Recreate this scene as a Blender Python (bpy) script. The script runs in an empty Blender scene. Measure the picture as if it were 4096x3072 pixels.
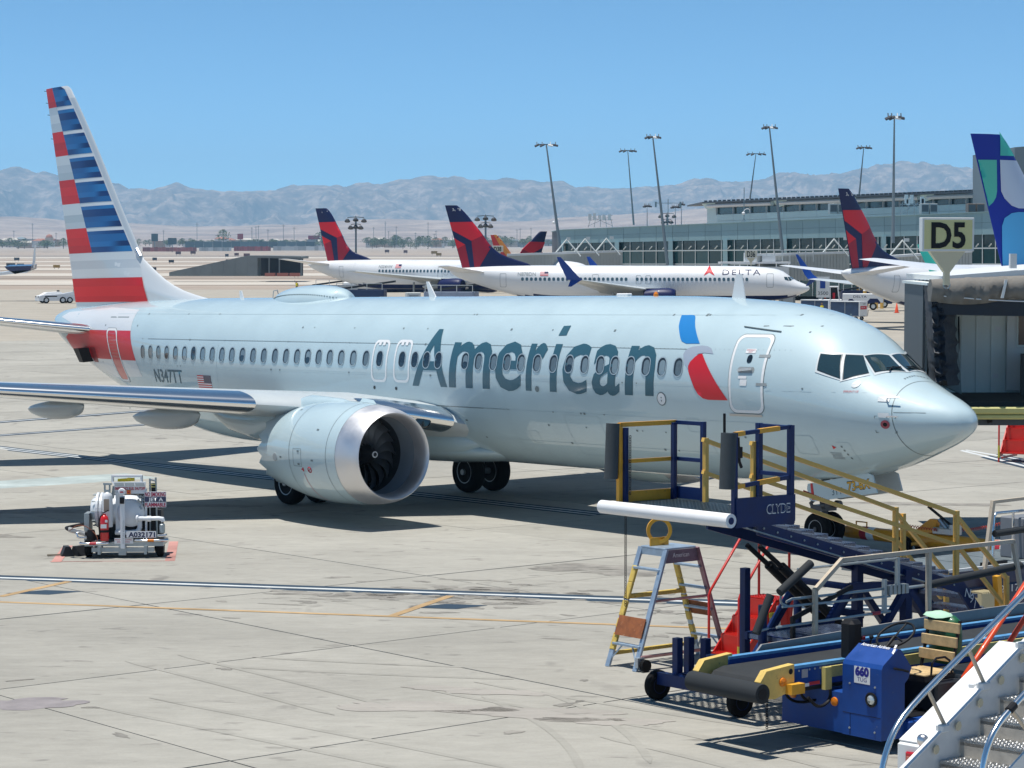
import bpy, bmesh, math, random
from mathutils import Vector, Matrix, noise
from mathutils.bvhtree import BVHTree
C = bpy.context.scene.collection
scn = bpy.context.scene
rnd = random.Random(7)
R = math.radians

# ------------------------------------------------------------------ camera
cam = bpy.data.cameras.new('camera')
cam.lens = 80.0; cam.sensor_width = 36.0
cam.clip_start = 0.5; cam.clip_end = 60000
camo = bpy.data.objects.new('camera', cam); C.objects.link(camo)
camo.location = (0, 0, 6.6533)
camo.rotation_euler = (math.pi/2 - 0.06185, 0, 0)
scn.camera = camo

# ------------------------------------------------------------------ sky, sun, exposure
SUN = Vector((-0.16, -0.03, 1)).normalized()
w = bpy.data.worlds.new('World'); scn.world = w; w.use_nodes = True
nt = w.node_tree; bg = nt.nodes['Background']
sky = nt.nodes.new('ShaderNodeTexSky'); sky.sky_type = 'NISHITA'; sky.sun_disc = False
sky.sun_elevation = math.asin(SUN.z); sky.sun_rotation = math.atan2(SUN.x, SUN.y)
sky.altitude = 8000; sky.air_density = 1.0; sky.dust_density = 0.0; sky.ozone_density = 4.0
hs = nt.nodes.new('ShaderNodeHueSaturation'); hs.inputs['Saturation'].default_value = 1.0
wb = nt.nodes.new('ShaderNodeVectorMath'); wb.operation = 'MULTIPLY'; wb.inputs[1].default_value = (.80, 1.2, 1.16)   # the camera's cool white balance
nt.links.new(sky.outputs[0], hs.inputs['Color']); nt.links.new(hs.outputs[0], wb.inputs[0]); nt.links.new(wb.outputs[0], bg.inputs[0])
bg.inputs[1].default_value = 0.122
sun = bpy.data.lights.new('sun', 'SUN'); sun.energy = 5.0; sun.angle = R(0.53); sun.color = (1, 0.965, 0.9)
suno = bpy.data.objects.new('sun', sun); C.objects.link(suno)
suno.rotation_euler = (-SUN).to_track_quat('-Z', 'Y').to_euler()
scn.view_settings.view_transform = 'Standard'; scn.view_settings.look = 'None'
scn.view_settings.exposure = 0.1; scn.view_settings.gamma = 1.0
scn.view_settings.use_curve_mapping = False
scn.cycles.volume_bounces = 2; scn.cycles.max_bounces = 6

# ------------------------------------------------------------------ ground height (the apron falls away from the terminal)
TILT = 0.022
def gz(Y):
    if Y < 80: return -TILT*(Y-57)
    if Y < 600: return -TILT*23 - .005*(Y-80)
    return -TILT*23 - .005*520

# ------------------------------------------------------------------ materials
MAT = {}
def mat(name, col, rough=.5, metal=0., var=.0, scale=3., bump=0., bscale=30., coat=0., spec=.5, wear=None, emit=0., rand=0.):
    if name in MAT: return MAT[name]
    m = bpy.data.materials.new(name); m.use_nodes = True; MAT[name] = m
    N = m.node_tree.nodes; L = m.node_tree.links; b = N['Principled BSDF']
    b.inputs['Base Color'].default_value = (*col, 1); b.inputs['Roughness'].default_value = rough
    b.inputs['Metallic'].default_value = metal; b.inputs['Specular IOR Level'].default_value = spec
    if coat: b.inputs['Coat Weight'].default_value = coat; b.inputs['Coat Roughness'].default_value = .04
    if emit: b.inputs['Emission Color'].default_value = (*col, 1); b.inputs['Emission Strength'].default_value = emit
    tc = N.new('ShaderNodeTexCoord')
    out = None
    if var or wear or rand:
        nz = N.new('ShaderNodeTexNoise'); nz.inputs['Scale'].default_value = scale; nz.inputs['Detail'].default_value = 6
        nz.inputs['Roughness'].default_value = .65
        L.new(tc.outputs['Object'], nz.inputs['Vector'])
        mr = N.new('ShaderNodeMapRange'); mr.inputs[1].default_value = .3; mr.inputs[2].default_value = .7
        mr.inputs[3].default_value = 1-var; mr.inputs[4].default_value = 1+var
        L.new(nz.outputs[0], mr.inputs[0])
        val = mr.outputs[0]
        if rand:
            oi = N.new('ShaderNodeObjectInfo'); m2 = N.new('ShaderNodeMapRange'); m2.inputs[3].default_value = 1-rand; m2.inputs[4].default_value = 1+rand
            L.new(oi.outputs['Random'], m2.inputs[0]); mm = N.new('ShaderNodeMath'); mm.operation = 'MULTIPLY'
            L.new(val, mm.inputs[0]); L.new(m2.outputs[0], mm.inputs[1]); val = mm.outputs[0]
        vm = N.new('ShaderNodeVectorMath'); vm.operation = 'SCALE'; vm.inputs[0].default_value = col
        L.new(val, vm.inputs['Scale']); out = vm.outputs[0]
        if wear:   # (colour, amount 0..1, scale): chipped or dirty patches
            n2 = N.new('ShaderNodeTexNoise'); n2.inputs['Scale'].default_value = wear[2]; n2.inputs['Detail'].default_value = 8
            n2.inputs['Roughness'].default_value = .75
            L.new(tc.outputs['Object'], n2.inputs['Vector'])
            r2 = N.new('ShaderNodeMapRange'); r2.inputs[1].default_value = .68-.35*wear[1]; r2.inputs[2].default_value = .72-.3*wear[1]
            L.new(n2.outputs[0], r2.inputs[0])
            mx = N.new('ShaderNodeMix'); mx.data_type = 'RGBA'; mx.inputs[7].default_value = (*wear[0], 1)
            L.new(r2.outputs[0], mx.inputs[0]); L.new(out, mx.inputs[6]); out = mx.outputs[2]
        L.new(out, b.inputs['Base Color'])
        r3 = N.new('ShaderNodeMapRange'); r3.inputs[1].default_value = .3; r3.inputs[2].default_value = .7
        r3.inputs[3].default_value = max(.02, rough-.08); r3.inputs[4].default_value = min(1, rough+.1)
        L.new(nz.outputs[0], r3.inputs[0]); L.new(r3.outputs[0], b.inputs['Roughness'])
    if bump:
        n3 = N.new('ShaderNodeTexNoise'); n3.inputs['Scale'].default_value = bscale; n3.inputs['Detail'].default_value = 4
        L.new(tc.outputs['Object'], n3.inputs['Vector'])
        bp = N.new('ShaderNodeBump'); bp.inputs['Strength'].default_value = bump; bp.inputs['Distance'].default_value = .02
        L.new(n3.outputs[0], bp.inputs['Height']); L.new(bp.outputs[0], b.inputs['Normal'])
    return m

# ------------------------------------------------------------------ mesh helpers
def lerp(a, b, t): return a + (b-a)*t
class MB:
    """collects shapes and links them as ONE mesh object"""
    def __init__(s): s.v = []; s.f = []; s.fm = []; s.mi = 0
    def add(s, vs, fs):
        o = len(s.v); s.v += [tuple(p) for p in vs]
        for f in fs: s.f.append(tuple(i+o for i in f)); s.fm.append(s.mi)
        return s
    def box(s, x0, x1, y0, y1, z0, z1, M=None, ch=0.):
        if x0 > x1: x0, x1 = x1, x0
        if y0 > y1: y0, y1 = y1, y0
        if z0 > z1: z0, z1 = z1, z0
        c = min(ch, (x1-x0)*.45, (y1-y0)*.45, (z1-z0)*.45)
        if c <= 0:
            P = [(x, y, z) for z in (z0, z1) for x, y in ((x0, y0), (x1, y0), (x1, y1), (x0, y1))]
            Fc = [(3, 2, 1, 0), (4, 5, 6, 7), (0, 1, 5, 4), (1, 2, 6, 5), (2, 3, 7, 6), (3, 0, 4, 7)]
        else:
            bm = bmesh.new(); bmesh.ops.create_cube(bm, size=1)
            for v in bm.verts: v.co = ((x0+x1)/2+v.co.x*(x1-x0), (y0+y1)/2+v.co.y*(y1-y0), (z0+z1)/2+v.co.z*(z1-z0))
            bmesh.ops.bevel(bm, geom=bm.edges[:], offset=c, segments=1, affect='EDGES', profile=.5)
            bm.verts.ensure_lookup_table(); P = [v.co.copy() for v in bm.verts]
            Fc = [[v.index for v in f.verts] for f in bm.faces]; bm.free()
        if M is not None: P = [M @ Vector(p) for p in P]
        return s.add(P, Fc)
    def bar(s, a, b, w, h=None, up=(0, 0, 1), ch=0.):
        """square bar from a to b"""
        a = Vector(a); b = Vector(b); h = h or w; d = b-a; L_ = d.length; x = d.normalized(); upv = Vector(up)
        if abs(x.dot(upv)) > .98: upv = Vector((1, 0, 0))
        y = upv.cross(x).normalized(); z = x.cross(y)
        M = Matrix((x, y, z)).transposed().to_4x4(); M.translation = a
        return s.box(0, L_, -w/2, w/2, -h/2, h/2, M, ch)
    def ring(s, c, x, y, r, n):
        return [Vector(c)+Vector(x)*(r*math.cos(2*math.pi*i/n))+Vector(y)*(r*math.sin(2*math.pi*i/n)) for i in range(n)]
    def loft(s, rings, cap0=True, cap1=True, closed=True):
        n = len(rings[0]); vs = [p for r in rings for p in r]; fs = []
        for k in range(len(rings)-1):
            for i in range(n if closed else n-1):
                j = (i+1) % n; fs.append((k*n+i, k*n+j, (k+1)*n+j, (k+1)*n+i))
        if cap0: fs.append(tuple(range(n-1, -1, -1)))
        if cap1: fs.append(tuple((len(rings)-1)*n+i for i in range(n)))
        return s.add(vs, fs)
    def tube(s, pts, r, n=8, cap=True, smooth_path=0):
        pts = [Vector(p) for p in pts]
        if smooth_path:
            for _ in range(smooth_path):
                q = [pts[0]]
                for a, b in zip(pts, pts[1:]): q += [a.lerp(b, .25), a.lerp(b, .75)]
                pts = q+[pts[-1]]
        rr = r if isinstance(r, (list, tuple)) else [r]*len(pts)
        t = (pts[1]-pts[0]).normalized(); up = Vector((0, 0, 1)) if abs(t.z) < .95 else Vector((1, 0, 0))
        x = up.cross(t).normalized(); rings = []
        for i, p in enumerate(pts):
            if i == 0: tt = pts[1]-pts[0]
            elif i == len(pts)-1: tt = pts[-1]-pts[-2]
            else: tt = (pts[i+1]-p).normalized()+(p-pts[i-1]).normalized()
            tt = tt.normalized(); x = (x-tt*x.dot(tt)).normalized(); y = tt.cross(x)
            k = 1.
            if 0 < i < len(pts)-1:
                cs = max(.5, (pts[i+1]-p).normalized().dot(tt)); k = 1/cs
            rings.append(s.ring(p, x, y, rr[min(i, len(rr)-1)]*(k if k < 1.3 else 1.3), n))
        return s.loft(rings, cap, cap)
    def lathe(s, prof, c=(0, 0, 0), axis=(0, 0, 1), n=24, cap=True):
        """prof = [(radius, height along axis)]"""
        ax = Vector(axis).normalized(); up = Vector((0, 0, 1)) if abs(ax.z) < .9 else Vector((1, 0, 0))
        x = up.cross(ax).normalized(); y = ax.cross(x)
        rings = [s.ring(Vector(c)+ax*h, x, y, max(r, 1e-4), n) for r, h in prof]
        return s.loft(rings, cap, cap)
    def prism(s, poly, ext, flip=False):
        """poly = list of 3d points, ext = extrusion vector"""
        P = [Vector(p) for p in poly]; e = Vector(ext); n = len(P)
        vs = P+[p+e for p in P]
        fs = [tuple(range(n-1, -1, -1)), tuple(n+i for i in range(n))]+[(i, (i+1) % n, n+(i+1) % n, n+i) for i in range(n)]
        return s.add(vs, fs)
    def quad(s, *p): return s.add(p, [tuple(range(len(p)))])
    def torus(s, c, axis, Rr, r, n=24, m=8):
        ax = Vector(axis).normalized(); up = Vector((0, 0, 1)) if abs(ax.z) < .9 else Vector((1, 0, 0))
        x = up.cross(ax).normalized(); y = ax.cross(x); vs = []; fs = []
        for i in range(n):
            a = 2*math.pi*i/n; d = x*math.cos(a)+y*math.sin(a)
            for j in range(m):
                b = 2*math.pi*j/m; vs.append(Vector(c)+d*(Rr+r*math.cos(b))+ax*(r*math.sin(b)))
        for i in range(n):
            for j in range(m): fs.append((i*m+j, ((i+1) % n)*m+j, ((i+1) % n)*m+(j+1) % m, i*m+(j+1) % m))
        return s.add(vs, fs)
    def build(s, name, m, parent=None, smooth=None, M=None, fix=True):
        me = bpy.data.meshes.new(name); me.from_pydata(s.v, [], s.f)
        ms = m if isinstance(m, (list, tuple)) else [m]
        for k in ms: me.materials.append(k)
        if len(ms) > 1: me.polygons.foreach_set('material_index', s.fm)
        if fix:
            bm = bmesh.new(); bm.from_mesh(me); bmesh.ops.recalc_face_normals(bm, faces=bm.faces); bm.to_mesh(me); bm.free()
        if smooth is not None: shade(me, smooth)
        return obj(name, me, parent, M)
def shade(me, ang):
    me.polygons.foreach_set('use_smooth', [True]*len(me.polygons))
    if ang < 180: me.set_sharp_from_angle(angle=R(ang))
def obj(name, me, parent=None, M=None):
    o = bpy.data.objects.new(name, me); C.objects.link(o)
    if parent is not None: o.parent = parent
    if M is not None: o.matrix_local = M
    return o
def tag(o, label=None, cat=None, group=None, kind=None):
    if label: o['label'] = label
    if cat: o['category'] = cat
    if group: o['group'] = group
    if kind: o['kind'] = kind
    return o
def thing(name, label, cat, M=None, group=None):
    o = bpy.data.objects.new(name, None); C.objects.link(o); o.empty_display_size = .3
    if M is not None: o.matrix_world = M
    return tag(o, label, cat, group)
def kids(o): return [c for c in ALLCH.get(o.name, [])] if False else list(o.children)
def copy_tree(o, M=None, parent=None):
    c = o.copy(); C.objects.link(c)
    if parent is not None: c.parent = parent; c.matrix_parent_inverse = o.matrix_parent_inverse
    if M is not None: c.matrix_world = M
    for ch in list(o.children): copy_tree(ch, None, c)
    return c
def place(X, Y, deg=0., Z=None, tilt=True, s=1.):
    """frame standing on the ground: x axis at deg, z up (leaning with the apron slope)"""
    t = (TILT if Y < 80 else .005 if Y < 600 else 0) if tilt else 0
    a = R(deg); x = Vector((math.cos(a), math.sin(a), -t*math.sin(a))).normalized()
    up = Vector((0, t, 1)).normalized(); y = up.cross(x)
    M = Matrix((x*s, y*s, up*s)).transposed().to_4x4(); M.translation = (X, Y, gz(Y) if Z is None else Z)
    return M
FONT_CACHE = {}
def text_mesh(body, size=1., shear=0., xs=1., bold=0., space=1.):
    """flat lettering as a mesh in the XY plane, left bottom at the origin"""
    k = (body, size, shear, xs, bold, space)
    if k in FONT_CACHE: return FONT_CACHE[k]
    cu = bpy.data.curves.new('lettering', 'FONT'); cu.body = body; cu.size = size; cu.shear = shear
    cu.offset = bold*size; cu.space_character = space; cu.resolution_u = 3; cu.fill_mode = 'FRONT'
    o = bpy.data.objects.new('lettering', cu); C.objects.link(o)
    dg = bpy.context.evaluated_depsgraph_get(); me = bpy.data.meshes.new_from_object(o.evaluated_get(dg))
    bpy.data.objects.remove(o)
    xsv = [v.co.x for v in me.vertices]; x0 = min(xsv)
    for v in me.vertices: v.co.x = (v.co.x-x0)*xs
    FONT_CACHE[k] = me; return me
def text(name, body, h, m, parent, origin, right, up, width=None, shear=0., bold=0., space=1., center=False):
    """flat print lying on a surface: cap height h, given width"""
    me = text_mesh(body, h/.73, shear, 1., bold, space).copy()
    wd = max(v.co.x for v in me.vertices); k = (width/wd) if width else 1.
    for v in me.vertices: v.co.x = v.co.x*k-(wd*k/2 if center else 0)
    x = Vector(right).normalized(); y = Vector(up).normalized(); y = (y-x*y.dot(x)).normalized(); z = x.cross(y)
    M = Matrix((x, y, z)).transposed().to_4x4(); M.translation = Vector(origin)
    me.transform(M); me.materials.clear(); me.materials.append(m)
    return obj(name, me, parent)
# ------------------------------------------------------------------ the setting
def struct(name, mb, m, **k):
    o = mb.build(name, m, **k); o['kind'] = 'structure'; return o
def concrete(name, col, dark, slab=False, dirt=1.):
    m = bpy.data.materials.new(name); m.use_nodes = True
    N = m.node_tree.nodes; L = m.node_tree.links; b = N['Principled BSDF']
    ge = N.new('ShaderNodeNewGeometry'); b.inputs['Roughness'].default_value = .92; b.inputs['Specular IOR Level'].default_value = .2
    def nz(scale, det=8, rough=.6, stretch=None, rot=0):
        n = N.new('ShaderNodeTexNoise'); n.inputs['Scale'].default_value = scale; n.inputs['Detail'].default_value = det; n.inputs['Roughness'].default_value = rough
        mp = N.new('ShaderNodeMapping'); mp.inputs['Rotation'].default_value = (0, 0, rot)
        if stretch: mp.inputs['Scale'].default_value = (*stretch, 1)
        L.new(ge.outputs['Position'], mp.inputs[0]); L.new(mp.outputs[0], n.inputs['Vector']); return n.outputs[0]
    def rng(v, a, b_, c, d):
        r = N.new('ShaderNodeMapRange'); r.inputs[1].default_value = a; r.inputs[2].default_value = b_; r.inputs[3].default_value = c; r.inputs[4].default_value = d
        L.new(v, r.inputs[0]); return r.outputs[0]
    def mul(a, b_):
        q = N.new('ShaderNodeMath'); q.operation = 'MULTIPLY'; L.new(a, q.inputs[0])
        if isinstance(b_, float): q.inputs[1].default_value = b_
        else: L.new(b_, q.inputs[1])
        return q.outputs[0]
    val = mul(rng(nz(.25), .3, .7, .92, 1.07), rng(nz(2.5, 10, .75, (.45, 1.), R(-15)), .25, .75, .86, 1.1))
    val = mul(val, rng(nz(7., 6, .7, (.4, 1.), R(-12)), .3, .7, .93, 1.05))
    val = mul(val, rng(nz(28, 4, .7), .3, .7, .95, 1.05))
    # broad smears along the wheel paths
    val = mul(val, rng(nz(.5, 5, .6, (.12, 1.), R(-40)), .35, .7, 1.04, .93))
    # oil spots
    sp = rng(nz(1.1, 3, .5, (1., .55), .2), .64, .70, 0, 1); sp2 = rng(nz(3.2, 3, .55, (.45, 1.), R(-12)), .63, .7, 0, .8); 
    zone = rng(nz(.12, 2, .5), .5, .6, .0, 1.)
    stain = mul(sp, zone)
    mxx = N.new('ShaderNodeMath'); mxx.operation = 'MAXIMUM'; L.new(stain, mxx.inputs[0]); L.new(sp2, mxx.inputs[1]); stain = mxx.outputs[0]
    stain = mul(stain, .55*dirt)
    if slab:
        oi = N.new('ShaderNodeObjectInfo'); val = mul(val, rng(oi.outputs['Random'], 0, 1, .93, 1.06))
    vm = N.new('ShaderNodeVectorMath'); vm.operation = 'SCALE'; vm.inputs[0].default_value = col; L.new(val, vm.inputs['Scale'])
    mx = N.new('ShaderNodeMix'); mx.data_type = 'RGBA'; mx.inputs[7].default_value = (*dark, 1)
    L.new(stain, mx.inputs[0]); L.new(vm.outputs[0], mx.inputs[6]); L.new(mx.outputs[2], b.inputs['Base Color'])
    bp = N.new('ShaderNodeBump'); bp.inputs['Strength'].default_value = .25; bp.inputs['Distance'].default_value = .004
    L.new(nz(60, 5, .7), bp.inputs['Height']); L.new(bp.outputs[0], b.inputs['Normal'])
    return m
CONC = (.36, .345, .305)
m_slab = concrete('apron concrete', CONC, (.12, .11, .105), True)
m_joint = concrete('joint concrete', (.2, .18, .16), (.05, .05, .05))
m_far = concrete('far concrete', (.38, .345, .29), (.2, .18, .16), dirt=.3)

# ground: one sheet to the horizon
ys = [-60, 0, 20, 40, 57, 70, 80, 120, 200, 300, 420, 600, 900, 1500, 3000, 6000, 9500]
xs = [-12000, -3000, -800, -200, -80, -30, 0, 30, 80, 200, 800, 3000, 12000]
g = MB(); vs = [(x, y, gz(y)-.05) for y in ys for x in xs]; nx = len(xs)
g.add(vs, [(j*nx+i, j*nx+i+1, (j+1)*nx+i+1, (j+1)*nx+i) for j in range(len(ys)-1) for i in range(nx-1)])
m_desert = mat('desert soil', (.345, .285, .235), .95, var=.18, scale=.02, spec=.1)
ground = struct('ground', g, m_desert)
# apron: a concrete sheet with separate slabs on it as far as they can be told apart
def sheet(name, poly, m, dz, ny=24):
    """flat sheet over the sloping ground: poly = [(x0,x1) at y] rows"""
    s = MB(); rows = []
    for (y, x0, x1) in poly: rows.append([(x0, y, gz(y)+dz), (x1, y, gz(y)+dz)])
    vs = [p for r in rows for p in r]
    s.add(vs, [(2*j, 2*j+1, 2*j+3, 2*j+2) for j in range(len(rows)-1)])
    return struct(name, s, m)
sub = sheet('apron', [(y, -max(60, y*.9), max(60, y*.9)) for y in (-20, 20, 57, 80, 120, 200, 330)], m_joint, -.035)
far_apron = sheet('taxiway', [(y, -max(60, y*.9), max(60, y*.9)) for y in (165, 200, 330, 440)], m_far, -.012)
A_U = R(40.2); U2 = Vector((math.cos(A_U), math.sin(A_U))); T2 = Vector((math.sin(A_U), -math.cos(A_U)))
SU, ST = 6.17, 6.05
bu = Vector((-2.92, 25.58)).dot(U2); bt = Vector((-3.69, 25.61)).dot(T2)
n_slab = 0; cand = []
for i in range(-6, 34):
    for j in range(-34, 14):
        c = U2*(bu+(i+.5)*SU)+T2*(bt+(j+.5)*ST)
        if 20 < c.y < 176 and abs(c.x) < c.y*.225+6: cand.append((c.y, i, j))
cand.sort()
for k, (cy_, i, j) in enumerate(cand[:300]):
    gp_ = .016
    P = [U2*(bu+(i+a)*SU+da)+T2*(bt+(j+b)*ST+db) for a, b, da, db in ((0, 0, gp_, gp_), (1, 0, -gp_, gp_), (1, 1, -gp_, -gp_), (0, 1, gp_, -gp_))]
    up = rnd.uniform(-.003, .003)
    s = MB(); vs = [(p.x, p.y, gz(p.y)+up) for p in P]; s.prism(vs, (0, 0, -.034))
    s.build('slab', m_slab, sub, fix=True)
for k, (cy_, i, j) in enumerate(cand[300:]): pass
if len(cand) > 300:
    s = MB()
    for (cy_, i, j) in cand[300:]:
        P = [U2*(bu+(i+a)*SU+da)+T2*(bt+(j+b)*ST+db) for a, b, da, db in ((0, 0, .011, .011), (1, 0, -.011, .011), (1, 1, -.011, -.011), (0, 1, .011, -.011))]
        s.prism([(p.x, p.y, gz(p.y)) for p in P], (0, 0, -.034))
    o = s.build('far_slab', m_slab, sub); o['kind'] = 'stuff'

# painted markings, each a thin sheet above the slabs
def stripe(mb, a, b, w, dz=.007, n=None):
    a = Vector(a); b = Vector(b); d = (b-a); L_ = d.length; d.normalize(); q = Vector((-d.y, d.x))*(w/2)
    n = n or max(1, int(L_/4)); vs = []
    for i in range(n+1):
        p = a+d*(L_*i/n); vs += [(p.x-q.x, p.y-q.y, gz(p.y)+dz), (p.x+q.x, p.y+q.y, gz(p.y)+dz)]
    mb.add(vs, [(2*i, 2*i+1, 2*i+3, 2*i+2) for i in range(n)])
def worn(name, col, amt=.35):
    return mat(name, col, .85, var=.12+.3*amt, scale=.9, spec=.2)
m_white = worn('worn white paint', (.56, .58, .58)); m_navy = worn('worn dark border paint', (.035, .06, .09), .12)
m_tan = worn('faded orange paint', (.44, .3, .16), .5); m_redp = worn('faded red paint', (.45, .23, .2), .4)
m_bluep = worn('pale blue paint patch', (.36, .41, .4), .5)
def marking(name, segs, m, dz): 
    s = MB()
    for a, b, w_ in segs: stripe(s, a, b, w_, dz)
    return struct(name, s, m)
def ext(a, b, k0, k1):
    a = Vector(a); b = Vector(b); d = b-a; return (a-d*k0, b+d*k1)
l1 = ext((-9.71, 42.84), (2.43, 39.7), 1, 1.2)
marking('lane_border_marking', [(*l1, .66)], m_navy, .006)
marking('lane_marking', [(*l1, .15)], m_white, .0105)
l2 = ext((-8.95, 39.47), (1.71, 36.76), 1, .6)
marking('stand_marking', [(*l2, .13), ((-9.11, 40.17), (-8.3, 42.3), .16), ((-2.0, 37.77), (-1.1, 40.28), .16)], m_tan, .0075)
l3 = ext((-17.86, 79.1), (2.19, 55.19), .25, .0)
marking('lead_in_border_marking', [(*l3, .8)], m_navy, .0065)
marking('lead_in_marking', [((l3[0][0]+.1, l3[0][1]+.1), (l3[1][0]+.1, l3[1][1]+.1), .13), ((l3[0][0]-.16, l3[0][1]-.14), (l3[1][0]-.16, l3[1][1]-.14), .13)], m_white, .011)
marking('taxi_border_marking', [((-30, 72), (-12.6, 92.6), .7), ((-32, 76), (-12, 103.5), .8), ((16.4, 66), (14.9, 84), .6), ((17.6, 68), (14.4, 84), .6)], m_navy, .0055)
marking('taxi_marking', [((-30, 72), (-12.6, 92.6), .14), ((-32, 76), (-12, 103.5), .18), ((16.4, 66), (14.9, 84), .2), ((17.6, 68), (14.4, 84), .2)], m_white, .0115)
marking('red_marking', [((-9.16, 45.4), (-9.5, 48.4), .2), ((-6.9, 45.6), (-7.36, 49.2), .2), ((-9.3, 45.5), (-6.9, 45.6), .05)], m_redp, .0045)
marking('blue_patch', [((-17.5, 60.2), (-10.5, 66.5), 3.2)], m_bluep, .0035)
for k, (x, y) in enumerate(((-8.39, 40.76), (-1.05, 38.91))):
    M = Matrix.Translation((x, y, 0)); s = MB()
    dx = Vector((.97, -.24)); dy = Vector((.62, .78))
    P = [Vector((x, y))+dx*a+dy*b for a, b in ((-.55, -.32), (.3, -.32), (.45, .32), (-.3, .32))]
    s.quad(*[(p.x, p.y, gz(p.y)+.0045) for p in P]); struct('bay_number_marking', s, m_navy)
# faded stains left by parked trucks
m_st = mat('oil stained concrete', (.24, .225, .2), .85, var=.35, scale=2.5, spec=.3)
def blob(mb, x, y, rx, ry, ang, seed, dz=.0028, n=40):
    q = random.Random(seed); ph = [q.uniform(0, 6.28) for _ in range(6)]; c, s_ = math.cos(ang), math.sin(ang); vs = [(x, y, gz(y)+dz)]
    for i in range(n):
        t = 2*math.pi*i/n; rr = 1+.22*math.sin(2*t+ph[0])+.16*math.sin(3*t+ph[1])+.12*math.sin(5*t+ph[2])+.08*math.sin(9*t+ph[3])+.05*math.sin(14*t+ph[4])
        a, b = rx*rr*math.cos(t), ry*rr*math.sin(t); px, py = x+a*c-b*s_, y+a*s_+b*c; vs.append((px, py, gz(py)+dz))
    mb.add(vs, [(0, i+1, (i+1) % n+1) for i in range(n)])
mb = MB()
for k in range(70):
    y = rnd.gauss(40.3, 1.3); x = rnd.gauss(-.6, 2.2); blob(mb, x, y, rnd.uniform(.08, .38), rnd.uniform(.05, .16), rnd.gauss(-.2, .2), 400+k)
for k in range(30):
    y = rnd.gauss(36, 3); x = rnd.gauss(2.6, 1.3); blob(mb, x, y, rnd.uniform(.05, .3), rnd.uniform(.04, .13), rnd.gauss(-.2, .2), 500+k)
for k in range(14):
    y = rnd.uniform(27, 41); x = rnd.uniform(-.3, .1)*y*.75+rnd.gauss(.5, 2)
    blob(mb, x, y, rnd.uniform(.05, .22), rnd.uniform(.04, .11), rnd.uniform(0, 3), k)
for (x, y, rx, ry, k) in ((-2.6, 40.3, .6, .35, 1), (-1.6, 40.1, .5, .3, 2), (-.6, 41.2, .7, .3, 3), (.3, 39.4, .4, .2, 4), (1.4, 44.5, 1.1, .5, 5), (2.2, 43.6, .8, .35, 6), (-3.8, 40.6, .5, .2, 7), (-12.5, 56, 3.2, .6, 8), (-8.4, 57.5, 1.6, .5, 9), (-15.5, 54.5, 2.4, .4, 11), (-12, 50.6, 1.2, .3, 12), (9.5, 50.5, 1.4, .6, 13), (10.5, 58, 1.8, .5, 14)):
    blob(mb, x, y, rx, ry, rnd.uniform(-.3, .1), 100+k)
o = struct('oil_stain', mb, m_st)
m_fs = concrete('damp concrete', (.37, .345, .31), (.15, .14, .13)); mb = MB()
for (x, y, rx, ry, k) in ((-1.2, 29.4, 1.0, .4, 1), (.4, 28.9, 1.3, .35, 2), (1.2, 28.4, .7, .25, 3), (-.5, 30.6, .9, .25, 4)): blob(mb, x, y, rx, ry, -.25, 200+k, .0022)
struct('damp_patch', mb, m_fs)
mb = MB(); blob(mb, -6.6, 29.6, .9, .45, .3, 301, .0024); struct('purple_stain', mb, mat('purple grey stain', (.25, .225, .225), .8, var=.2, scale=3))

# faint tyre tracks curving across the slabs
m_tyre = concrete('tyre marked concrete', (.335, .321, .284), (.15, .14, .13)); mb = MB()
for k in range(10):
    a = Vector((rnd.uniform(-7, 6), rnd.uniform(26, 44))); ang = rnd.choice((R(-52), R(-48), R(-12), R(40)))+rnd.gauss(0, .12); ln = rnd.uniform(4, 13); cv = rnd.gauss(0, .011); p = a.copy()
    for off in (0, .9):
        p = a+Vector((-math.sin(ang), math.cos(ang)))*off; th_ = ang; vs = []
        for i in range(17):
            q = Vector((-math.sin(th_), math.cos(th_)))*(.055 if 0 < i < 16 else .01); vs += [(p.x-q.x, p.y-q.y, gz(p.y)+.0013+.0001*k), (p.x+q.x, p.y+q.y, gz(p.y)+.0013+.0001*k)]; p = p+Vector((math.cos(th_), math.sin(th_)))*(ln/16); th_ += cv
        mb.add(vs, [(2*i, 2*i+1, 2*i+3, 2*i+2) for i in range(16)])
struct('tyre_mark', mb, m_tyre)

# airfield beyond: pale runways across brown soil
def band(name, y0, y1, x0, x1, m, skew=0.):
    s = MB(); n = 16
    vs = []
    for i in range(n+1):
        x = x0+(x1-x0)*i/n
        for y in (y0+skew*(x-x0), y1+skew*(x-x0)): vs.append((x, y, gz(y)+.03))
    s.add(vs, [(2*i, 2*i+2, 2*i+3, 2*i+1) for i in range(n)]); return struct(name, s, m)
m_run = mat('runway concrete', (.5, .455, .395), .95, var=.12, scale=.03, spec=.1)
for y0, y1 in ((470, 560), (640, 700), (790, 850), (930, 985), (1120, 1190), (1420, 1560)): band('runway', y0, y1, -3000, 3000, m_run, .012)
m_shoulder = mat('dark runway shoulder', (.27, .225, .19), .95, var=.2, scale=.05)
for y0, y1 in ((600, 606), (1580, 1800)): band('shoulder', y0, y1, -3000, 3000, m_shoulder, .012)

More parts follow.
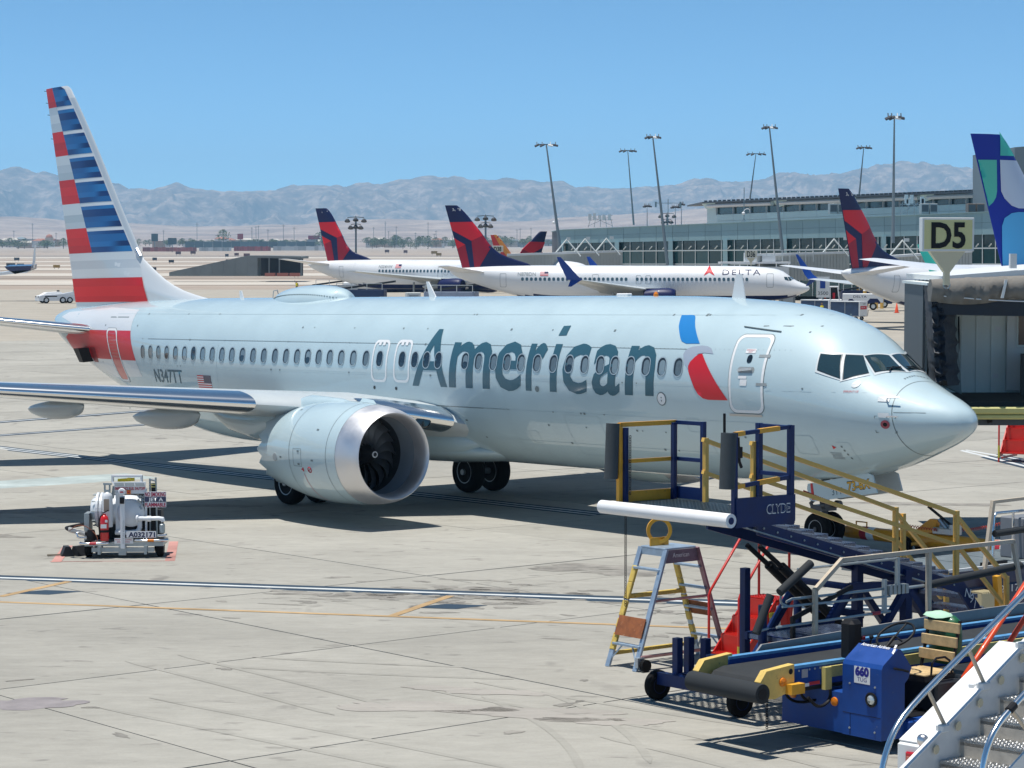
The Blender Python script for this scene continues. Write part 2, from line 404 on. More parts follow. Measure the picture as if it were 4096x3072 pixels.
# mountains
ridge = [(-900, 360), (-500, 345), (-200, 370), (0, 362), (40, 357), (90, 368), (130, 380), (190, 388), (250, 397), (330, 408), (365, 397), (385, 394), (420, 400), (470, 405), (540, 411), (590, 408), (640, 398), (690, 394), (750, 396), (820, 390), (880, 383), (925, 380), (960, 376), (1010, 381), (1060, 382), (1090, 378), (1150, 386), (1200, 391), (1260, 400), (1330, 405), (1400, 404), (1450, 398), (1490, 384), (1530, 378), (1565, 386), (1640, 382), (1680, 368), (1720, 375), (1800, 372), (1870, 356), (1895, 349), (1930, 346), (1965, 343), (1990, 342), (2010, 352), (2080, 362), (2150, 360), (2300, 366), (2600, 350), (3000, 372), (3400, 365)]
def prof(tab, x):
    if x <= tab[0][0]: return tab[0][1]
    for (a, p), (b, q) in zip(tab, tab[1:]):
        if x <= b: t = (x-a)/(b-a); t = t*t*(3-2*t); return p+(q-p)*t
    return tab[-1][1]
def fbm(x, y, o=6, H=.9): return noise.fractal((x, y, 3.7), H, 2.1, o)
def terrain(name, y0, y1, x0, x1, nx, ny, hfun, m):
    s = MB(); vs = []
    for j in range(ny+1):
        y = lerp(y0, y1, j/ny)
        for i in range(nx+1):
            x = lerp(x0, x1, i/nx); vs.append((x, y, hfun(x, y)-3.2))
    s.add(vs, [(j*(nx+1)+i, j*(nx+1)+i+1, (j+1)*(nx+1)+i+1, (j+1)*(nx+1)+i) for j in range(ny) for i in range(nx)])
    return struct(name, s, m, fix=False, smooth=70)
YR = 12500.
def h_mtn(x, y):
    px = 1106+4915.7*x/YR; H = (525-prof(ridge, px))/4915.7*YR+10
    t = (y-9300)/(YR-9300); e = max(0, min(1, t)) if y <= YR else max(0, 1-(y-YR)/2500)
    n = fbm(x/900, y/900)*.5; n2 = abs(fbm(x/380+9, y/1200, 6)); n3 = fbm(x/150, y/150, 4); H *= 1+.1*abs(fbm(x/260, 5.5, 5))-.05
    env = e**1.5 if y <= YR else e
    lo = min(1., env*1.6)*(1-env)*2.6
    return max(-6, H*(env*(1-.0*n)+lo*(n*.5-.62*n2+.16))+n3*(6*env+2)+ (noise.noise((x/70, y/90, 1))*5*env))
def rock(name, c1, c2, c3, sc):
    m = bpy.data.materials.new(name); m.use_nodes = True; N = m.node_tree.nodes; L = m.node_tree.links; b = N['Principled BSDF']
    b.inputs['Roughness'].default_value = 1; b.inputs['Specular IOR Level'].default_value = 0
    ge = N.new('ShaderNodeNewGeometry'); n = N.new('ShaderNodeTexNoise'); n.inputs['Scale'].default_value = sc; n.inputs['Detail'].default_value = 9; n.inputs['Roughness'].default_value = .68
    mp = N.new('ShaderNodeMapping'); mp.inputs['Scale'].default_value = (1, .6, 2.2); L.new(ge.outputs['Position'], mp.inputs[0]); L.new(mp.outputs[0], n.inputs['Vector'])
    cr = N.new('ShaderNodeValToRGB'); e = cr.color_ramp.elements; e[0].position = .36; e[0].color = (*c1, 1); e[1].position = .62; e[1].color = (*c3, 1); q = e.new(.5); q.color = (*c2, 1)
    L.new(n.outputs[0], cr.inputs[0]); L.new(cr.outputs[0], b.inputs['Base Color']); return m
mountains = terrain('mountain', 9300, 15000, -5600, 5600, 640, 110, h_mtn, rock('bare mountain rock', (.09, .075, .07), (.17, .132, .112), (.34, .26, .21), .011))
foot = [(-900, 452), (0, 462), (200, 472), (420, 486), (640, 480), (700, 472), (900, 468), (1100, 470), (1250, 462), (1400, 452), (1550, 440), (1700, 426), (1850, 424), (2000, 420), (2212, 424), (3400, 430)]
def h_foot(x, y):
    px = 1106+4915.7*x/8200.; H = (525-prof(foot, px))/4915.7*8200.
    t = (y-5600)/2600.; e = max(0, min(1, t)) if y < 8200 else max(0, 1-(y-8200)/1200)
    st = .5+.5*math.sin(e*9+fbm(x/900, y/900, 3)*2)
    return max(-6, H*(e**1.1)*(1+.12*fbm(x/500, y/500, 5))+ 2.5*st*e + 3*fbm(x/200, y/200, 4)*e)
terrain('foothill', 5600, 9400, -5600, 5600, 300, 60, h_foot, rock('pale desert foothill', (.22, .155, .125), (.32, .235, .185), (.42, .32, .255), .006))

# haze: one closed box of pale air
hz = MB(); hz.box(-14000, 14000, -400, 16500, -7, 640)
o = hz.build('haze', mat('haze air', (1, 1, 1))); o['kind'] = 'stuff'
mh = o.data.materials[0].node_tree; mh.nodes.clear()
ou = mh.nodes.new('ShaderNodeOutputMaterial'); pv = mh.nodes.new('ShaderNodeVolumePrincipled')
pv.inputs['Color'].default_value = (.4, .71, 1, 1); pv.inputs['Density'].default_value = 8e-5; pv.inputs['Anisotropy'].default_value = 0.1
mh.links.new(pv.outputs[0], ou.inputs['Volume'])
# ------------------------------------------------------------------ airliners
def pchip(tab):
    xs = [t[0] for t in tab]; ysv = [t[1] for t in tab]; n = len(xs)
    h = [xs[i+1]-xs[i] for i in range(n-1)]; d = [(ysv[i+1]-ysv[i])/h[i] for i in range(n-1)]; m = [0.]*n
    for i in range(1, n-1):
        if d[i-1]*d[i] > 0: w1 = 2*h[i]+h[i-1]; w2 = h[i]+2*h[i-1]; m[i] = (w1+w2)/(w1/d[i-1]+w2/d[i])
    m[0] = d[0]; m[-1] = d[-1]
    def f(s):
        s = max(xs[0], min(xs[-1], s)); i = 0
        while i < n-2 and s > xs[i+1]: i += 1
        t = (s-xs[i])/h[i]
        return (2*t**3-3*t**2+1)*ysv[i]+(t**3-2*t**2+t)*h[i]*m[i]+(-2*t**3+3*t**2)*ysv[i+1]+(t**3-t**2)*h[i]*m[i+1]
    return f
class Fus:
    """fuselage surface in the aeroplane's frame: x aft from the nose, y starboard, z up"""
    def __init__(s, TOP, BOT, HW, ZW, L): s.t, s.b, s.w, s.zw = map(pchip, (TOP, BOT, HW, ZW)); s.L = L
    def pt(s, x, a):
        t, b, w_, zw = s.t(x), s.b(x), s.w(x), s.zw(x); n = math.sin(a)
        return Vector((x, w_*math.cos(a), zw+((t-zw) if n >= 0 else (zw-b))*n))
    def side(s, x, z, off=0., sg=1):
        t, b, w_, zw = s.t(x), s.b(x), s.w(x), s.zw(x); hh = (t-zw) if z >= zw else (zw-b)
        r = max(-.999, min(.999, (z-zw)/hh)); y = w_*math.sqrt(1-r*r)
        nrm = Vector((0, y/w_**2, (z-zw)/hh**2)).normalized()
        dw = (s.w(min(s.L, x+.05))-s.w(max(0, x-.05)))/.1
        nrm = Vector((-dw*nrm.y, nrm.y, nrm.z)).normalized()
        p = Vector((x, y, z))+nrm*off; p.y *= sg; return p
    def top(s, x, y=0., off=0.):
        w_, t, zw = s.w(x), s.t(x), s.zw(x); r = min(.999, abs(y)/w_); return Vector((x, y, zw+(t-zw)*math.sqrt(1-r*r)+off))
    def mesh(s, stations, n=48):
        mb = MB(); rings = [[s.pt(x, 2*math.pi*i/n) for i in range(n)] for x in stations]; mb.loft(rings); return mb
    def decal(s, pts, off=.006, cut=.07, sg=1, tri=None):
        """a flat outline (x, z) laid on the side of the fuselage"""
        bm = bmesh.new()
        if tri is None:
            vv = [bm.verts.new((x, 0, z)) for x, z in pts]; bm.faces.new(vv)
        else:
            bm.from_mesh(tri)
        bmesh.ops.triangulate(bm, faces=bm.faces[:])
        zs = [v.co.z for v in bm.verts]; z = min(zs)+cut*.5
        while z < max(zs):
            bmesh.ops.bisect_plane(bm, geom=bm.verts[:]+bm.edges[:]+bm.faces[:], plane_co=(0, 0, z), plane_no=(0, 0, 1)); z += cut
        if max(v.co.x for v in bm.verts) > s.L*.72 or min(v.co.x for v in bm.verts) < 6.5:
            xs_ = [v.co.x for v in bm.verts]; x = min(xs_)+.1
            while x < max(xs_):
                bmesh.ops.bisect_plane(bm, geom=bm.verts[:]+bm.edges[:]+bm.faces[:], plane_co=(x, 0, 0), plane_no=(1, 0, 0)); x += .2
        for v in bm.verts: v.co = s.side(v.co.x, v.co.z, off, sg)
        me = bpy.data.meshes.new('decal'); bm.normal_update()
        for f in bm.faces:
            if f.normal.y*sg < 0: f.normal_flip()
        bm.to_mesh(me); bm.free(); return me
    def put(s, name, m, parent, pts, off=.006, cut=.07, sg=1):
        me = s.decal(pts, off, cut, sg); me.materials.append(m); shade(me, 180); return obj(name, me, parent)
    def word(s, name, m, parent, body, x0, x1, z, h, shear=0, bold=0, space=1., off=.007, sg=1, caps=None):
        """lettering on the side, from x0 (left end as seen) to x1"""
        me = text_mesh(body, h/.73, shear, 1., bold, space).copy(); wd = max(v.co.x for v in me.vertices)
        for v in me.vertices:
            yy = v.co.y
            if caps: yy = caps(yy/h)*h
            v.co = (x0+(x1-x0)*v.co.x/wd, 0, z+yy)
        d = s.decal(None, off, .1, sg, me); d.materials.clear(); d.materials.append(m); shade(d, 180); return obj(name, d, parent)
def rrect(cx_, cz, w_, h, r, n=5, lean=0.):
    P = []
    for sx, sz, a0 in ((1, 1, 0), (-1, 1, 90), (-1, -1, 180), (1, -1, 270)):
        for i in range(n+1):
            a = R(a0+90*i/n); z = sz*(h/2-r)+r*math.sin(a); P.append((cx_+sx*(w_/2-r)+r*math.cos(a)+lean*z, cz+z))
    return P
def ring_decal(F, cx_, cz, w_, h, r, t, off, lean=0., sg=1, n=5, inner=None):
    a = rrect(cx_, cz, w_, h, r, n, lean); b = rrect(cx_, cz, w_-2*t, h-2*t, max(.01, r-t), n, lean)
    def dens(P):
        Q = []
        for i in range(len(P)):
            p, q = P[i], P[(i+1) % len(P)]; k = max(1, int(math.dist(p, q)/.12))
            Q += [(p[0]+(q[0]-p[0])*j/k, p[1]+(q[1]-p[1])*j/k) for j in range(k)]
        return Q
    m_ = max(len(dens(a)), len(dens(b)))
    A = dens(a); B = []
    for (x, z) in A:   # matching inner outline
        B.append((cx_+lean*(z-cz)*(1-2*t/h)+(x-cx_-lean*(z-cz))*(w_-2*t)/w_, cz+(z-cz)*(h-2*t)/h))
    n_ = len(A); mb = MB()
    mb.add([F.side(x, z, off, sg) for x, z in A]+[F.side(x, z, off, sg) for x, z in B], [(i, (i+1) % n_, n_+(i+1) % n_, n_+i) for i in range(n_)])
    return mb

paint_silver = mat('silver mica paint', (.47, .595, .635), .48, metal=.0, var=.035, scale=.9, coat=1., spec=.5)
paint_white = mat('gloss white paint', (.78, .79, .79), .3, coat=.4, var=.02, scale=.5)
paint_offwhite = mat('aircraft white', (.74, .75, .76), .35, coat=.35, var=.03, scale=.4)
chrome = mat('polished metal', (.86, .86, .86), .2, metal=1.)
dullmetal = mat('brushed metal', (.75, .74, .75), .3, metal=1., var=.05, scale=2)
steel = mat('steel', (.45, .45, .45), .4, metal=.8, var=.1, scale=5)
rubber = mat('black rubber', (.009, .009, .01), .8, var=.2, scale=8, spec=.15)
blackm = mat('black', (.008, .008, .01), .55, spec=.3)
darkglass = mat('dark glass', (.012, .02, .028), .06, coat=.6)
shade_glass = mat('window with shade', (.16, .21, .235), .15, coat=.7, rand=.35, var=.05)
win_dark = mat('dark rim and recess shade', (.02, .03, .04), .3)
ltgrey = mat('light grey paint', (.6, .63, .64), .4, var=.05, scale=2)
midgrey = mat('grey paint', (.3, .33, .34), .5, var=.08, scale=2)
letter_blue = mat('grey blue lettering', (.035, .11, .15), .4, coat=.3)
decal_red = mat('red decal', (.6, .012, .02), .4, coat=.15)
decal_blue = mat('blue decal', (.015, .2, .52), .4, coat=.2)
decal_silver = mat('pale silver decal', (.5, .55, .62), .25, metal=.3, coat=.6)
seam = mat('panel seam', (.16, .2, .21), .5)
redmark = mat('red marking', (.5, .03, .05), .5)
whitem = mat('flat white', (.8, .8, .8), .5)
navym = mat('navy', (.008, .018, .085), .35, coat=.6)
gold = mat('gold lettering', (.75, .4, .03), .5)

def wheel(mb_t, mb_r, c, r, w_, axis=(0, 1, 0)):
    """tyre into mb_t, rim into mb_r"""
    hw = w_/2
    mb_t.lathe([(r*.55, -hw*.8), (r*.8, -hw), (r*.95, -hw*.8), (r, -hw*.45), (r*.985, -hw*.4), (r, -hw*.32), (r, hw*.32), (r*.985, hw*.4), (r, hw*.45), (r*.95, hw*.8), (r*.8, hw), (r*.55, hw*.8)], c, axis, 28)
    mb_r.lathe([(0, -hw*.5), (r*.2, -hw*.62), (r*.22, -hw*.5), (r*.4, -hw*.45), (r*.5, -hw*.78), (r*.56, -hw*.84), (r*.56, hw*.84), (r*.5, hw*.78), (r*.4, hw*.45), (r*.22, hw*.5), (r*.2, hw*.62), (0, hw*.5)], c, axis, 24)
    ax = Vector(axis); 
    for i in range(8):
        a = 2*math.pi*i/8; up = Vector((0, 0, 1)); x = up.cross(ax).normalized(); y = ax.cross(x)
        for sg in (-1, 1): mb_r.lathe([(.05*r, 0), (.05*r, .06*r)], Vector(c)+x*(r*.33*math.cos(a))+y*(r*.33*math.sin(a))+ax*(sg*hw*.42), ax*sg, 6)
def gear_wheel(parent, c, r, w_, rimm, axis=(0, 1, 0)):
    a, b = MB(), MB(); wheel(a, b, c, r, w_, axis)
    wh = a.build('wheel', rubber, parent, smooth=50); b.build('rim', rimm, wh, smooth=40); return wh

def airfoil(x0, y, z0, chord, thick, n=14, twist=0.):
    """closed section from the leading edge round; in the xz plane"""
    P = []
    for i in range(n*2):
        t = i/(2*n)*2*math.pi; xc = .5*(1-math.cos(t)) if True else 0
        yt = thick*5*(.2969*math.sqrt(max(xc, 0))-.126*xc-.3516*xc**2+.2843*xc**3-.1015*xc**4)*chord
        P.append(Vector((x0+chord*xc, y, z0+(yt if t <= math.pi else -yt*.8)-chord*xc*twist)))
    return P
def airfoil_v(x0, z, chord, thick, n=14):
    P = []
    for i in range(2*n):
        t = i/(2*n)*2*math.pi; xc = .5*(1-math.cos(t)); yt = thick*5*(.2969*math.sqrt(max(xc, 0))-.126*xc-.3516*xc**2+.2843*xc**3-.1015*xc**4)*chord
        P.append(Vector((x0+chord*xc, yt if t <= math.pi else -yt, z)))
    return P

# ---- the big silver jet at the gate
HEAD = Matrix(((-0.6200942, -0.78438136, 0), (0.78433758, -0.62012882, 0.02199467), (-0.01725543, 0.01364283, 0.99975809))).to_4x4()
pp = .00625
a_ = Vector((HEAD[0][0], HEAD[1][0], HEAD[2][0])); r_ = Vector((HEAD[0][1], HEAD[1][1], HEAD[2][1])); u_ = Vector((HEAD[0][2], HEAD[1][2], HEAD[2][2]))
a2 = (a_-u_*pp).normalized(); u2 = a2.cross(r_)
PM = Matrix((a2, r_, u2)).transposed().to_4x4(); PM.translation = Vector((9.07857, 44.59263, gz(44.59263)))+u_*(19.6*pp)
jet = thing('airliner', 'large silver American jet with flag striped tail parked at the gate in front', 'airliner', PM)
TOP = [(0, 2.72), (.04, 2.86), (.25, 3.05), (1, 3.38), (1.8, 3.75), (2.25, 4.08), (2.9, 4.58), (3.6, 4.86), (4.6, 5.06), (6, 5.18), (8, 5.26), (12, 5.29), (28, 5.31), (33, 5.24), (36, 5.1), (38.2, 4.95), (38.85, 4.72)]
BOT = [(0, 2.72), (.04, 2.6), (.25, 2.41), (1, 2.05), (2, 1.68), (3, 1.46), (5, 1.29), (8, 1.22), (15, 1.20), (26.2, 1.18), (28, 1.27), (30, 1.58), (33, 2.28), (36, 3.2), (38.2, 4.05), (38.85, 4.5)]
HWT = [(0, 0), (.04, .16), (.25, .45), (1, .92), (2, 1.36), (3, 1.62), (4, 1.77), (5.5, 1.87), (7, 1.88), (24.5, 1.88), (28, 1.77), (31, 1.5), (34, 1.08), (36, .78), (38.2, .4), (38.85, .1)]
ZWT = [(0, 2.72), (1, 2.76), (3, 3.05), (5, 3.3), (7, 3.4), (24.5, 3.43), (30, 3.75), (34, 4.12), (38.85, 4.6)]
FU = Fus(TOP, BOT, HWT, ZWT, 38.85)
st = [0.0005, .01, .04, .09, .16, .25, .4, .6, .8, 1.0]+[1+.2*i for i in range(1, 31)]+[7.4, 8, 9]+[10+1.2*i for i in range(13)]+[25+.5*i for i in range(1, 28)]+[38.6, 38.75, 38.85]
body = FU.mesh(sorted(set(st)), 64).build('fuselage', paint_silver, jet, smooth=60)
# radome seam, panel seams
mb = MB()
def seam_ring(x, a0, a1, w_=.016, tilt=0., n=30):
    vs = []
    for i in range(n+1):
        a = lerp(a0, a1, i/n)
        for d in (-w_/2, w_/2):
            xx = x+d+tilt*math.sin(a); p = FU.pt(xx, a); q = Vector((0, FU.zw(xx)*0, FU.zw(xx))); nn = (p-Vector((p.x, 0, FU.zw(xx)))).normalized(); vs.append(p+nn*.004)
    mb.add(vs, [(2*i, 2*i+1, 2*i+3, 2*i+2) for i in range(n)])
seam_ring(1.18, -math.pi, math.pi, .016, .13, 60)
def seam_line(x0, x1, z, w_=.012, dz=0.):
    n = max(2, int(abs(x1-x0)/.5)); vs = []
    for i in range(n+1):
        x = lerp(x0, x1, i/n); zz = z+dz*i/n
        for d in (-w_/2, w_/2): vs.append(FU.side(x, zz+d, .003))
    mb.add(vs, [(2*i, 2*i+1, 2*i+3, 2*i+2) for i in range(n)])
seam_line(6, 30, 4.12); seam_line(3.35, 4.6, 4.62, .02, -.12*0); seam_line(12.5, 25.5, 2.62, .02); seam_line(33.4, 32, 4.75, .03)
seam_line(.62, 1.18, 2.92)
for x in (15.6, 18.4, 21.2): 
    mb.add([FU.side(x+d, z, .003) for z in (2.05, 2.2, 2.35, 2.5, 2.62) for d in (-.007, .007)], [(2*i, 2*i+1, 2*i+3, 2*i+2) for i in range(4)])
mb.build('panel_seam', seam, jet)
mb = MB(); fine = mat('fine lap joint', (.425, .54, .575), .5, coat=.5)
for x in (12.6, 25.6): seam_ring(x, -1.3, .3, .008, 0, 40)
for x0, x1, z in ((3.6, 33, 4.85), (4, 32, 3.36), (4, 13.5, 2.62), (4, 13.5, 1.9), (25.6, 31, 2.5), (1.3, 4, 3.3)): seam_line(x0, x1, z, .009)
for x, z, w_, h in ((9.9, 2.1, 1.25, .95), (27.3, 2.2, 1.2, .9), (3.2, 2.2, .5, .4), (6.2, 2.5, .4, .3), (5.7, 1.9, .3, .4), (11.9, 2.0, .35, .3)):
    k_ = ring_decal(FU, x, z, w_, h, .07, .012, .004); mb.add(k_.v, k_.f)
mb.build('lap_joint', fine, jet, fix=False)
mb = MB()
for i in range(90):
    x = rnd.uniform(3, 34); z = rnd.choice((4.12, 4.85, 3.36, 2.62, 4.5, 1.9, 2.3)); s_ = rnd.uniform(.015, .035); mb.add([FU.side(x+a*s_, z+b_*s_*.7, .005) for a, b_ in ((-1, -1), (1, -1), (1, 1), (-1, 1))], [(0, 1, 2, 3)])
tag(mb.build('stencil_mark', seam, jet, fix=False), kind='stuff')
mb = MB()
for x in [3.6+.13*i for i in range(225)]:
    for z in (4.13, 2.63):
        if 12.5 < x < 25.5 or z > 4: mb.add([FU.side(x+a, z+b_, .0045) for a, b_ in ((-.006, -.006), (.006, -.006), (.006, .006), (-.006, .006))], [(0, 1, 2, 3)])
tag(mb.build('rivet', seam, jet, fix=False), kind='stuff')

# cabin windows: frame, dark ring painting in the recess shadow, shaded pane
def cabin_window(F, parent, x, z, w_=.25, h=.38, frame=.022, sg=1, fm=None, dark=False, off=.012, half=False):
    r = .115*w_/.25
    f = ring_decal(F, x, z, w_+2*frame, h+2*frame, r+frame, frame, off, sg=sg)
    o = f.build('cabin_window', fm, parent, fix=False)
    p = F.decal(rrect(x, z, w_, h, r, 4), off-.003, .2, sg); p.materials.append(win_dark); pn = obj('rim', p, o)  # flat dark sheet: recess shadow put in as colour, no real hole
    q = F.decal(rrect(x-.02, z-.02, w_*.72, h*.84, r*.72, 4), off-.001, .2, sg); q.materials.append(darkglass if dark else shade_glass); obj('pane', q, o)
    if half:
        q = F.decal(rrect(x-.02, z-.09, w_*.7, h*.42, r*.5, 3), off, .2, sg); q.materials.append(darkglass); obj('open_part', q, o)
    return o
frame_m = mat('window frame metal', (.5, .57, .59), .35, metal=.4)
WX = [30.3, 29.73, 29.17, 28.61, 28.05, 27.5, 26.96, 26.42, 25.87, 25.33, 24.79, 24.24, 23.68, 23.13, 22.57, 22.02, 21.48, 20.96, 20.44, 19.92, 19.39, 18.84, 18.27, 17.66, 16.69, 16.15, 15.66, 15.17, 14.09, 13.56, 12.98, 12.46, 11.93, 11.34, 10.75, 10.18, 9.64, 9.1, 8.61, 8.09, 7.57, 7.06, 6.54]
for k, x in enumerate(WX): cabin_window(FU, jet, x, 3.735, fm=frame_m, dark=k in (6, 23, 24, 25, 26, 27), half=k in (3, 11, 17, 28, 35))
# doors
def fus_door(F, parent, x, z, w_, h, lean=0., outline=whitem, t=.06, label=None, panel=paint_silver, sg=1):
    d = F.decal(rrect(x, z, w_, h, .16, 5, lean), .004, .1, sg); d.materials.append(panel); shade(d, 180); o = obj('door', d, parent)
    if label: o['label'] = label
    ring_decal(F, x, z, w_, h, .16, t, .008, lean, sg).build('outline', outline, o, fix=False)
    ring_decal(F, x, z, w_+.03, h+.03, .17, .018, .006, lean, sg).build('gap', seam, o, fix=False)
    return o
d1 = fus_door(FU, jet, 4.53, 3.63, .93, 1.62, .05, label='forward service door with white outline')
q = FU.decal(rrect(4.52, 3.94, .13, .17, .06, 4), .012, .1); q.materials.append(darkglass); obj('window', q, d1)
hb = FU.decal(rrect(4.55, 3.71, .44, .13, .06, 4), .009, .1); hb.materials.append(midgrey); hd = obj('handle_recess', hb, d1)
mb = MB(); p, q = FU.side(4.74, 3.70, .03), FU.side(4.38, 3.73, .04); mb.bar(p, q, .03, .05); mb.build('handle', chrome, d1)
for (x, z) in ((4.16, 4.0), (4.1, 3.42)):
    mb = MB(); mb.add([FU.side(x+a, z+b, .01) for a, b in ((-.14, -.03), (.14, -.03), (.14, .03), (-.14, .03))], [(0, 1, 2, 3)]); mb.build('hinge', midgrey, d1)
for (x, z, w_, h) in ((4.55, 4.1, .26, .09), (4.62, 3.56, .22, .06), (4.58, 3.45, .18, .13)):
    q = FU.decal(rrect(x, z, w_, h, .01, 1), .011, .1); q.materials.append(whitem); pl_ = obj('placard', q, d1)
FU.word('placard_text', redmark, d1, 'EMERGENCY', 4.66, 4.44, 4.105, .028, off=.014); FU.word('placard_text', redmark, d1, 'EXIT', 4.6, 4.5, 4.066, .028, off=.014)
mb = MB(); mb.add([FU.side(x, z, .02) for z in (2.75, 2.8) for x in (5.0, 4.9, 4.2, 4.1)], [(0, 1, 5, 4), (1, 2, 6, 5), (2, 3, 7, 6)]); mb.build('sill', steel, d1)
mb = MB(); mb.tube([FU.side(5.07-.1*i, 4.60-.01*i, .015) for i in range(11)], .014, 6); mb.build('rain_gutter', seam, jet)
d2 = fus_door(FU, jet, 32.55, 3.6, .86, 1.62, .42, t=.07, label='aft service door crossing the red band', panel=mat('door red', (.56, .02, .02), .3, coat=.6))
for x, z in ((17.66, 3.68), (16.69, 3.69)):
    o = ring_decal(FU, x, z, .68, 1.06, .16, .06, .006).build('overwing_exit', whitem, jet, fix=False)
    for dx in (.1, -.08):
        q = FU.decal(rrect(x+dx, z+.44, .11, .1, .01, 1), .011, .1); q.materials.append(whitem); obj('placard', q, o)
# livery
def glyph(ch, x0, x1, z0, z1, shear=.1, bold=0.):
    me = text_mesh(ch, 1., shear, 1., bold, 1.).copy(); X = [v.co.x for v in me.vertices]; Y = [v.co.y for v in me.vertices]
    for v in me.vertices: v.co = (x0+(x1-x0)*(v.co.x-min(X))/(max(X)-min(X)), 0, z0+(z1-z0)*(v.co.y-min(Y))/(max(Y)-min(Y)))
    d = FU.decal(None, .007, .1, 1, me); d.materials.clear(); d.materials.append(letter_blue); shade(d, 180); return obj('title_letter', d, jet)
for ch, x0, x1, z0, z1 in (('A', 16.23, 14.8, 3.09, 4.49), ('m', 14.72, 13.07, 3.09, 4.2), ('e', 12.9, 11.88, 3.06, 4.22), ('r', 11.74, 11.04, 3.09, 4.2), ('ı', 10.86, 10.56, 3.09, 4.18), ('c', 10.4, 9.52, 3.06, 4.2), ('a', 9.36, 8.42, 3.06, 4.2), ('n', 8.25, 7.27, 3.09, 4.19)):
    glyph(ch, x0, x1, z0, z1, .06, .012)
FU.put('title_letter', letter_blue, jet, [(10.84, 4.37), (10.56, 4.38), (10.58, 4.6), (10.83, 4.59)], .007)
FU.put('flight_symbol', decal_blue, jet, [(7.16, 4.84), (6.84, 4.845), (6.74, 4.83), (6.68, 4.79), (6.5, 4.62), (6.07, 4.24), (6.48, 4.235), (6.64, 4.28), (6.73, 4.35), (6.98, 4.6)], .007)
FU.put('flight_symbol', decal_silver, jet, [(6.23, 3.69), (6.36, 3.81), (6.42, 3.91), (6.46, 4.01), (6.43, 4.09), (6.36, 4.14), (6.25, 4.17), (5.97, 4.2), (5.8, 4.185), (5.67, 4.14), (5.56, 4.03), (5.84, 4.05), (6.0, 4.03), (6.12, 3.98), (6.2, 3.92), (6.235, 3.82)], .007)
FU.put('flight_symbol', decal_red, jet, [(5.89, 4.03), (5.45, 3.55), (5.01, 3.07), (5.6, 3.065), (5.75, 3.09), (5.89, 3.17), (6.0, 3.3), (6.09, 3.46), (6.2, 3.64), (6.235, 3.76), (6.2, 3.85), (6.07, 3.97), (5.98, 4.02)], .0085)
FU.word('registration', letter_blue, jet, 'N347TT', 29.6, 27.7, 2.86, .4, bold=.008)
# flag: thirteen stripes and a dark corner
mbr, mbw = MB(), MB()
for i in range(13):
    z = 2.7+.42*i/13
    (mbr if i % 2 == 0 else mbw).add([FU.side(x, z+dz, .006) for x in (26.78, 25.98) for dz in (0, .42/13)], [(0, 1, 3, 2)])
fl = mbw.build('flag', whitem, jet, fix=False); mbr.build('stripe', decal_red, fl, fix=False)
mb = MB(); mb.add([FU.side(x, z, .009) for x in (26.4, 25.98) for z in (2.9, 3.12)], [(0, 1, 3, 2)]); mb.build('canton', navym, fl, fix=False)
white_tail = mat('white tail paint', (.68, .7, .71), .3, coat=.6)
FU.put('tail_band', white_tail, jet, [(31.75, 4.98), (31.38, 4.34), (34.4, 4.34), (36.2, 4.5), (37.6, 4.75), (37.2, 4.9), (34, 5.05)], .003, .1)
FU.put('tail_band', white_tail, jet, [(30.89, 3.46), (30.6, 2.98), (33.4, 2.9), (35.6, 3.2), (36, 3.46)], .003, .1)
FU.put('tail_band', decal_red, jet, [(31.4, 4.345), (31.1, 3.85), (30.88, 3.455), (33.5, 3.455), (36.2, 3.455), (36.9, 3.75), (37.1, 4.1), (36.4, 4.345)], .004, .1)
mb = MB(); P = [FU.side(x, z, .0) for x, z in ((35.5, 3.35), (34.95, 3.35), (34.95, 3.78), (35.5, 3.78))]
mb.prism(P, (.14, .3, -.03)); mb.build('apu_inlet_door', blackm, jet)
q = FU.decal(rrect(34.6, 3.57, .5, .46, .02, 1), .008, .1); q.materials.append(mat('dark red', (.25, .01, .015), .4)); obj('inlet_opening', q, jet)
# small fittings on the nose side
for (x, z) in ((1.42, 3.17), (1.34, 2.86)):
    mb = MB(); mb.add([FU.side(x+a, z+b, .012) for a, b in ((-.1, -.05), (.1, -.04), (.12, .05), (-.08, .05))], [(0, 1, 2, 3)]); o = mb.build('probe_plate', ltgrey, jet)
    mb = MB(); mb.tube([FU.side(x-.05, z-.02, .01), FU.side(x-.08, z-.02, .1), FU.side(x-.28, z-.03, .12)], .014, 6); mb.build('pitot_probe', dullmetal, jet)
def disc(name, x, z, r, m, off=.01, n=20, parent=None): 
    q = FU.decal([(x+r*math.cos(2*math.pi*i/n), z+r*math.sin(2*math.pi*i/n)) for i in range(n)], off, .05); q.materials.append(m); return obj(name, q, parent or jet)
o = disc('angle_vane', 1.32, 2.68, .085, mat('vane red', (.4, .08, .1), .5)); disc('hub', 1.32, 2.68, .04, blackm, .013, parent=o)
for a, b in ((1, 1), (1, -1), (-1, 1), (-1, -1)):
    mb = MB(); x, z = 1.32+a*.2, 2.68+b*.17
    mb.add([FU.side(x, z, .008), FU.side(x-a*.05, z, .008), FU.side(x-a*.05, z-b*.012, .008), FU.side(x, z-b*.012, .008)], [(0, 1, 2, 3)])
    mb.add([FU.side(x, z, .008), FU.side(x, z-b*.05, .008), FU.side(x-a*.012, z-b*.05, .008), FU.side(x-a*.012, z, .008)], [(0, 1, 2, 3)]); mb.build('corner_mark', seam, jet, fix=False)
o = disc('static_port', 7.06, 3.04, .15, seam, .006); disc('plate', 7.06, 3.04, .125, whitem, .009, parent=o); disc('hole', 7.06, 3.07, .018, seam, .012, 8, o); disc('hole', 7.06, 3.0, .018, seam, .012, 8, o)
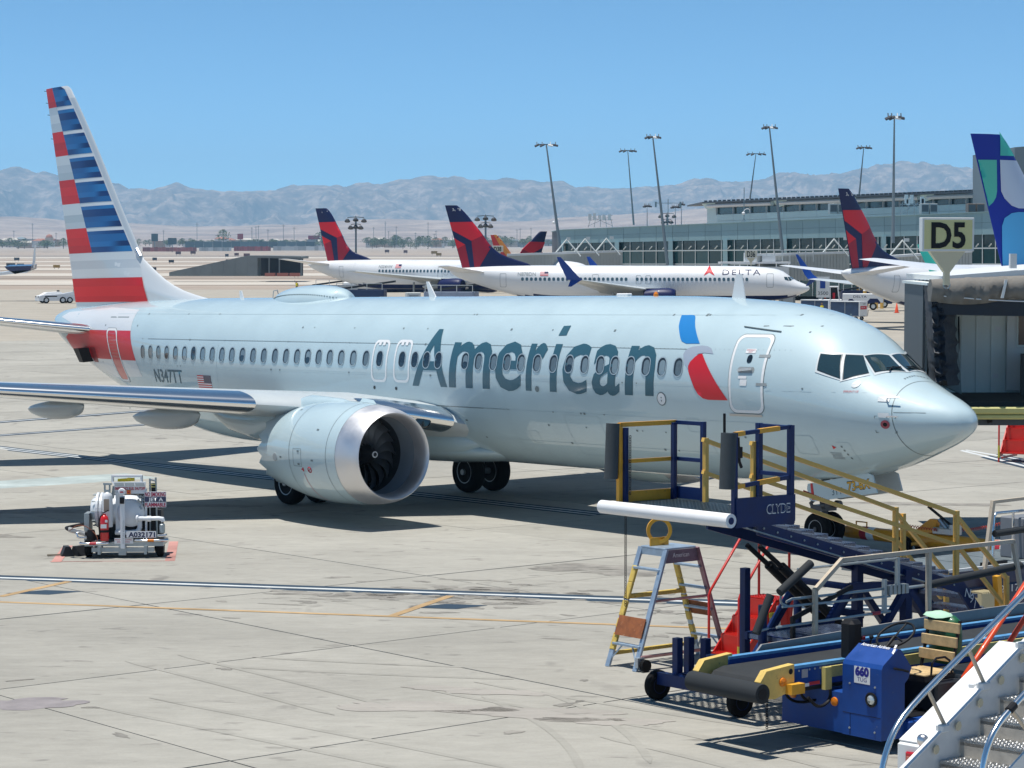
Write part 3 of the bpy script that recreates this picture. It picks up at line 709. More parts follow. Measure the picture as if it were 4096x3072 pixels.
disc('drain_port', 11.32, 3.14, .07, seam, .012)
for x in (17.9, 16.95): disc('exit_light', x, 2.98+.02, .045, win_dark, .01, 12)
o = disc('door_latch', 2.04, 3.46, .07, ltgrey, .01); FU.word('placard_text', redmark, jet, 'EMERGENCY USE', 2.2, 1.93, 3.3, .04, off=.01)
o = FU.put('service_panel', paint_silver, jet, rrect(2.3, 2.08, .3, .42, .05), .004)
for i in range(4): disc('button', 2.35-.02*i, 2.2-.08*i, .022, seam, .008, 8, o)
FU.put('red_arrow', decal_red, jet, [(2.56, 2.14), (2.56, 2.22), (2.48, 2.18)], .006)
for i in range(5): FU.put('placard_text', midgrey, jet, rrect(2.56, 2.06-.03*i, .26-.02*(i % 3), .012, .004, 1), .006)
for i in range(9):
    y = -.1+.05*i*1.4; p = FU.top(1.55-.012*abs(i-4), y*1.2-.25, .006); mb = MB(); mb.add([p+Vector(v) for v in ((-.03, -.02, -.01), (-.03, .02, -.01), (.03, .0, .01))], [(0, 1, 2)]); mb.build('vortex_mark', win_dark, jet, fix=False)

# cockpit windows
def cockpit_pane(name, P, m, off, top=False, n=8, sg=1):
    mb = MB(); vs = []
    for i in range(n+1):
        for j in range(n+1):
            u, v = i/n, j/n; a = [lerp(lerp(P[0][k], P[1][k], u), lerp(P[3][k], P[2][k], u), v) for k in range(2)]
            vs.append(FU.top(a[0], sg*a[1], off) if top else FU.side(a[0], a[1], off, sg))
    mb.add(vs, [(i*(n+1)+j, (i+1)*(n+1)+j, (i+1)*(n+1)+j+1, i*(n+1)+j+1) for i in range(n) for j in range(n)])
    return mb
pane_m = mat('cockpit glass', (.02, .045, .055), .04, coat=1., spec=.8)
frame_w = mat('cockpit frame paint', (.62, .66, .67), .35, coat=.4)
def grow(P, k):
    cx_ = sum(p[0] for p in P)/4; cz = sum(p[1] for p in P)/4
    return [(p[0]+(k if p[0] > cx_ else -k), p[1]+(k if p[1] > cz else -k)) for p in P]
def cut_corner(mb): return mb
for sg in (1, -1):
    for k, P in enumerate(([(2.93, 4.05), (2.84, 3.74), (2.36, 3.57), (2.58, 4.03)], [(2.52, 4.03), (2.29, 3.55), (1.99, 3.68), (2.31, 4.01)])):
        f = cockpit_pane('f', grow(P, .045), frame_w, .01, sg=sg).build('cockpit_window', frame_w, jet, smooth=180)
        cockpit_pane('d', grow(P, .012), win_dark, .014, sg=sg).build('rim', win_dark, f, smooth=180)
        cockpit_pane('p', P, pane_m, .018, sg=sg).build('pane', pane_m, f, smooth=180)
    P = [(2.29, .60), (1.93, .70), (1.70, .06), (2.15, .05)]
    f = cockpit_pane('f', [(2.33, .66), (1.88, .77), (1.66, .0), (2.19, .0)], frame_w, .012, True, sg=sg).build('cockpit_window', frame_w, jet, smooth=180)
    cockpit_pane('d', [(2.30, .62), (1.92, .72), (1.69, .05), (2.16, .04)], win_dark, .017, True, sg=sg).build('rim', win_dark, f, smooth=180)
    cockpit_pane('p', P, pane_m, .021, True, sg=sg).build('pane', pane_m, f, smooth=180)
    mb = MB(); mb.tube([FU.top(1.78, sg*.45, .05), FU.top(1.83, sg*.3, .06), FU.top(1.76, sg*.1, .05)], .014, 6); mb.tube([FU.top(1.86, sg*.44, .05), FU.top(1.80, sg*.08, .055)], .01, 5); mb.build('wiper', blackm, jet)

# fin and its stripes
LEt = pchip([(5.1, 27.9), (5.3, 29.13), (5.54, 30.53), (5.88, 31.64), (6.28, 32.49), (6.54, 33.0), (6.97, 33.38), (11.95, 37.5), (12.2, 37.75), (12.28, 37.98)])
TEf = lambda z: 37.4+(z-4.96)*(39.46-37.42)/(12.27-4.96)
def fin_thk(x, z):
    le, te = LEt(z), TEf(z); c = te-le; k = lerp(.4, .15, (z-5)/7.3); mx_ = min(c, 4.8); xc = (x-le)/c
    xc = max(0., min(1., xc)); t = min(1., 1.25*math.sqrt(max(0, min(1, (x-le)/(mx_*.55)))))*(1 if xc < .45 else 1-((xc-.45)/.55)**1.5*.93)
    low = max(0., 1-(z-5.0)/1.6); return k*.5*t*(1 if z > 6.9 else lerp(1., .6+.4*max(0, min(1, (x-31.5)/2.5)), low))
def fin_mesh():
    mb = MB(); rings = []; zs = [4.75, 5.0, 5.15, 5.3, 5.42, 5.54, 5.7, 5.88, 6.08, 6.28, 6.54, 6.75, 6.97]+[7.2+.4*i for i in range(12)]+[11.95, 12.12, 12.22, 12.28]
    n = 26
    for z in zs:
        zz = max(z, 5.1); le, te = LEt(zz), TEf(zz); up_, dn = [], []
        for i in range(n+1):
            t = (i/n)**1.7; x = le+(te-le)*t; y = fin_thk(x, zz); y *= 1 if z < 12.1 else .75 if z < 12.2 else .4 if z < 12.27 else .05
            up_.append(Vector((x, y, z))); dn.append(Vector((x, -y, z)))
        rings.append(up_+dn[::-1][:-1] if True else None)
    mb.loft(rings); return mb
fin = fin_mesh().build('tail_fin', white_tail, jet, smooth=40)
def fin_decal(name, m, pts, off=.006, sgs=(1, -1)):
    for sg in sgs:
        bm = bmesh.new(); bm.faces.new([bm.verts.new((x, 0, z)) for x, z in pts]); bmesh.ops.triangulate(bm, faces=bm.faces[:])
        xs_ = [v.co.x for v in bm.verts]; x = min(xs_)+.13
        while x < max(xs_):
            bmesh.ops.bisect_plane(bm, geom=bm.verts[:]+bm.edges[:]+bm.faces[:], plane_co=(x, 0, 0), plane_no=(1, 0, 0)); x += .25
        for v in bm.verts: v.co.y = sg*(fin_thk(v.co.x, v.co.z)+off)
        bm.normal_update()
        for f in bm.faces:
            if f.normal.y*sg < 0: f.normal_flip()
        me = bpy.data.meshes.new(name); bm.to_mesh(me); bm.free(); me.materials.append(m); shade(me, 180); obj(name, me, fin)
reds = [mat('tail red %s' % n, c, .4, coat=.1, spec=.3) for n, c in (('bright', (.7, .014, .016)), ('mid', (.62, .011, .014)), ('deep', (.53, .01, .014)))]
greys = [mat('tail grey %s' % n, c, .3, coat=.6) for n, c in (('pale', (.62, .65, .66)), ('mid', (.5, .54, .57)), ('deep', (.42, .47, .5)))]
def blue_grad(name, c0, c1, x0, x1):
    m = mat(name, c0, .4, coat=.15, spec=.3); N = m.node_tree.nodes; L = m.node_tree.links; b = N['Principled BSDF']; tc = N.new('ShaderNodeTexCoord'); sx = N.new('ShaderNodeSeparateXYZ'); L.new(tc.outputs['Object'], sx.inputs[0])
    mr = N.new('ShaderNodeMapRange'); mr.interpolation_type = 'SMOOTHSTEP'; mr.inputs[1].default_value = x0; mr.inputs[2].default_value = x1; L.new(sx.outputs[0], mr.inputs[0])
    mx = N.new('ShaderNodeMix'); mx.data_type = 'RGBA'; mx.inputs[6].default_value = (*c0, 1); mx.inputs[7].default_value = (*c1, 1); L.new(mr.outputs[0], mx.inputs[0]); L.new(mx.outputs[2], b.inputs['Base Color']); return m
Bx = lambda z: 38.58+(z-11.64)*(38.59-36.12)/(11.64-6.83)
Lx = lambda z: LEt(z)+.32
levels = [12.27, 11.62, 10.8, 10.0, 9.2, 8.41, 7.6, 6.8]
for i in range(7):
    z1, z0 = levels[i], levels[i+1]; red = (i % 2 == 0)
    cuts = [(1, .62, 0), (.62, .3, 1), (.3, 0, 2)] if i % 3 == 0 else [(1, .7, 1), (.7, .35, 0), (.35, 0, 1)] if i % 3 == 1 else [(1, .55, 0), (.55, .25, 2), (.25, 0, 1)]
    for (b, a, k) in cuts:
        zb, za = lerp(z0, z1, b), lerp(z0, z1, a)
        fin_decal('stripe', (reds if red else greys)[k], [(TEf(za)-.01, za), (Bx(za), za), (Bx(zb), zb), (TEf(zb)-.01, zb)])
    zt = z1 if i == 0 else z1-.12
    sub_ = [(1, .84), (.84, .5), (.5, .26), (.26, 0)]
    for q_, (b, a) in enumerate(sub_):
        zb, za = lerp(z0, zt, b), lerp(z0, zt, a); xm = Lx((za+zb)/2); wdt = Bx(za)-xm; c = rnd.choice(((.012, .06, .2), (.005, .03, .13), (.02, .19, .46), (.012, .12, .33))) if True else 0
        c0 = ((.004, .028, .12), (.02, .17, .42), (.006, .04, .16), (.015, .12, .33))[(q_+i) % 4]; c1 = ((.012, .1, .3), (.012, .12, .34), (.018, .15, .4), (.006, .05, .19))[(q_+2*i) % 4]
        fin_decal('stripe', blue_grad('tail blue %d %d' % (i, q_), c0, c1, xm+wdt*rnd.uniform(0, .3), xm+wdt*rnd.uniform(.45, 1)), [(Bx(za)-.0, za), (Lx(za), za), (Lx(zb), zb), (Bx(zb), zb)])
for (z1, z0, k) in ((6.8, 6.55, 0), (6.55, 6.28, 1), (6.28, 5.98, 0)): fin_decal('stripe', greys[k], [(TEf(z0), z0), (Lx(max(z0, 6.5)) if z0 > 6.5 else 33.1-(6.5-z0)*.4, z0), (Lx(z1) if z1 > 6.5 else 33.1-(6.5-z1)*.4, z1), (TEf(z1), z1)], .004)
fx = lambda z: 32.86-(5.98-z)*.52
for (z1, z0, k) in ((5.98, 5.72, 1), (5.72, 5.4, 0), (5.4, 5.22, 1)): fin_decal('stripe', reds[k], [(TEf(z0), z0), (fx(z0), z0), (fx(z1), z1), (TEf(z1), z1)], .02)
mb = MB(); vs = []; zz = [6.75+.3*i for i in range(18)]
for z in zz: 
    le = LEt(z)
    for k in range(-4, 5): x = le+.24*(abs(k)/4)**2; vs.append((x-(.012 if k == 0 else 0), math.copysign(fin_thk(x, z)+.007, k) if k else 0, z))
mb.add(vs, [(i*9+j, i*9+j+1, (i+1)*9+j+1, (i+1)*9+j) for i in range(len(zz)-1) for j in range(8)]); mb.build('leading_edge', mat('silver leading edge', (.55, .6, .63), .4, metal=.3), fin, smooth=60)
for z in (12.2, 11.8, 11.4, 10.6):
    mb = MB(); mb.tube([(TEf(z), 0, z), (TEf(z)+.16, 0, z+.02)], .01, 5); mb.build('static_wick', blackm, fin)
mb = MB(); mb.tube([(33.35, .05, 6.85), (33.1, .05, 6.62)], .07, 8); mb.build('fin_tip_light', chrome, fin)
# tailplane
def wing_loft(secs, th): 
    mb = MB(); mb.loft([airfoil(x, y, z, c, t) for (x, y, z, c), t in zip(secs, th)]); return mb
wing_m = mat('wing grey', (.5, .54, .55), .35, coat=.2, var=.03, scale=.5)
def le_cap(secs, th, frac, off, m_=8):
    mb = MB(); rows = []
    for (x, y, z, c), t in zip(secs, th):
        rows.append([]); 
        for k in range(-m_, m_+1):
            xc = frac*(abs(k)/m_)**2; yt = t*5*(.2969*math.sqrt(xc)-.126*xc-.3516*xc**2+.2843*xc**3)*c
            rows[-1].append((x+xc*c-off*(1-abs(k)/m_), y, z+(math.copysign(yt*(1 if k > 0 else .8)+off*min(1, abs(k)/2), k) if k else 0)))
    n = 2*m_+1; mb.add([p for r in rows for p in r], [(i*n+j, i*n+j+1, (i+1)*n+j+1, (i+1)*n+j) for i in range(len(rows)-1) for j in range(n-1)]); return mb
for sg in (1, -1):
    S = [(34.5, sg*.5, 4.33, 3.9), (34.75, sg*.9, 4.36, 3.75), (37.6, sg*7.17, 5.08, 1.6), (37.9, sg*7.3, 5.1, 1.2)]; T_ = [.1, .1, .09, .07]
    o = wing_loft(S, T_).build('tailplane', wing_m, jet, smooth=50); le_cap(S, T_, .1, .01).build('leading_edge', chrome, o, smooth=70)
    W_ = [(13.9, sg*.9, 2.0, 8.1), (14.7, sg*1.9, 2.28, 7.4), (15.3, sg*3.1, 2.5, 6.85), (16.6, sg*5.6, 2.7, 5.75), (19.5, sg*11.4, 3.13, 3.65), (22.3, sg*17.0, 3.58, 1.75), (22.55, sg*17.2, 3.6, 1.5)]; T_ = [.13, .128, .125, .12, .112, .1, .08]
    o = wing_loft(W_, T_).build('wing', wing_m, jet, smooth=50)
    le_cap([(14.62, sg*1.8, 2.26, 7.5), (15.3, sg*3.1, 2.5, 6.85), (15.62, sg*3.75, 2.55, 6.55)], [.132, .128, .126], .07, .012).build('leading_edge', chrome, o, smooth=70)
    le_cap([(16.82, sg*6.05, 2.735, 5.55), (19.5, sg*11.4, 3.13, 3.65), (22.3, sg*17.0, 3.58, 1.75)], [.122, .114, .102], .13, .012).build('slat', chrome, o, smooth=70)
    # landing light in the root edge
    q = MB(); q.lathe([(0, .02), (.16, .015), (.19, 0)], (14.98, sg*2.45, 2.3), (-.86, sg*.45, .05), 20); q.build('landing_light', darkglass, o)
    for (p, s_, zz, L_, hgt) in ((6.3, 20.5, 2.42, 3.4, .36), (8.9, 21.4, 2.68, 3.0, .31), (12.0, 22.3, 2.95, 2.6, .28)):
        mb = MB(); rings = []
        for i in range(15):
            t = i/14; r = math.sin(math.pi*t**.75)**.55 if 0 < t < 1 else .02; rings.append([Vector((s_-L_*.45+L_*t, sg*p+.2*r*math.cos(a), zz-.16*t+hgt*r*math.sin(a)*(.55 if math.sin(a) > 0 else 1.))) for a in [2*math.pi*k/14 for k in range(14)]])
        mb.loft(rings); mb.build('flap_fairing', wing_m, o, smooth=60)
    # wing root fairing
    mb = MB(); rings = []
    for i in range(17):
        t = i/16; x = 14.3+9.6*t; r = math.sin(math.pi*min(1, max(0, t)))**.45 if 0 < t < 1 else .03
        rings.append([Vector((x, sg*(1.05+.82*r*math.cos(a)), 1.72+.62*r*math.sin(a))) for a in [2*math.pi*k/20 for k in range(20)]])
    mb.loft(rings); mb.build('root_fairing', paint_silver, jet, smooth=60)
FU_belly = MB(); rings = []
for i in range(19):
    t = i/18; x = 13.4+9.4*t; r = math.sin(math.pi*t)**.4 if 0 < t < 1 else .05
    rings.append([Vector((x, 1.75*r*math.cos(a), 1.5+.42*r*math.sin(a))) for a in [2*math.pi*k/28 for k in range(28)]])
FU_belly.loft(rings); FU_belly.build('belly_fairing', paint_silver, jet, smooth=60)

# engines
def engine(sg):
    cy_, cz = sg*4.83, 1.64; ctr = (12.85, cy_, cz); ax = (1, 0, 0)
    mb = MB(); n = 64
    outer = [(1.155, .72), (1.18, 1.0), (1.2, 1.4), (1.205, 1.9), (1.19, 2.4), (1.15, 2.9), (1.075, 3.4), (.98, 3.85), (.93, 4.1)]
    x_, y_ = Vector((0, 1, 0)), Vector((0, 0, 1)); rings = [mb.ring(Vector(ctr)+Vector((h, 0, 0)), x_, y_, r, n) for r, h in outer]
    def chev(r, h, amp): return [Vector(ctr)+Vector((h+amp*(abs((i*16/n*2) % 2-1)), 0, 0))+x_*(r*math.cos(2*math.pi*i/n))+y_*(r*math.sin(2*math.pi*i/n)) for i in range(n)]
    rings.append(chev(.885, 4.28, .2)); rings.append(chev(.86, 4.27, .2)); rings += [mb.ring(Vector(ctr)+Vector((3.4, 0, 0)), x_, y_, .93, n)]
    mb.loft(rings, False, False)
    e = mb.build('engine', paint_silver, jet, smooth=50)
    mb = MB(); prof = [(1.152, .735), (1.13, .5), (1.095, .28), (1.05, .11), (1.015, .03), (.99, .0), (.965, .025), (.935, .1), (.905, .25), (.89, .45)]
    mb.loft([mb.ring(Vector(ctr)+Vector((h, 0, 0)), x_, y_, r, n) for r, h in prof], False, False); mb.build('inlet_lip', mat('bare aluminium lip', (.74, .73, .74), .45, metal=.85, var=.04, scale=1.5), e, smooth=60)
    mb = MB(); mb.loft([mb.ring(Vector(ctr)+Vector((h, 0, 0)), x_, y_, r, n) for r, h in ((.888, .45), (.885, .7), (.89, 1.0))], False, False); mb.build('inlet_duct', mat('inlet grey', (.28, .32, .36), .35, metal=.3), e, smooth=60)
    mb = MB(); mb.loft([mb.ring(Vector(ctr)+Vector((h, 0, 0)), x_, y_, r, n) for r, h in ((.89, 1.0), (.89, 1.7), (.01, 1.7))], False, False); mb.build('fan_case', mat('fan case black', (.02, .022, .026), .5), e, smooth=40)
    mb = MB(); mb.lathe([(.001, .72), (.05, .76), (.13, .87), (.2, 1.02), (.25, 1.16), (.27, 1.3)], ctr, ax, 28); sp = mb.build('spinner', mat('spinner black', (.015, .015, .018), .35), e, smooth=60)
    mb = MB(); mb.torus(Vector(ctr)+Vector((.775, 0, 0)), ax, .06, .018, 20, 6); mb.build('spiral_mark', whitem, e, smooth=60)
    bl = None; fm = mat('fan blade', (.33, .34, .36), .38, metal=.8)
    for k in range(18):
        if bl is None:
            mb = MB(); rows = []
            for i in range(9):
                t = i/8; r = lerp(.22, .87, t); tw = R(lerp(25, 62, t)); sw = .17*math.sin(t*math.pi)-.05*t; ch = lerp(.16, .21, t)
                for j in (-1, 0, 1):
                    d = ch*j; rows.append((1.22+d*math.cos(tw)*.9+.04*t, math.sin(sw+d*math.sin(tw)/max(r, .3))*r, math.cos(sw+d*math.sin(tw)/max(r, .3))*r))
            mb.add(rows, [(i*3+j, i*3+j+1, (i+1)*3+j+1, (i+1)*3+j) for i in range(8) for j in range(2)])
            bl = mb.build('fan_blade', fm, e, smooth=80, fix=False); o = bl
        else: o = bl.copy(); C.objects.link(o)
        o.matrix_local = Matrix.Translation(ctr) @ Matrix.Rotation(2*math.pi*k/18, 4, 'X')
    mb = MB(); mb.lathe([(.62, 3.5), (.55, 4.4), (.47, 4.9), (.44, 4.9), (.43, 4.0)], ctr, ax, 32, False); mb.lathe([(.3, 4.3), (.27, 5.0), (.1, 5.45), (.01, 5.55)], ctr, ax, 24); mb.build('exhaust_nozzle', mat('exhaust metal', (.25, .22, .2), .4, metal=.9), e, smooth=50)
    # seams, hatch, placards
    def et(h, a, off=.004):   # a = angle from straight up, towards the outside
        rr = pchip([(h_, r_) for r_, h_ in outer])(h)+off; return Vector(ctr)+Vector((h, sg*rr*math.sin(R(a)), rr*math.cos(R(a))))
    def patch(mb_, h0, h1, a0, a1, off, n1=2, n2=6):
        vs = [et(lerp(h0, h1, i/n1), lerp(a0, a1, j/n2), off) for i in range(n1+1) for j in range(n2+1)]
        mb_.add(vs, [(i*(n2+1)+j, i*(n2+1)+j+1, (i+1)*(n2+1)+j+1, (i+1)*(n2+1)+j) for i in range(n1) for j in range(n2)])
    mb = MB()
    for h0 in (1.05, 2.6): patch(mb, h0, h0+.012, -10, 190, .003, 1, 40)
    patch(mb, 2.05, 2.06, 84, 104, .004); patch(mb, 2.4, 2.41, 84, 104, .004); patch(mb, 2.05, 2.4, 84, 84.4, .004, 3, 1); patch(mb, 2.05, 2.4, 103.6, 104, .004, 3, 1)
    for h0, a0 in ((2.14, 86), (2.14, 100.5), (3.0, 95), (1.55, 95), (1.5, 60), (2.9, 30)): patch(mb, h0, h0+.09, a0, a0+2, .005, 1, 1)
    mb.build('cowl_seam', seam, e, fix=False)
    mb = MB(); patch(mb, 2.02, 2.035, 112, 160, .005, 1, 16); mb.build('red_line', redmark, e, fix=False)
    mb = MB(); c_ = et(1.75, 107, .006); nn = Vector((0, sg*math.sin(R(107)), math.cos(R(107)))); mb.torus(c_, nn, .065, .011, 20, 4); mb.bar(c_+Vector((-.04, 0, 0.03)), c_+Vector((.04, 0, -.03)), .018, .006); patch(mb, 2.0, 2.05, 105, 109.5, .006); patch(mb, 2.05, 2.1, 106.5, 108, .006); mb.build('warning_sign', redmark, e, fix=False)
    mb = MB(); c_ = et(3.35, 97, .006); mb.lathe([(0, .012), (.09, .01), (.1, 0)], c_, (0.2*0, sg, 0), 16); mb.build('pressure_vent', midgrey, e)
    # strake and pylon
    mb = MB(); mb.prism([(14.3, cy_-sg*.62, cz+1.03), (15.2, cy_-sg*.62, cz+1.05), (15.2, cy_-sg*.78, cz+1.24), (14.75, cy_-sg*.76, cz+1.2)], (0, .03, 0)); mb.build('strake', paint_silver, e)
    mb = MB(); rings = []
    for (x, z0, z1, wd) in ((14.35, 2.72, 2.8, .05), (15.0, 2.6, 2.9, .2), (16.2, 2.3, 2.95, .26), (17.4, 1.95, 2.75, .26), (18.6, 1.75, 2.6, .22), (20.0, 1.95, 2.5, .12), (20.8, 2.3, 2.5, .05)):
        rings.append([Vector((x, cy_+wd*math.cos(a), (z0+z1)/2+(z1-z0)/2*math.sin(a))) for a in [2*math.pi*k/12 for k in range(12)]])
    mb.loft(rings); mb.build('pylon', paint_silver, jet, smooth=60)
for sg in (1, -1): engine(sg)
# landing gear
gear_grey = mat('gear grey', (.35, .36, .36), .4, metal=.3, var=.1, scale=4)
rim_m = mat('wheel rim', (.5, .52, .53), .45, metal=.4, var=.1, scale=6)
for sg in (1, -1):
    mb = MB(); mb.tube([(19.6, sg*2.86, .56), (19.6, sg*2.86, 1.2)], .09, 10); mb.tube([(19.6, sg*2.86, 1.1), (19.5, sg*2.8, 2.6)], .14, 10); mb.tube([(19.6, sg*2.86, 1.2), (19.5, sg*1.5, 2.1)], .06, 8); mb.tube([(19.6, sg*2.2, .56), (19.6, sg*3.5, .56)], .08, 8); mb.tube([(19.85, sg*2.86, .8), (19.95, sg*2.86, 1.4), (19.7, sg*2.86, 1.9)], .04, 6)
    g_ = mb.build('main_gear', gear_grey, jet, smooth=50)
    for d in (-.43, .43): gear_wheel(g_, (19.6, sg*(2.86+d), .565), .565, .4, rim_m)
    mb = MB(); mb.prism([(19.2, sg*3.05, 1.05), (19.9, sg*3.05, 1.05), (20.1, sg*3.0, 1.75), (19.05, sg*3.0, 1.75)], (0, sg*.04, 0)); mb.build('gear_door', paint_silver, g_)
mb = MB(); mb.tube([(4.0, 0, .3), (4.0, 0, .9)], .07, 10); mb.tube([(4.0, 0, .8), (3.95, 0, 1.9)], .1, 10); mb.tube([(4.0, -.3, .345), (4.0, .3, .345)], .05, 8); mb.tube([(4.25, 0, .6), (4.4, 0, .85), (4.15, 0, 1.05)], .035, 6); mb.tube([(3.95, 0, 1.15), (2.9, 0, 1.75)], .045, 8)
mb.box(3.86, 4.2, -.22, .22, .72, .84); mb.lathe([(.08, -.06), (.08, .06)], (3.8, .2, .86), (1, 0, 0), 10); mb.lathe([(.08, -.06), (.08, .06)], (3.8, -.2, .86), (1, 0, 0), 10)
for k in range(7): mb.tube([(3.9+.04*k, .1*math.sin(k), .7), (4.05, .12*math.cos(k*2), 1.2)], .014, 5)
g_ = mb.build('nose_gear', mat('dark gear metal', (.09, .09, .095), .45, metal=.5, var=.2, scale=10), jet, smooth=50)
for d in (-.2, .2): gear_wheel(g_, (4.0, d, .345), .345, .2, rim_m)
for sg in (1, -1):
    P = [(4.13, 1.2), (4.11, 1.3), (2.4, 1.62), (2.28, 1.58), (2.16, 1.23), (3.9, .94), (4.05, .96)]
    mb = MB(); mb.prism([(x, sg*.36, z) for x, z in P], (0, sg*.035, 0)); dr = mb.build('gear_door', paint_silver if sg > 0 else wing_m, g_)
    if sg > 0:
        ux = Vector((-1, 0, .165)).normalized(); uz = Vector((0, 0, 1))
        text('door_text', '73-8X', .19, gold, dr, (2.95, .403, 1.22), ux, uz, .62, bold=.02); text('door_text_edge', '73-8X', .2, blackm, dr, (2.96, .399, 1.215), ux, uz, .64, bold=.045)
        text('door_text', '3TT', .15, letter_blue, dr, (3.4, .4, 1.1), ux, uz, .3)
        mb = MB(); mb.prism([(3.98, .397, .97), (3.9, .397, .97), (3.97, .397, 1.32), (4.03, .397, 1.31)], (0, .004, 0)); mb.build('red_stripe', decal_red, dr)
# roof: satellite dome, blade aerials, beacon
mb = MB(); rings = []
for i in range(19):
    t = i/18; x = 21.75+3.5*t; hh = .34*(math.sin(math.pi*t**.8)**.5 if 0 < t < 1 else .01); wd = .75*(math.sin(math.pi*t**.9)**.42 if 0 < t < 1 else .02); base = FU.t(x)-.3
    rings.append([Vector((x, wd*math.cos(a), base+max(0, math.sin(a))**.8*(hh+.3) if math.sin(a) >= 0 else base)) for a in [math.pi*k/16 for k in range(17)]])
mb.loft(rings, closed=False, cap0=False, cap1=False); dome = mb.build('satellite_dome', paint_silver, jet, smooth=60)
mb = MB()
for i in range(40):
    t = .04+.92*i/39; x = 21.75+3.5*t; wd = .75*(math.sin(math.pi*t**.9)**.42); a = .55; hh = .34*(math.sin(math.pi*t**.8)**.5)
    p = Vector((x, wd*math.cos(a)+.005, FU.t(x)-.3+math.sin(a)**.8*(hh+.3))); mb.box(p.x-.014, p.x+.014, p.y-.01, p.y+.01, p.z-.014, p.z+.014)
tag(mb.build('rivet_row', seam, dome), kind='stuff')
def blade(x0, x1, x2, x3, h, th=.035):
    mb = MB(); z = FU.t(x0)-.03; mb.prism([(x0, -th/2, z), (x1, -th/2, z), (x2, -th/2, z+h), (x3, -th/2, z+h)], (0, th, 0)); mb.build('blade_aerial', whitem, jet)
blade(6.38, 6.8, 6.66, 6.5, .56); blade(17.74, 18.02, 18.18, 18.08, .42); blade(27.15, 27.34, 27.36, 27.26, .24)
mb = MB(); mb.box(10.2, 10.6, -.08, .08, 5.25, 5.34, ch=.02); mb.build('roof_aerial', whitem, jet)
mb = MB(); mb.lathe([(.06, 0), (.055, .05), (.02, .1)], (9.3, 0, 5.27), (0, 0, 1), 10); mb.build('beacon', mat('amber lens', (.7, .2, .01), .3), jet)
mb = MB(); mb.tube([(25.35, .15, 5.25), (25.3, .15, 5.5), (25.1, .15, 5.52), (25.0, .15, 5.25)], .012, 5); mb.build('aerial_loop', steel, jet)
# ------------------------------------------------------------------ background: other aircraft, concourse, masts, airfield
FPX, PIT = 4915.71, 0.06185
def at(px, py, Y):
    """the place seen at that spot of the 2212-wide photograph, Y metres out"""
    a = (px-1106)/FPX; b = (829.5-py)/FPX; c, s_ = math.cos(PIT), math.sin(PIT)
    r = Vector((a, c+b*s_, -s_+b*c)); return Vector((0, 0, 6.6533))+r*(Y/r.y)
def stretch(tab, d, dz=0., k=1.): return [(x if x < 12 else x+d, z*k+dz) for x, z in tab]
d_red = mat('tail bright red', (.62, .01, .025), .45, coat=.05, spec=.3); d_dred = mat('tail dark red', (.3, .005, .025), .45, coat=.05, spec=.3)
d_navy = mat('tail navy', (.004, .009, .07), .45, coat=.05, spec=.3); d_blue = mat('winglet blue', (.008, .05, .28), .45, coat=.05, spec=.3)
win_far = mat('far cabin window', (.06, .11, .14), .15, coat=.5); ivory = paint_offwhite
WIN_ME = {}
def far_window(F, parent, x, z, w_, h, m):
    k = (w_, h)
    if k not in WIN_ME:
        me = bpy.data.meshes.new('cabin_window'); P = rrect(0, 0, w_, h, w_*.4, 3); me.from_pydata([(a, 0, b) for a, b in P], [], [tuple(range(len(P)))]); me.materials.append(m); WIN_ME[k] = me
    p = F.side(x, z, .02); q = F.side(x, z+.1, .02); u = (q-p).normalized(); M = Matrix((Vector((1, 0, 0)), Vector((1, 0, 0)).cross(u)*-1, u)).transposed().to_4x4(); M.translation = p
    return obj('cabin_window', WIN_ME[k], parent, M)
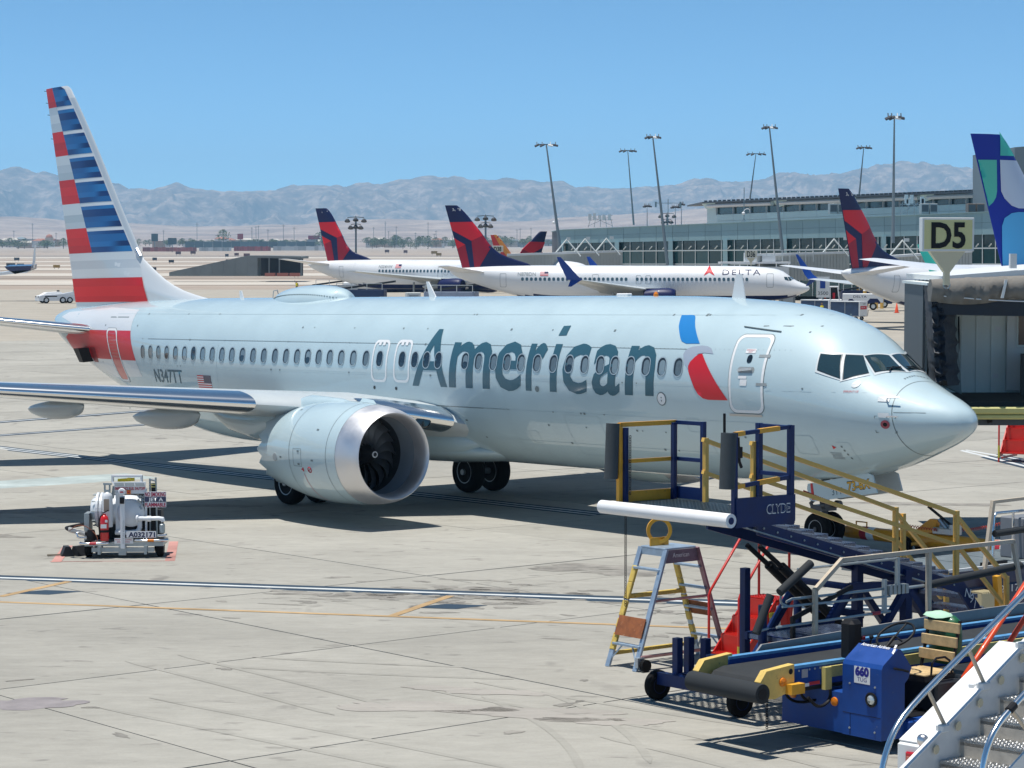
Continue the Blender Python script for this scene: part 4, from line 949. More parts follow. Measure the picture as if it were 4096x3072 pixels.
def bg_jet(name, label, M, d=2.64, dz=0., k=1., fin=None, body_m=None, fin_m=None, pats=(), wins=(), title=None, reg=None, number=None, group=None, winglet='blue', detail=True, belly=1.9, widget=True, engine_m=None):
    J = thing(name, label, 'airliner', M, group); body_m = body_m or ivory
    F = Fus(stretch(TOP, d, dz, k), stretch(BOT, d, dz, k), stretch(HWT, d, 0), stretch(ZWT, d, dz, k), 38.85+d)
    st_ = sorted(set([.001, .02, .06, .15, .3, .6, 1, 1.5, 2, 2.5, 3, 3.5, 4, 5, 6, 7, 8, 10, 12, 14, 18, 22, 25]+[26+d+i for i in range(13)]+[38.5+d, 38.85+d]))
    mb = F.mesh(st_, 32); c_ = []
    for f in mb.f: c_.append(1 if belly and sum(mb.v[i][2] for i in f)/len(f) < belly+dz else 0)
    mb.fm = c_; mb.build('fuselage', [body_m, d_navy], J, smooth=60)
    # fin
    te_t, le_t, te_b, le_m, dor, dz_ = fin   # corner points (x, z)
    le = pchip(sorted([(dor[1], dor[0]), (le_m[1], le_m[0]), (lerp(le_m[1], le_t[1], .5), lerp(le_m[0], le_t[0], .5)), (le_t[1]-.25, lerp(le_m[0], le_t[0], .97)), (le_t[1], le_t[0]+.2)]))
    te = lambda z: te_b[0]+(te_t[0]-te_b[0])*(z-te_b[1])/(te_t[1]-te_b[1])
    z0 = dor[1]-.5
    def thk(x, z):
        a, b = le(max(z, dor[1])), te(z); t = max(0., min(1., (x-a)/(b-a))); return .02+.17*math.sin(math.pi*min(1, t**.6))**.8*(1 if z > le_m[1] else .9)
    mb = MB(); rings = []
    for i in range(21):
        z = lerp(z0, te_t[1], i/20); a, b = le(max(z, dor[1])), te(z); up_, dn = [], []
        for j in range(13):
            x = lerp(a, b, (j/12)**1.5); y = thk(x, z); up_.append((x, y, z)); dn.append((x, -y, z))
        rings.append([Vector(p) for p in up_+dn[::-1]])
    mb.loft(rings); fo = mb.build('tail_fin', fin_m or d_navy, J, smooth=50)
    A = Vector((te_t[0], te_t[1])); B = Vector((le_t[0], le_t[1]))-A; Cc = Vector((te_b[0], te_b[1]))-A
    for m_, pts in pats:
        bm = bmesh.new(); bm.faces.new([bm.verts.new((A.x+B.x*u+Cc.x*v, 0, A.y+B.y*u+Cc.y*v)) for u, v in pts]); bmesh.ops.triangulate(bm, faces=bm.faces[:])
        xs_ = [v.co.x for v in bm.verts]; x = min(xs_)+.2
        while x < max(xs_): bmesh.ops.bisect_plane(bm, geom=bm.verts[:]+bm.edges[:]+bm.faces[:], plane_co=(x, 0, 0), plane_no=(1, 0, 0)); x += .4
        zs_ = [v.co.z for v in bm.verts]; z = min(zs_)+.3
        while z < max(zs_): bmesh.ops.bisect_plane(bm, geom=bm.verts[:]+bm.edges[:]+bm.faces[:], plane_co=(0, 0, z), plane_no=(0, 0, 1)); z += .6
        for v in bm.verts:
            v.co.x = max(le(max(v.co.z, dor[1]))+.03, min(te(v.co.z)-.03, v.co.x)); v.co.y = thk(v.co.x, v.co.z)+.025
        bm.normal_update()
        for f in bm.faces:
            if f.normal.y < 0: f.normal_flip()
        me = bpy.data.meshes.new('panel'); bm.to_mesh(me); bm.free(); me.materials.append(m_); shade(me, 180); obj('colour_panel', me, fo)
    if number: text('fleet_number', number, .32, whitem, fo, (lerp(te_t[0], le_t[0], .55), thk(te_t[0]-.7, te_t[1]-.6)+.06, te_t[1]-.65), (-1, 0, 0), (0, 0, 1), 1.0)
    # wings, tailplane, engines
    L_ = 38.85+d; zt = te_b[1]-.5
    for sg in (1, -1):
        mb = MB(); S = [(L_-4.4, sg*.4, zt, 3.9), (L_-4.1, sg*.9, zt+.05, 3.7), (L_-1.1, sg*7.2, zt+.75, 1.5)]
        mb.loft([airfoil(x, y, z, c, .09, 8) for x, y, z, c in S]); mb.build('tailplane', body_m, J, smooth=50)
        W_ = [(14.0+d*.7, sg*.9, 2.0+dz, 8.0), (15.0+d*.7, sg*2.5, 2.4+dz, 7.2), (17.1+d*.7, sg*6, 2.75+dz, 5.6), (22.6+d*.7, sg*17.2, 3.8+dz, 1.7)]
        mb = MB(); mb.loft([airfoil(x, y, z, c, .11, 8) for x, y, z, c in W_]); wo = mb.build('wing', wing_m, J, smooth=50)
        if winglet:
            x, z = 22.6+d*.7, 3.8+dz; mb = MB()
            def vsec(xx, yy, zz, c, t): return [Vector((p.x, yy+(p.z-zz)*1.0, zz+(p.x-xx)*0)) for p in airfoil(xx, 0, zz, c, t, 6)]
            mb.loft([vsec(x, sg*17.15, z, 1.7, .1), vsec(x+.5, sg*17.5, z+.45, 1.35, .09), vsec(x+1.5, sg*17.75, z+1.6, .9, .09), vsec(x+2.35, sg*17.95, z+2.5, .4, .08)])
            mb.loft([vsec(x+.15, sg*17.2, z, 1.2, .09), vsec(x+1.2, sg*17.6, z-.7, .35, .08)])
            mb.build('winglet', d_blue if winglet == 'blue' else winglet, wo, smooth=50)
        mb = MB(); cx_ = 13.2+d*.7; mb.lathe([(.8, 0), (.9, .08), (1.02, .5), (1.05, 1.4), (.98, 2.6), (.75, 3.6)], (cx_, sg*4.83, 1.75+dz), (1, 0, 0), 24, False); mb.lathe([(.8, 0), (.78, .5), (.3, .7), (.02, .4)], (cx_, sg*4.83, 1.75+dz), (1, 0, 0), 20, False)
        mb.box(cx_+1.2, cx_+4.5, sg*4.83-.15, sg*4.83+.15, 2.5+dz, 2.75+dz); mb.build('engine', engine_m or d_navy, J, smooth=50)
        mb = MB(); mb.tube([(19.6+d, sg*2.86, .5), (19.6+d, sg*2.86, 2.2+dz)], .14, 8); g_ = mb.build('main_gear', gear_grey, J)
        for q in (-.43, .43):
            mb = MB(); mb.lathe([(.3, -.18), (.5, -.2), (.565, -.12), (.565, .12), (.5, .2), (.3, .18)], (19.6+d, sg*2.86+q, .565), (0, 1, 0), 16); mb.build('wheel', rubber, g_, smooth=50)
    mb = MB(); mb.tube([(4, 0, .3), (4, 0, 2+dz)], .09, 8); g_ = mb.build('nose_gear', gear_grey, J)
    for q in (-.2, .2):
        mb = MB(); mb.lathe([(.15, -.1), (.3, -.1), (.345, -.06), (.345, .06), (.3, .1), (.15, .1)], (4, q, .345), (0, 1, 0), 16); mb.build('wheel', rubber, g_, smooth=50)
    mb = MB(); rings = []
    for i in range(9):
        t = i/8; x = 13.6+d*.7+9.2*t; r = math.sin(math.pi*t)**.4 if 0 < t < 1 else .05
        rings.append([Vector((x, 1.8*r*math.cos(a), 1.6+dz+.5*r*math.sin(a))) for a in [2*math.pi*k_/18 for k_ in range(18)]])
    mb.loft(rings); mb.build('belly_fairing', body_m, J, smooth=60)
    # cockpit, doors, windows, print
    for P in ([(2.93, 4.03), (2.84, 3.74), (2.36, 3.57), (2.58, 4.01)], [(2.52, 4.02), (2.29, 3.55), (2.0, 3.67), (2.31, 4.0)]):
        cockpit_p = MB(); n = 5; vs = []
        for i in range(n+1):
            for j in range(n+1):
                a = [lerp(lerp(P[0][q], P[1][q], i/n), lerp(P[3][q], P[2][q], i/n), j/n) for q in range(2)]; vs.append(F.side(a[0], a[1]*k+dz, .02))
        cockpit_p.add(vs, [(i*(n+1)+j, (i+1)*(n+1)+j, (i+1)*(n+1)+j+1, i*(n+1)+j+1) for i in range(n) for j in range(n)]); cockpit_p.build('cockpit_window', pane_m, J, smooth=180)
    for sg in (1, -1):
        n = 4; vs = []; P = [(2.29, .60), (1.93, .70), (1.70, .05), (2.15, .04)]; cp = MB()
        for i in range(n+1):
            for j in range(n+1):
                a = [lerp(lerp(P[0][q], P[1][q], i/n), lerp(P[3][q], P[2][q], i/n), j/n) for q in range(2)]; vs.append(F.top(a[0], sg*a[1], .02))
        cp.add(vs, [(i*(n+1)+j, (i+1)*(n+1)+j, (i+1)*(n+1)+j+1, i*(n+1)+j+1) for i in range(n) for j in range(n)]); cp.build('cockpit_window', pane_m, J, smooth=180)
    if detail:
        for x in wins: far_window(F, J, x, 3.74*k+dz, .32, .4, win_far)
        for x, z, w_, h in ((4.5, 3.62, .8, 1.6), (32.5+d, 3.6, .75, 1.6), (24.4, 3.55, .75, 1.5)):
            ring_decal(F, x, z*k+dz, w_, h, .14, .04, .015).build('door', midgrey, J, fix=False)
        for x in (17.6+d*.7, 16.5+d*.7): ring_decal(F, x, 3.68*k+dz, .62, 1.0, .14, .04, .015).build('overwing_exit', midgrey, J, fix=False)
        if title: 
            F.word('title', d_navy, J, title[0], title[1], title[2], title[3], title[4], bold=.0, space=1.25, off=.02)
            if widget:
                x, z = title[1]+1.5, title[3]-.1; w_ = .62
                F.put('emblem', d_red, J, [(x+w_, z), (x, z+1.15), (x-w_, z), (x, z+.35)], .02); F.put('emblem', d_red, J, [(x+w_*.9, z-.2), (x, z+.2), (x-w_*.9, z-.2)], .02) if False else None
        if reg:
            F.word('registration', midgrey, J, reg[0], reg[1], reg[2], reg[3], .42, bold=.004, off=.02)
            x = reg[2]-.5; o = F.put('flag', whitem, J, [(x, reg[3]), (x-.95, reg[3]), (x-.95, reg[3]+.5), (x, reg[3]+.5)], .02)
            for i in range(4): F.put('stripe', d_red, o, [(x, reg[3]+.14*i), (x-.95, reg[3]+.14*i), (x-.95, reg[3]+.14*i+.07), (x, reg[3]+.14*i+.07)], .025)
            F.put('canton', d_navy, o, [(x-.5, reg[3]+.25), (x-.95, reg[3]+.25), (x-.95, reg[3]+.5), (x-.5, reg[3]+.5)], .03)
    return J, F
def nz_(P): return P
def dpat():
    # tail emblem as read off the photograph, in fin coordinates
    A, B, Cc = Vector((1250, 128)), Vector((1345, 130)), Vector((1378, 607)); b = B-A; c = Cc-A; det = b.x*c.y-b.y*c.x
    def cv(P): return [(((x-A.x)*c.y-(y-A.y)*c.x)/det, (b.x*(y-A.y)-b.y*(x-A.x))/det) for x, y in P]
    return ((d_red, cv([(1283, 257), (1455, 255), (1545, 345), (1440, 400), (1305, 320)])), (d_dred, cv([(1440, 400), (1545, 345), (1590, 422), (1495, 607), (1464, 607)])),
            (d_red, cv([(1312, 376), (1396, 428), (1336, 462)])), (d_dred, cv([(1337, 462), (1396, 428), (1432, 607), (1379, 607)])))
def M_at(X, Y, deg, dz): 
    M = place(X, Y, deg); M.translation.z += dz; return M
D_ = 2.64
fin737 = ((39.46+D_, 12.27), (37.85+D_, 12.25), (37.45+D_, 5.0), (33.2+D_, 6.8), (29.1+D_, 5.3), 0)
w878 = [30.2+D_-.52*i for i in range(24)]+[26.6-.6*i-(3.6 if i > 30 else 0) for i in range(0)]+[19.6-.52*i for i in range(25)]
bg_jet('airliner', 'white Delta jet N878DN seen broadside behind the silver jet, red and navy tail', M_at(34.0, 260.0, 173, .19), D_, fin=fin737, pats=dpat(), wins=w878, title=('DELTA', 9.9, 5.6, 4.25, .62), reg=('N878DN', 33.4, 31.3, 4.12), number='3878')
bg_jet('airliner', 'white Delta jet with tail number 3810 seen from behind beside the gate canopy', M_at(60.85, 235.0, 222, .47), D_, fin=fin737, pats=dpat(), wins=w878[:20], reg=('N810DN', 31.0, 28.6, 4.15), number='3810')
fin757 = ((46.0, 13.6), (43.9, 13.6), (44.0, 6.1), (40.0, 7.6), (36.6, 6.35), 0)
bg_jet('airliner', 'white Delta jet N554NW farthest left, its navy and red tail over the open airfield', M_at(12.44, 305.81, 152.05, -.23), 8.4, dz=.95, fin=fin757, pats=dpat(), wins=[34.2-.56*i for i in range(24)], title=('DELTA', 11.8, 6.8, 5.1, .62), reg=('N554NW', 34.4, 32.2, 5.1), number='5654', winglet=None)
# far tails beyond the concourse end
fin_n = ((39.46, 12.27), (37.85, 12.25), (37.45, 5.0), (33.2, 6.8), (29.1, 5.3), 0)
def at_tail(px, py, Y, deg, z_top=12.27, x_top=39.4):
    p = at(px, py, Y); a = R(deg); return M_at(p.x-x_top*math.cos(a), Y-x_top*math.sin(a), deg, p.z-z_top-gz(Y-x_top*math.sin(a)))
pat_m = [(m_, pts) for m_, pts in dpat()]
J, F = bg_jet('airliner', 'red and navy tail of a Delta jet facing left past the end of the concourse', at_tail(1181, 499, 420, 22), 0, fin=fin_n, pats=(), wins=(), detail=False)
fo = [c for c in J.children if c.name.startswith('tail_fin')][0]
for m_, pts in dpat():   # its emblem is seen from the port side
    A = Vector((39.46, 12.27)); B = Vector((37.85, 12.25))-A; Cc = Vector((37.45, 5.0))-A; mb = MB(); mb.prism([(A.x+B.x*u+Cc.x*v, -.26, A.y+B.y*u+Cc.y*v) for u, v in pts], (0, .3, 0)); mb.build('colour_panel', m_, fo)
sw_r = mat('tail orange', (.75, .27, .02), .35); sw_b = mat('tail scarlet', (.6, .02, .015), .35)
J, F = bg_jet('airliner', 'scarlet and orange tail tip of a jet behind the D38 sign', at_tail(1060, 508, 520, 200), 0, fin=fin_n, pats=((sw_r, [(.45, -.01), (1.05, -.01), (2.3, .55), (2.1, .9), (1.2, .5)]),), wins=(), detail=False, fin_m=sw_b, body_m=mat('blue body', (.02, .05, .3), .3))
# teal and blue tail on the right
bz_n = mat('tail royal blue', (.003, .025, .32), .45, coat=.05, spec=.3); bz_t = mat('tail teal', (.05, .5, .38), .35, coat=.4); bz_w = mat('tail pale lilac', (.55, .6, .72), .35, coat=.4); bz_s = mat('tail sky blue', (.05, .4, .75), .35, coat=.4)
finA = ((38.3, 11.7), (36.2, 11.75), (36.1, 5.2), (32.6, 6.9), (30.0, 5.35), 0)
def cvb(P):   # photograph crop points to fin coordinates
    A, B, Cc = Vector((1415, 183)), Vector((1690, 165)), Vector((1655, 1290)); b = B-A; c = Cc-A; det = b.x*c.y-b.y*c.x
    return [(((x-A.x)*c.y-(y-A.y)*c.x)/det, (b.x*(y-A.y)-b.y*(x-A.x))/det) for x, y in P]
def arc(cx_, cy_, r, a0, a1, n=6): return [(cx_+r*math.cos(R(lerp(a0, a1, i/n))), cy_+r*math.sin(R(lerp(a0, a1, i/n)))) for i in range(n+1)]
bz = ((bz_t, cvb([(1655, 150), (1950, 150), (1950, 345), (1647, 356)])), (bz_t, cvb([(1400, 405), (1617, 395), (1619, 660)]+[(1610, 715), (1585, 760), (1540, 795), (1440, 800)])),
      (bz_w, cvb([(1645, 393), (2300, 375), (2300, 795), (1800, 800), (1740, 780), (1680, 720), (1652, 660)])), (bz_s, cvb([(1660, 1330), (1658, 960), (1680, 890), (1740, 845), (1800, 832), (2300, 828), (2300, 1330)])))
bg_jet('airliner', 'jet with royal blue tail of teal and sky blue rounded panels behind the D5 sign', M_at(55.12, 134.1, 212.42, 1.06), 0, fin=finA, pats=bz, wins=(), detail=False, fin_m=bz_n, belly=0, winglet=bz_t, engine_m=bz_n)

# ------------------------------------------------------------------ concourse D
wall_m = mat('metal wall panel', (.25, .375, .4), .55, metal=.1, var=.04, scale=.2, rand=.07); wall_l = mat('pale wall panel', (.55, .74, .74), .55, metal=.1, var=.04, scale=.2, rand=.05)
glass_t = mat('concourse glazing', (.012, .05, .055), .12, coat=.2, rand=.3, var=.1, scale=.1); mull = mat('pale mullion', (.55, .58, .57), .5); roof_m = mat('roof metal', (.6, .66, .7), .35, metal=.3); dark_roof = mat('dark roof edge', (.06, .075, .09), .6)
def Yw(px): return 1/lerp(1/385, 1/300, (px-1200)/1012)
def Wp(px, py, back=0.): return at(px, py, Yw(px)+back)
terminal = thing('concourse', 'long grey airport concourse with dark window band and raised glazed roof', 'airport terminal', Matrix.Translation((20, 385, gz(385))))
def slab3(mb, P, back):   # flat face seen from here, given real thickness to the back
    mb.prism(P, Vector((0, back, 0)))
TI = Matrix.Translation((-20, -385, -gz(385)))
def tpart(name, mb, m): return mb.build(name, m, terminal, M=TI)
ytop = lambda px: 497-(px-1208)*.0425
ywin = lambda px: 526-(px-1208)*.021
ymid = lambda px: 543-(px-1208)*.008
edges = [1206+35.2*i for i in range(30)]
mb = MB(); slab3(mb, [Wp(1206, ytop(1206)+1, 1), Wp(2300, ytop(2300)+1, 1), Wp(2300, 640, 1), Wp(1206, 640, 1)], 60); tpart('core', mb, dark_roof)
for i, (a, b) in enumerate(zip(edges, edges[1:])):
    for k in (0, 1):
        f0, f1 = ((0, .46), (.47, 1))[k]; g = .5
        P = [Wp(a+g, lerp(ytop(a), ywin(a), f0)), Wp(b, lerp(ytop(b), ywin(b), f0)), Wp(b, lerp(ytop(b), ywin(b), f1)), Wp(a+g, lerp(ytop(a), ywin(a), f1))]
        mb = MB(); slab3(mb, P, .8); tpart('wall_panel', mb, wall_m)
colx = [1208, 1328, 1444, 1562, 1690, 1905, 2060, 2215]
for c in colx:
    mb = MB(); slab3(mb, [Wp(c, ywin(c)-1, -.5), Wp(c+9, ywin(c)-1, -.5), Wp(c+11, 640, -.5), Wp(c+1, 640, -.5)], 1.4); tpart('column', mb, wall_m)
px = 1220
while px < 2215:
    for (y0, y1) in ((lambda q: ywin(q)+.5, ymid), (lambda q: ymid(q)+1.2, lambda q: 570), (lambda q: 571.2, lambda q: 640)):
        mb = MB(); slab3(mb, [Wp(px+.8, y0(px), .3), Wp(px+27.4, y0(px), .3), Wp(px+27.4, y1(px), .3), Wp(px+.8, y1(px), .3)], .2); tpart('window_pane', mb, glass_t)
    mb = MB(); slab3(mb, [Wp(px-.5, ywin(px), .1), Wp(px+.7, ywin(px), .1), Wp(px+.7, 640, .1), Wp(px-.5, 640, .1)], .3); tpart('mullion', mb, mull)
    mb = MB(); mb.bar(Wp(px+14, ymid(px)-3, -2), Wp(px+19, ymid(px)-9, -3), .12); tpart('rail_bracket', mb, mull)
    px += 28.2
mb = MB(); mb.bar(Wp(1212, ymid(1212)+.5, -1.2), Wp(2212, ymid(2212)+.5, -1.2), .16); mb.bar(Wp(1212, 570.5, .2), Wp(2212, 570.5, .2), .15); tpart('transom', mb, mull)
mb = MB(); slab3(mb, [Wp(1204, ytop(1204)-1, -.4), Wp(2300, ytop(2300)-1, -.4), Wp(2300, ytop(2300)+.6, -.4), Wp(1204, ytop(1204)+.6, -.4)], 62); tpart('parapet', mb, wall_m)
# raised clerestory
Yc = lambda px: 1/lerp(1/470, 1/370, (px-1518)/604)
Cp = lambda px, py, back=0.: at(px, py, Yc(px)+back)
yr = lambda px: 436-(px-1518)*.040
mb = MB(); slab3(mb, [Cp(1550, yr(1550)+9, 2), Cp(2124, yr(2124)+9, 2), Cp(2124, 480, 2), Cp(1550, 498, 2)], 25); tpart('core', mb, wall_l)
e2 = [1548+36*i for i in range(17)]
for a, b in zip(e2, e2[1:]):
    for f0, f1 in ((0, .48), (.5, 1)):
        y0, y1 = lambda q: 464-(q-1548)*.043, lambda q: 492-(q-1548)*.043
        P = [Cp(a+.4, lerp(y0(a), y1(a), f0)), Cp(b, lerp(y0(b), y1(b), f0)), Cp(b, lerp(y0(b), y1(b), f1)), Cp(a+.4, lerp(y0(a), y1(a), f1))]
        mb = MB(); slab3(mb, P, 1.5); tpart('wall_panel', mb, wall_l)
    mb = MB(); slab3(mb, [Cp(a+.8, yr(a)+14, 1), Cp(b-.4, yr(b)+14, 1), Cp(b-.4, 463-(b-1548)*.043, 1), Cp(a+.8, 463-(a-1548)*.043, 1)], .5); tpart('window_pane', mb, glass_t)
    mb = MB(); mb.bar(Cp(a, yr(a)+13, .4), Cp(a, 464-(a-1548)*.043, .4), .3); tpart('mullion', mb, mull)
    mb = MB(); mb.bar(Cp(a+2, yr(a)+14, 2.2), Cp(a+15, 462-(a-1548)*.043, 2.2), .25); mb.bar(Cp(a+15, 462-(a-1548)*.043, 2.2), Cp(a+28, yr(a)+14, 2.2), .25); tpart('roof_truss', mb, dark_roof)
for a, b in ((1530, 1668), (1684, 1818), (1840, 1985), (2006, 2118)):
    mb = MB(); mb.tube([Cp(a, yr(a)+9, -1.5), Cp(b, yr(b)+9, -1.5)], .45, 10); tpart('roof_pipe', mb, roof_m)
for a in (1518, 1672, 1822, 1990):
    mb = MB(); mb.prism([Cp(a, yr(a)+3, -2.5), Cp(a+28, yr(a)+2, -2.5), Cp(a+22, yr(a)+14, -1), Cp(a+12, yr(a)+17, -1)], Vector((0, 3, 0))); tpart('eave_bracket', mb, wall_l)
mb = MB(); mb.prism([Cp(1517, yr(1517), -4), Cp(2126, yr(2126), -4), Cp(2126, yr(2126)+3.4, -4), Cp(1517, yr(1517)+3.4, -4)], Vector((0, 40, 0))); tpart('roof', mb, dark_roof)
for i in range(60):
    q = 1525+10*i; mb = MB() if i == 0 else mb; p = Cp(q, yr(q), -3.5); mb.box(p.x-.3, p.x+.3, p.y, p.y+1, p.z-.2, p.z+.25)
o = tpart('roof_clutter', mb, dark_roof); o['kind'] = 'stuff'
mb = MB(); slab3(mb, [at(2192, 318, 330), at(2300, 310, 330), at(2300, 470, 330), at(2192, 470, 330)], 30); tag(mb.build('terminal_block', mat('far block grey', (.17, .2, .22), .6, var=.05, scale=.1)), 'tall plain grey terminal block at the right edge of the photo', 'building')
# roof plant and masts on the concourse roof
def roof_gear(px, py, Y, seed, label, w_=3., h=3.):
    q = random.Random(seed); p = at(px, py, Y); t = thing('roof_antenna', label, 'antenna', Matrix.Translation(p))
    mb = MB(); [mb.bar((x, 0, 0), (x*.8, 0, h*q.uniform(.6, 1)), .09) for x in (-w_/2, -w_/4, 0, w_/4, w_/2)]; mb.bar((-w_/2, 0, h*.55), (w_/2, 0, h*.55), .09); mb.bar((-w_/2, 0, h*.1), (w_/2, 0, h*.9), .07); mb.bar((w_/2, 0, h*.1), (-w_/2, 0, h*.9), .07); mb.build('frame', steel, t)
    for i in range(5):
        mb = MB(); x = q.uniform(-w_/2, w_/2); mb.box(x-.25, x+.25, -.2, .2, h*.5+q.uniform(0, .3), h*q.uniform(.75, 1.05)); mb.build('panel_antenna', ltgrey, t)
roof_gear(1297, 491, 375, 3, 'cluster of grey antenna boxes on the concourse roof left of the masts', 4, 2.2)
roof_gear(1975, 467, 340, 4, 'lattice antenna frame on the concourse roof above the D5 sign', 4.2, 3.2)
for px, py, s_, lab in ((1812, 440, 1, 'grey rooftop air unit right of the lattice antenna frame'),):
    p = at(px, py, 345)
for k, (px, lab) in enumerate(((1808, 'small boxy air unit on the concourse roof just right of tail 3810'), (2106, 'twin brown air unit on the concourse roof left of the royal blue tail'), (1980+25, 'grey air unit on the concourse roof right above the D5 sign'))):
    p = at(px, 462, 335); t = thing('air_unit', lab, 'air conditioner', Matrix.Translation(p)); 
    for j in (0, 1):
        mb = MB(); mb.box(-1.2+1.25*j, -.05+1.25*j, -1, 1, 0, 1.5, ch=.05); mb.build('housing', mat('air unit brown', (.16, .12, .1), .6) if k == 1 else midgrey, t); mb = MB(); mb.box(-1.1+1.25*j, -.15+1.25*j, -1.02, -.99, .3, 1.3); mb.build('grille', dark_roof, t)
# dome cameras on the parapet
for px, py, lab in ((1196, 482, 'white dome camera on an arm at the left end of the concourse'), (1606, 462, 'white dome camera on the concourse roof below the clerestory end')):
    p = at(px, py, Yw(max(px, 1205))-3); t = thing('dome_camera', lab, 'camera', Matrix.Translation(p)); mb = MB(); mb.tube([(.0, 0, .3), (.3, 0, .75), (.9, 0, .75), (1.0, 0, .2)], .05, 6, smooth_path=1); mb.build('arm', whitem, t); mb = MB(); mb.lathe([(.01, 0), (.2, .1), (.28, .25), (.2, .4), (.05, .45)], (0, 0, -.15), n=12); mb.build('housing', whitem, t, smooth=60)

# apron masts
mast_m = mat('galvanised mast', (.22, .26, .28), .5, metal=.3, var=.06, scale=1); lampblk = mat('floodlight housing', (.03, .035, .045), .5)
def mast(pxt, pyt, pxb, pyb, Y, lab, w_=4., r=.28, two=False, pale=False):
    w_ *= .52
    b = at(pxb, pyb, Y); tp = at(pxt, pyt, Y); t = thing('light_mast', lab, 'light mast', Matrix.Translation(b), 'tall light masts along the concourse'); d = tp-b
    mb = MB(); mb.tube([(0, 0, 0), d*.5, d], [r*.85, r*.6, r*.34], 10); mb.build('pole', ltgrey if pale else mast_m, t, smooth=60)
    mb = MB(); mb.bar(d+Vector((-w_/2, 0, 0)), d+Vector((w_/2, 0, .02)), .12); mb.build('crossarm', lampblk, t)
    for k, x in enumerate((-w_/2, -w_/4.5, w_/4.5, w_/2)):
        mb = MB(); c_ = d+Vector((x, -.3, -.15)); M = Matrix.Translation(c_) @ Matrix.Rotation(R(-25 if x < 0 else 10), 4, 'Y') @ Matrix.Rotation(R(25), 4, 'X'); mb.box(-.36, .36, -.22, .22, -.09, .09, M, .03); mb.bar(c_, d+Vector((x, 0, .35)), .1)
        mb.build('floodlight', lampblk if k != 2 or not two else ltgrey, t)
MS = ((1180, 312, 1211, 545, 330, 'leftmost tall light mast, leaning left at the end of the concourse', 5.2, .3, True), (1356, 325, 1369, 486, 420, 'slim light mast behind the concourse between two thicker masts', 5., .22, False), (1410, 295, 1442, 572, 330, 'light mast second of the thick ones, over the nose of the farther jet', 3.3, .3, True), (1633, 332, 1620, 430, 440, 'light mast leaning right behind the clerestory left end', 6., .2, False), (1662, 274, 1692, 560, 330, 'tall light mast right of the D36 sign, leaning left', 3.2, .3, True), (1866, 318, 1856, 420, 400, 'short light mast rising behind the clerestory above tail 3810', 4., .2, False), (1932, 252, 1929, 525, 240, 'tallest upright light mast between tail 3810 and the D5 sign', 2.6, .22, True))
for m_ in MS: mast(*m_)
def lamp6(px, pyt, pyb, Y, lab):
    b = at(px, pyb, Y); h = at(px, pyt, Y).z-b.z; t = thing('floodlight_pole', lab, 'light mast', Matrix.Translation(b), 'low floodlight poles behind the parked jets'); mb = MB(); mb.tube([(0, 0, 0), (0, 0, h)], .14, 8); mb.build('pole', mast_m, t)
    for x, z in ((-1, .0), (0, .15), (1, .0), (-.6, -1.), (.6, -1.), (0, -.9)):
        mb = MB(); M = Matrix.Translation((x*1.2, -.2, h+z-.2)) @ Matrix.Rotation(R(35), 4, 'X'); mb.lathe([(.18, 0), (.42, .35), (.42, .42)], (0, 0, -.2), (0, -.4, -1), 10); 
        mb.v = [tuple(Vector(v)+Vector((x*1.2, -.2, h+z))) for v in mb.v]; mb.bar((x*1.2, -.1, h+z), (0, 0, h+z+.1), .09); mb.build('lamp', lampblk, t)
lamp6(769, 470, 560, 330, 'black floodlight pole standing clear right of the leftmost Delta tail'); lamp6(1049, 467, 580, 330, 'black floodlight pole over the dorsal fin of the middle Delta jet')
lamp6(1441, 462, 490, 400, 'floodlight cluster pole on the roof beside the second thick mast')
for px, pyt, w_, lab in ((1398, 444, 2, 'short pale lamp post behind the concourse roof, leftmost of three'), (1459, 446, 2.4, 'short pale lamp post behind the concourse roof, middle of three'), (1472, 440, 1.2, 'thin pale lamp post behind the concourse roof, rightmost of three')):
    mast(pxt=px, pyt=pyt, pxb=px, pyb=492, Y=430, lab=lab, w_=w_, r=.13, pale=True)
for px, py0, py1, Y, lab in ((1607, 405, 487, 370, 'thin lattice aerial standing on the concourse roof'), (1443, 430, 488, 380, 'small weather mast with cross arm on the concourse roof')):
    b = at(px, py1, Y); h = at(px, py0, Y).z-b.z; t = thing('aerial_mast', lab, 'aerial', Matrix.Translation(b)); mb = MB(); mb.tube([(0, 0, 0), (0, 0, h)], .07, 6); mb.bar((0, 0, 1.2), (.7, 0, 0), .06); mb.bar((0, 0, 1.2), (-.7, 0, 0), .06); mb.build('pole', mast_m, t)
    if px < 1500: mb = MB(); mb.bar((-2, 0, h*.85), (2, 0, h*.85), .09); mb.box(-2.2, -1.9, -.1, .1, h*.7, h*.9); mb.box(1.9, 2.2, -.1, .1, h*.7, h*.9); mb.build('crossarm', mast_m, t)

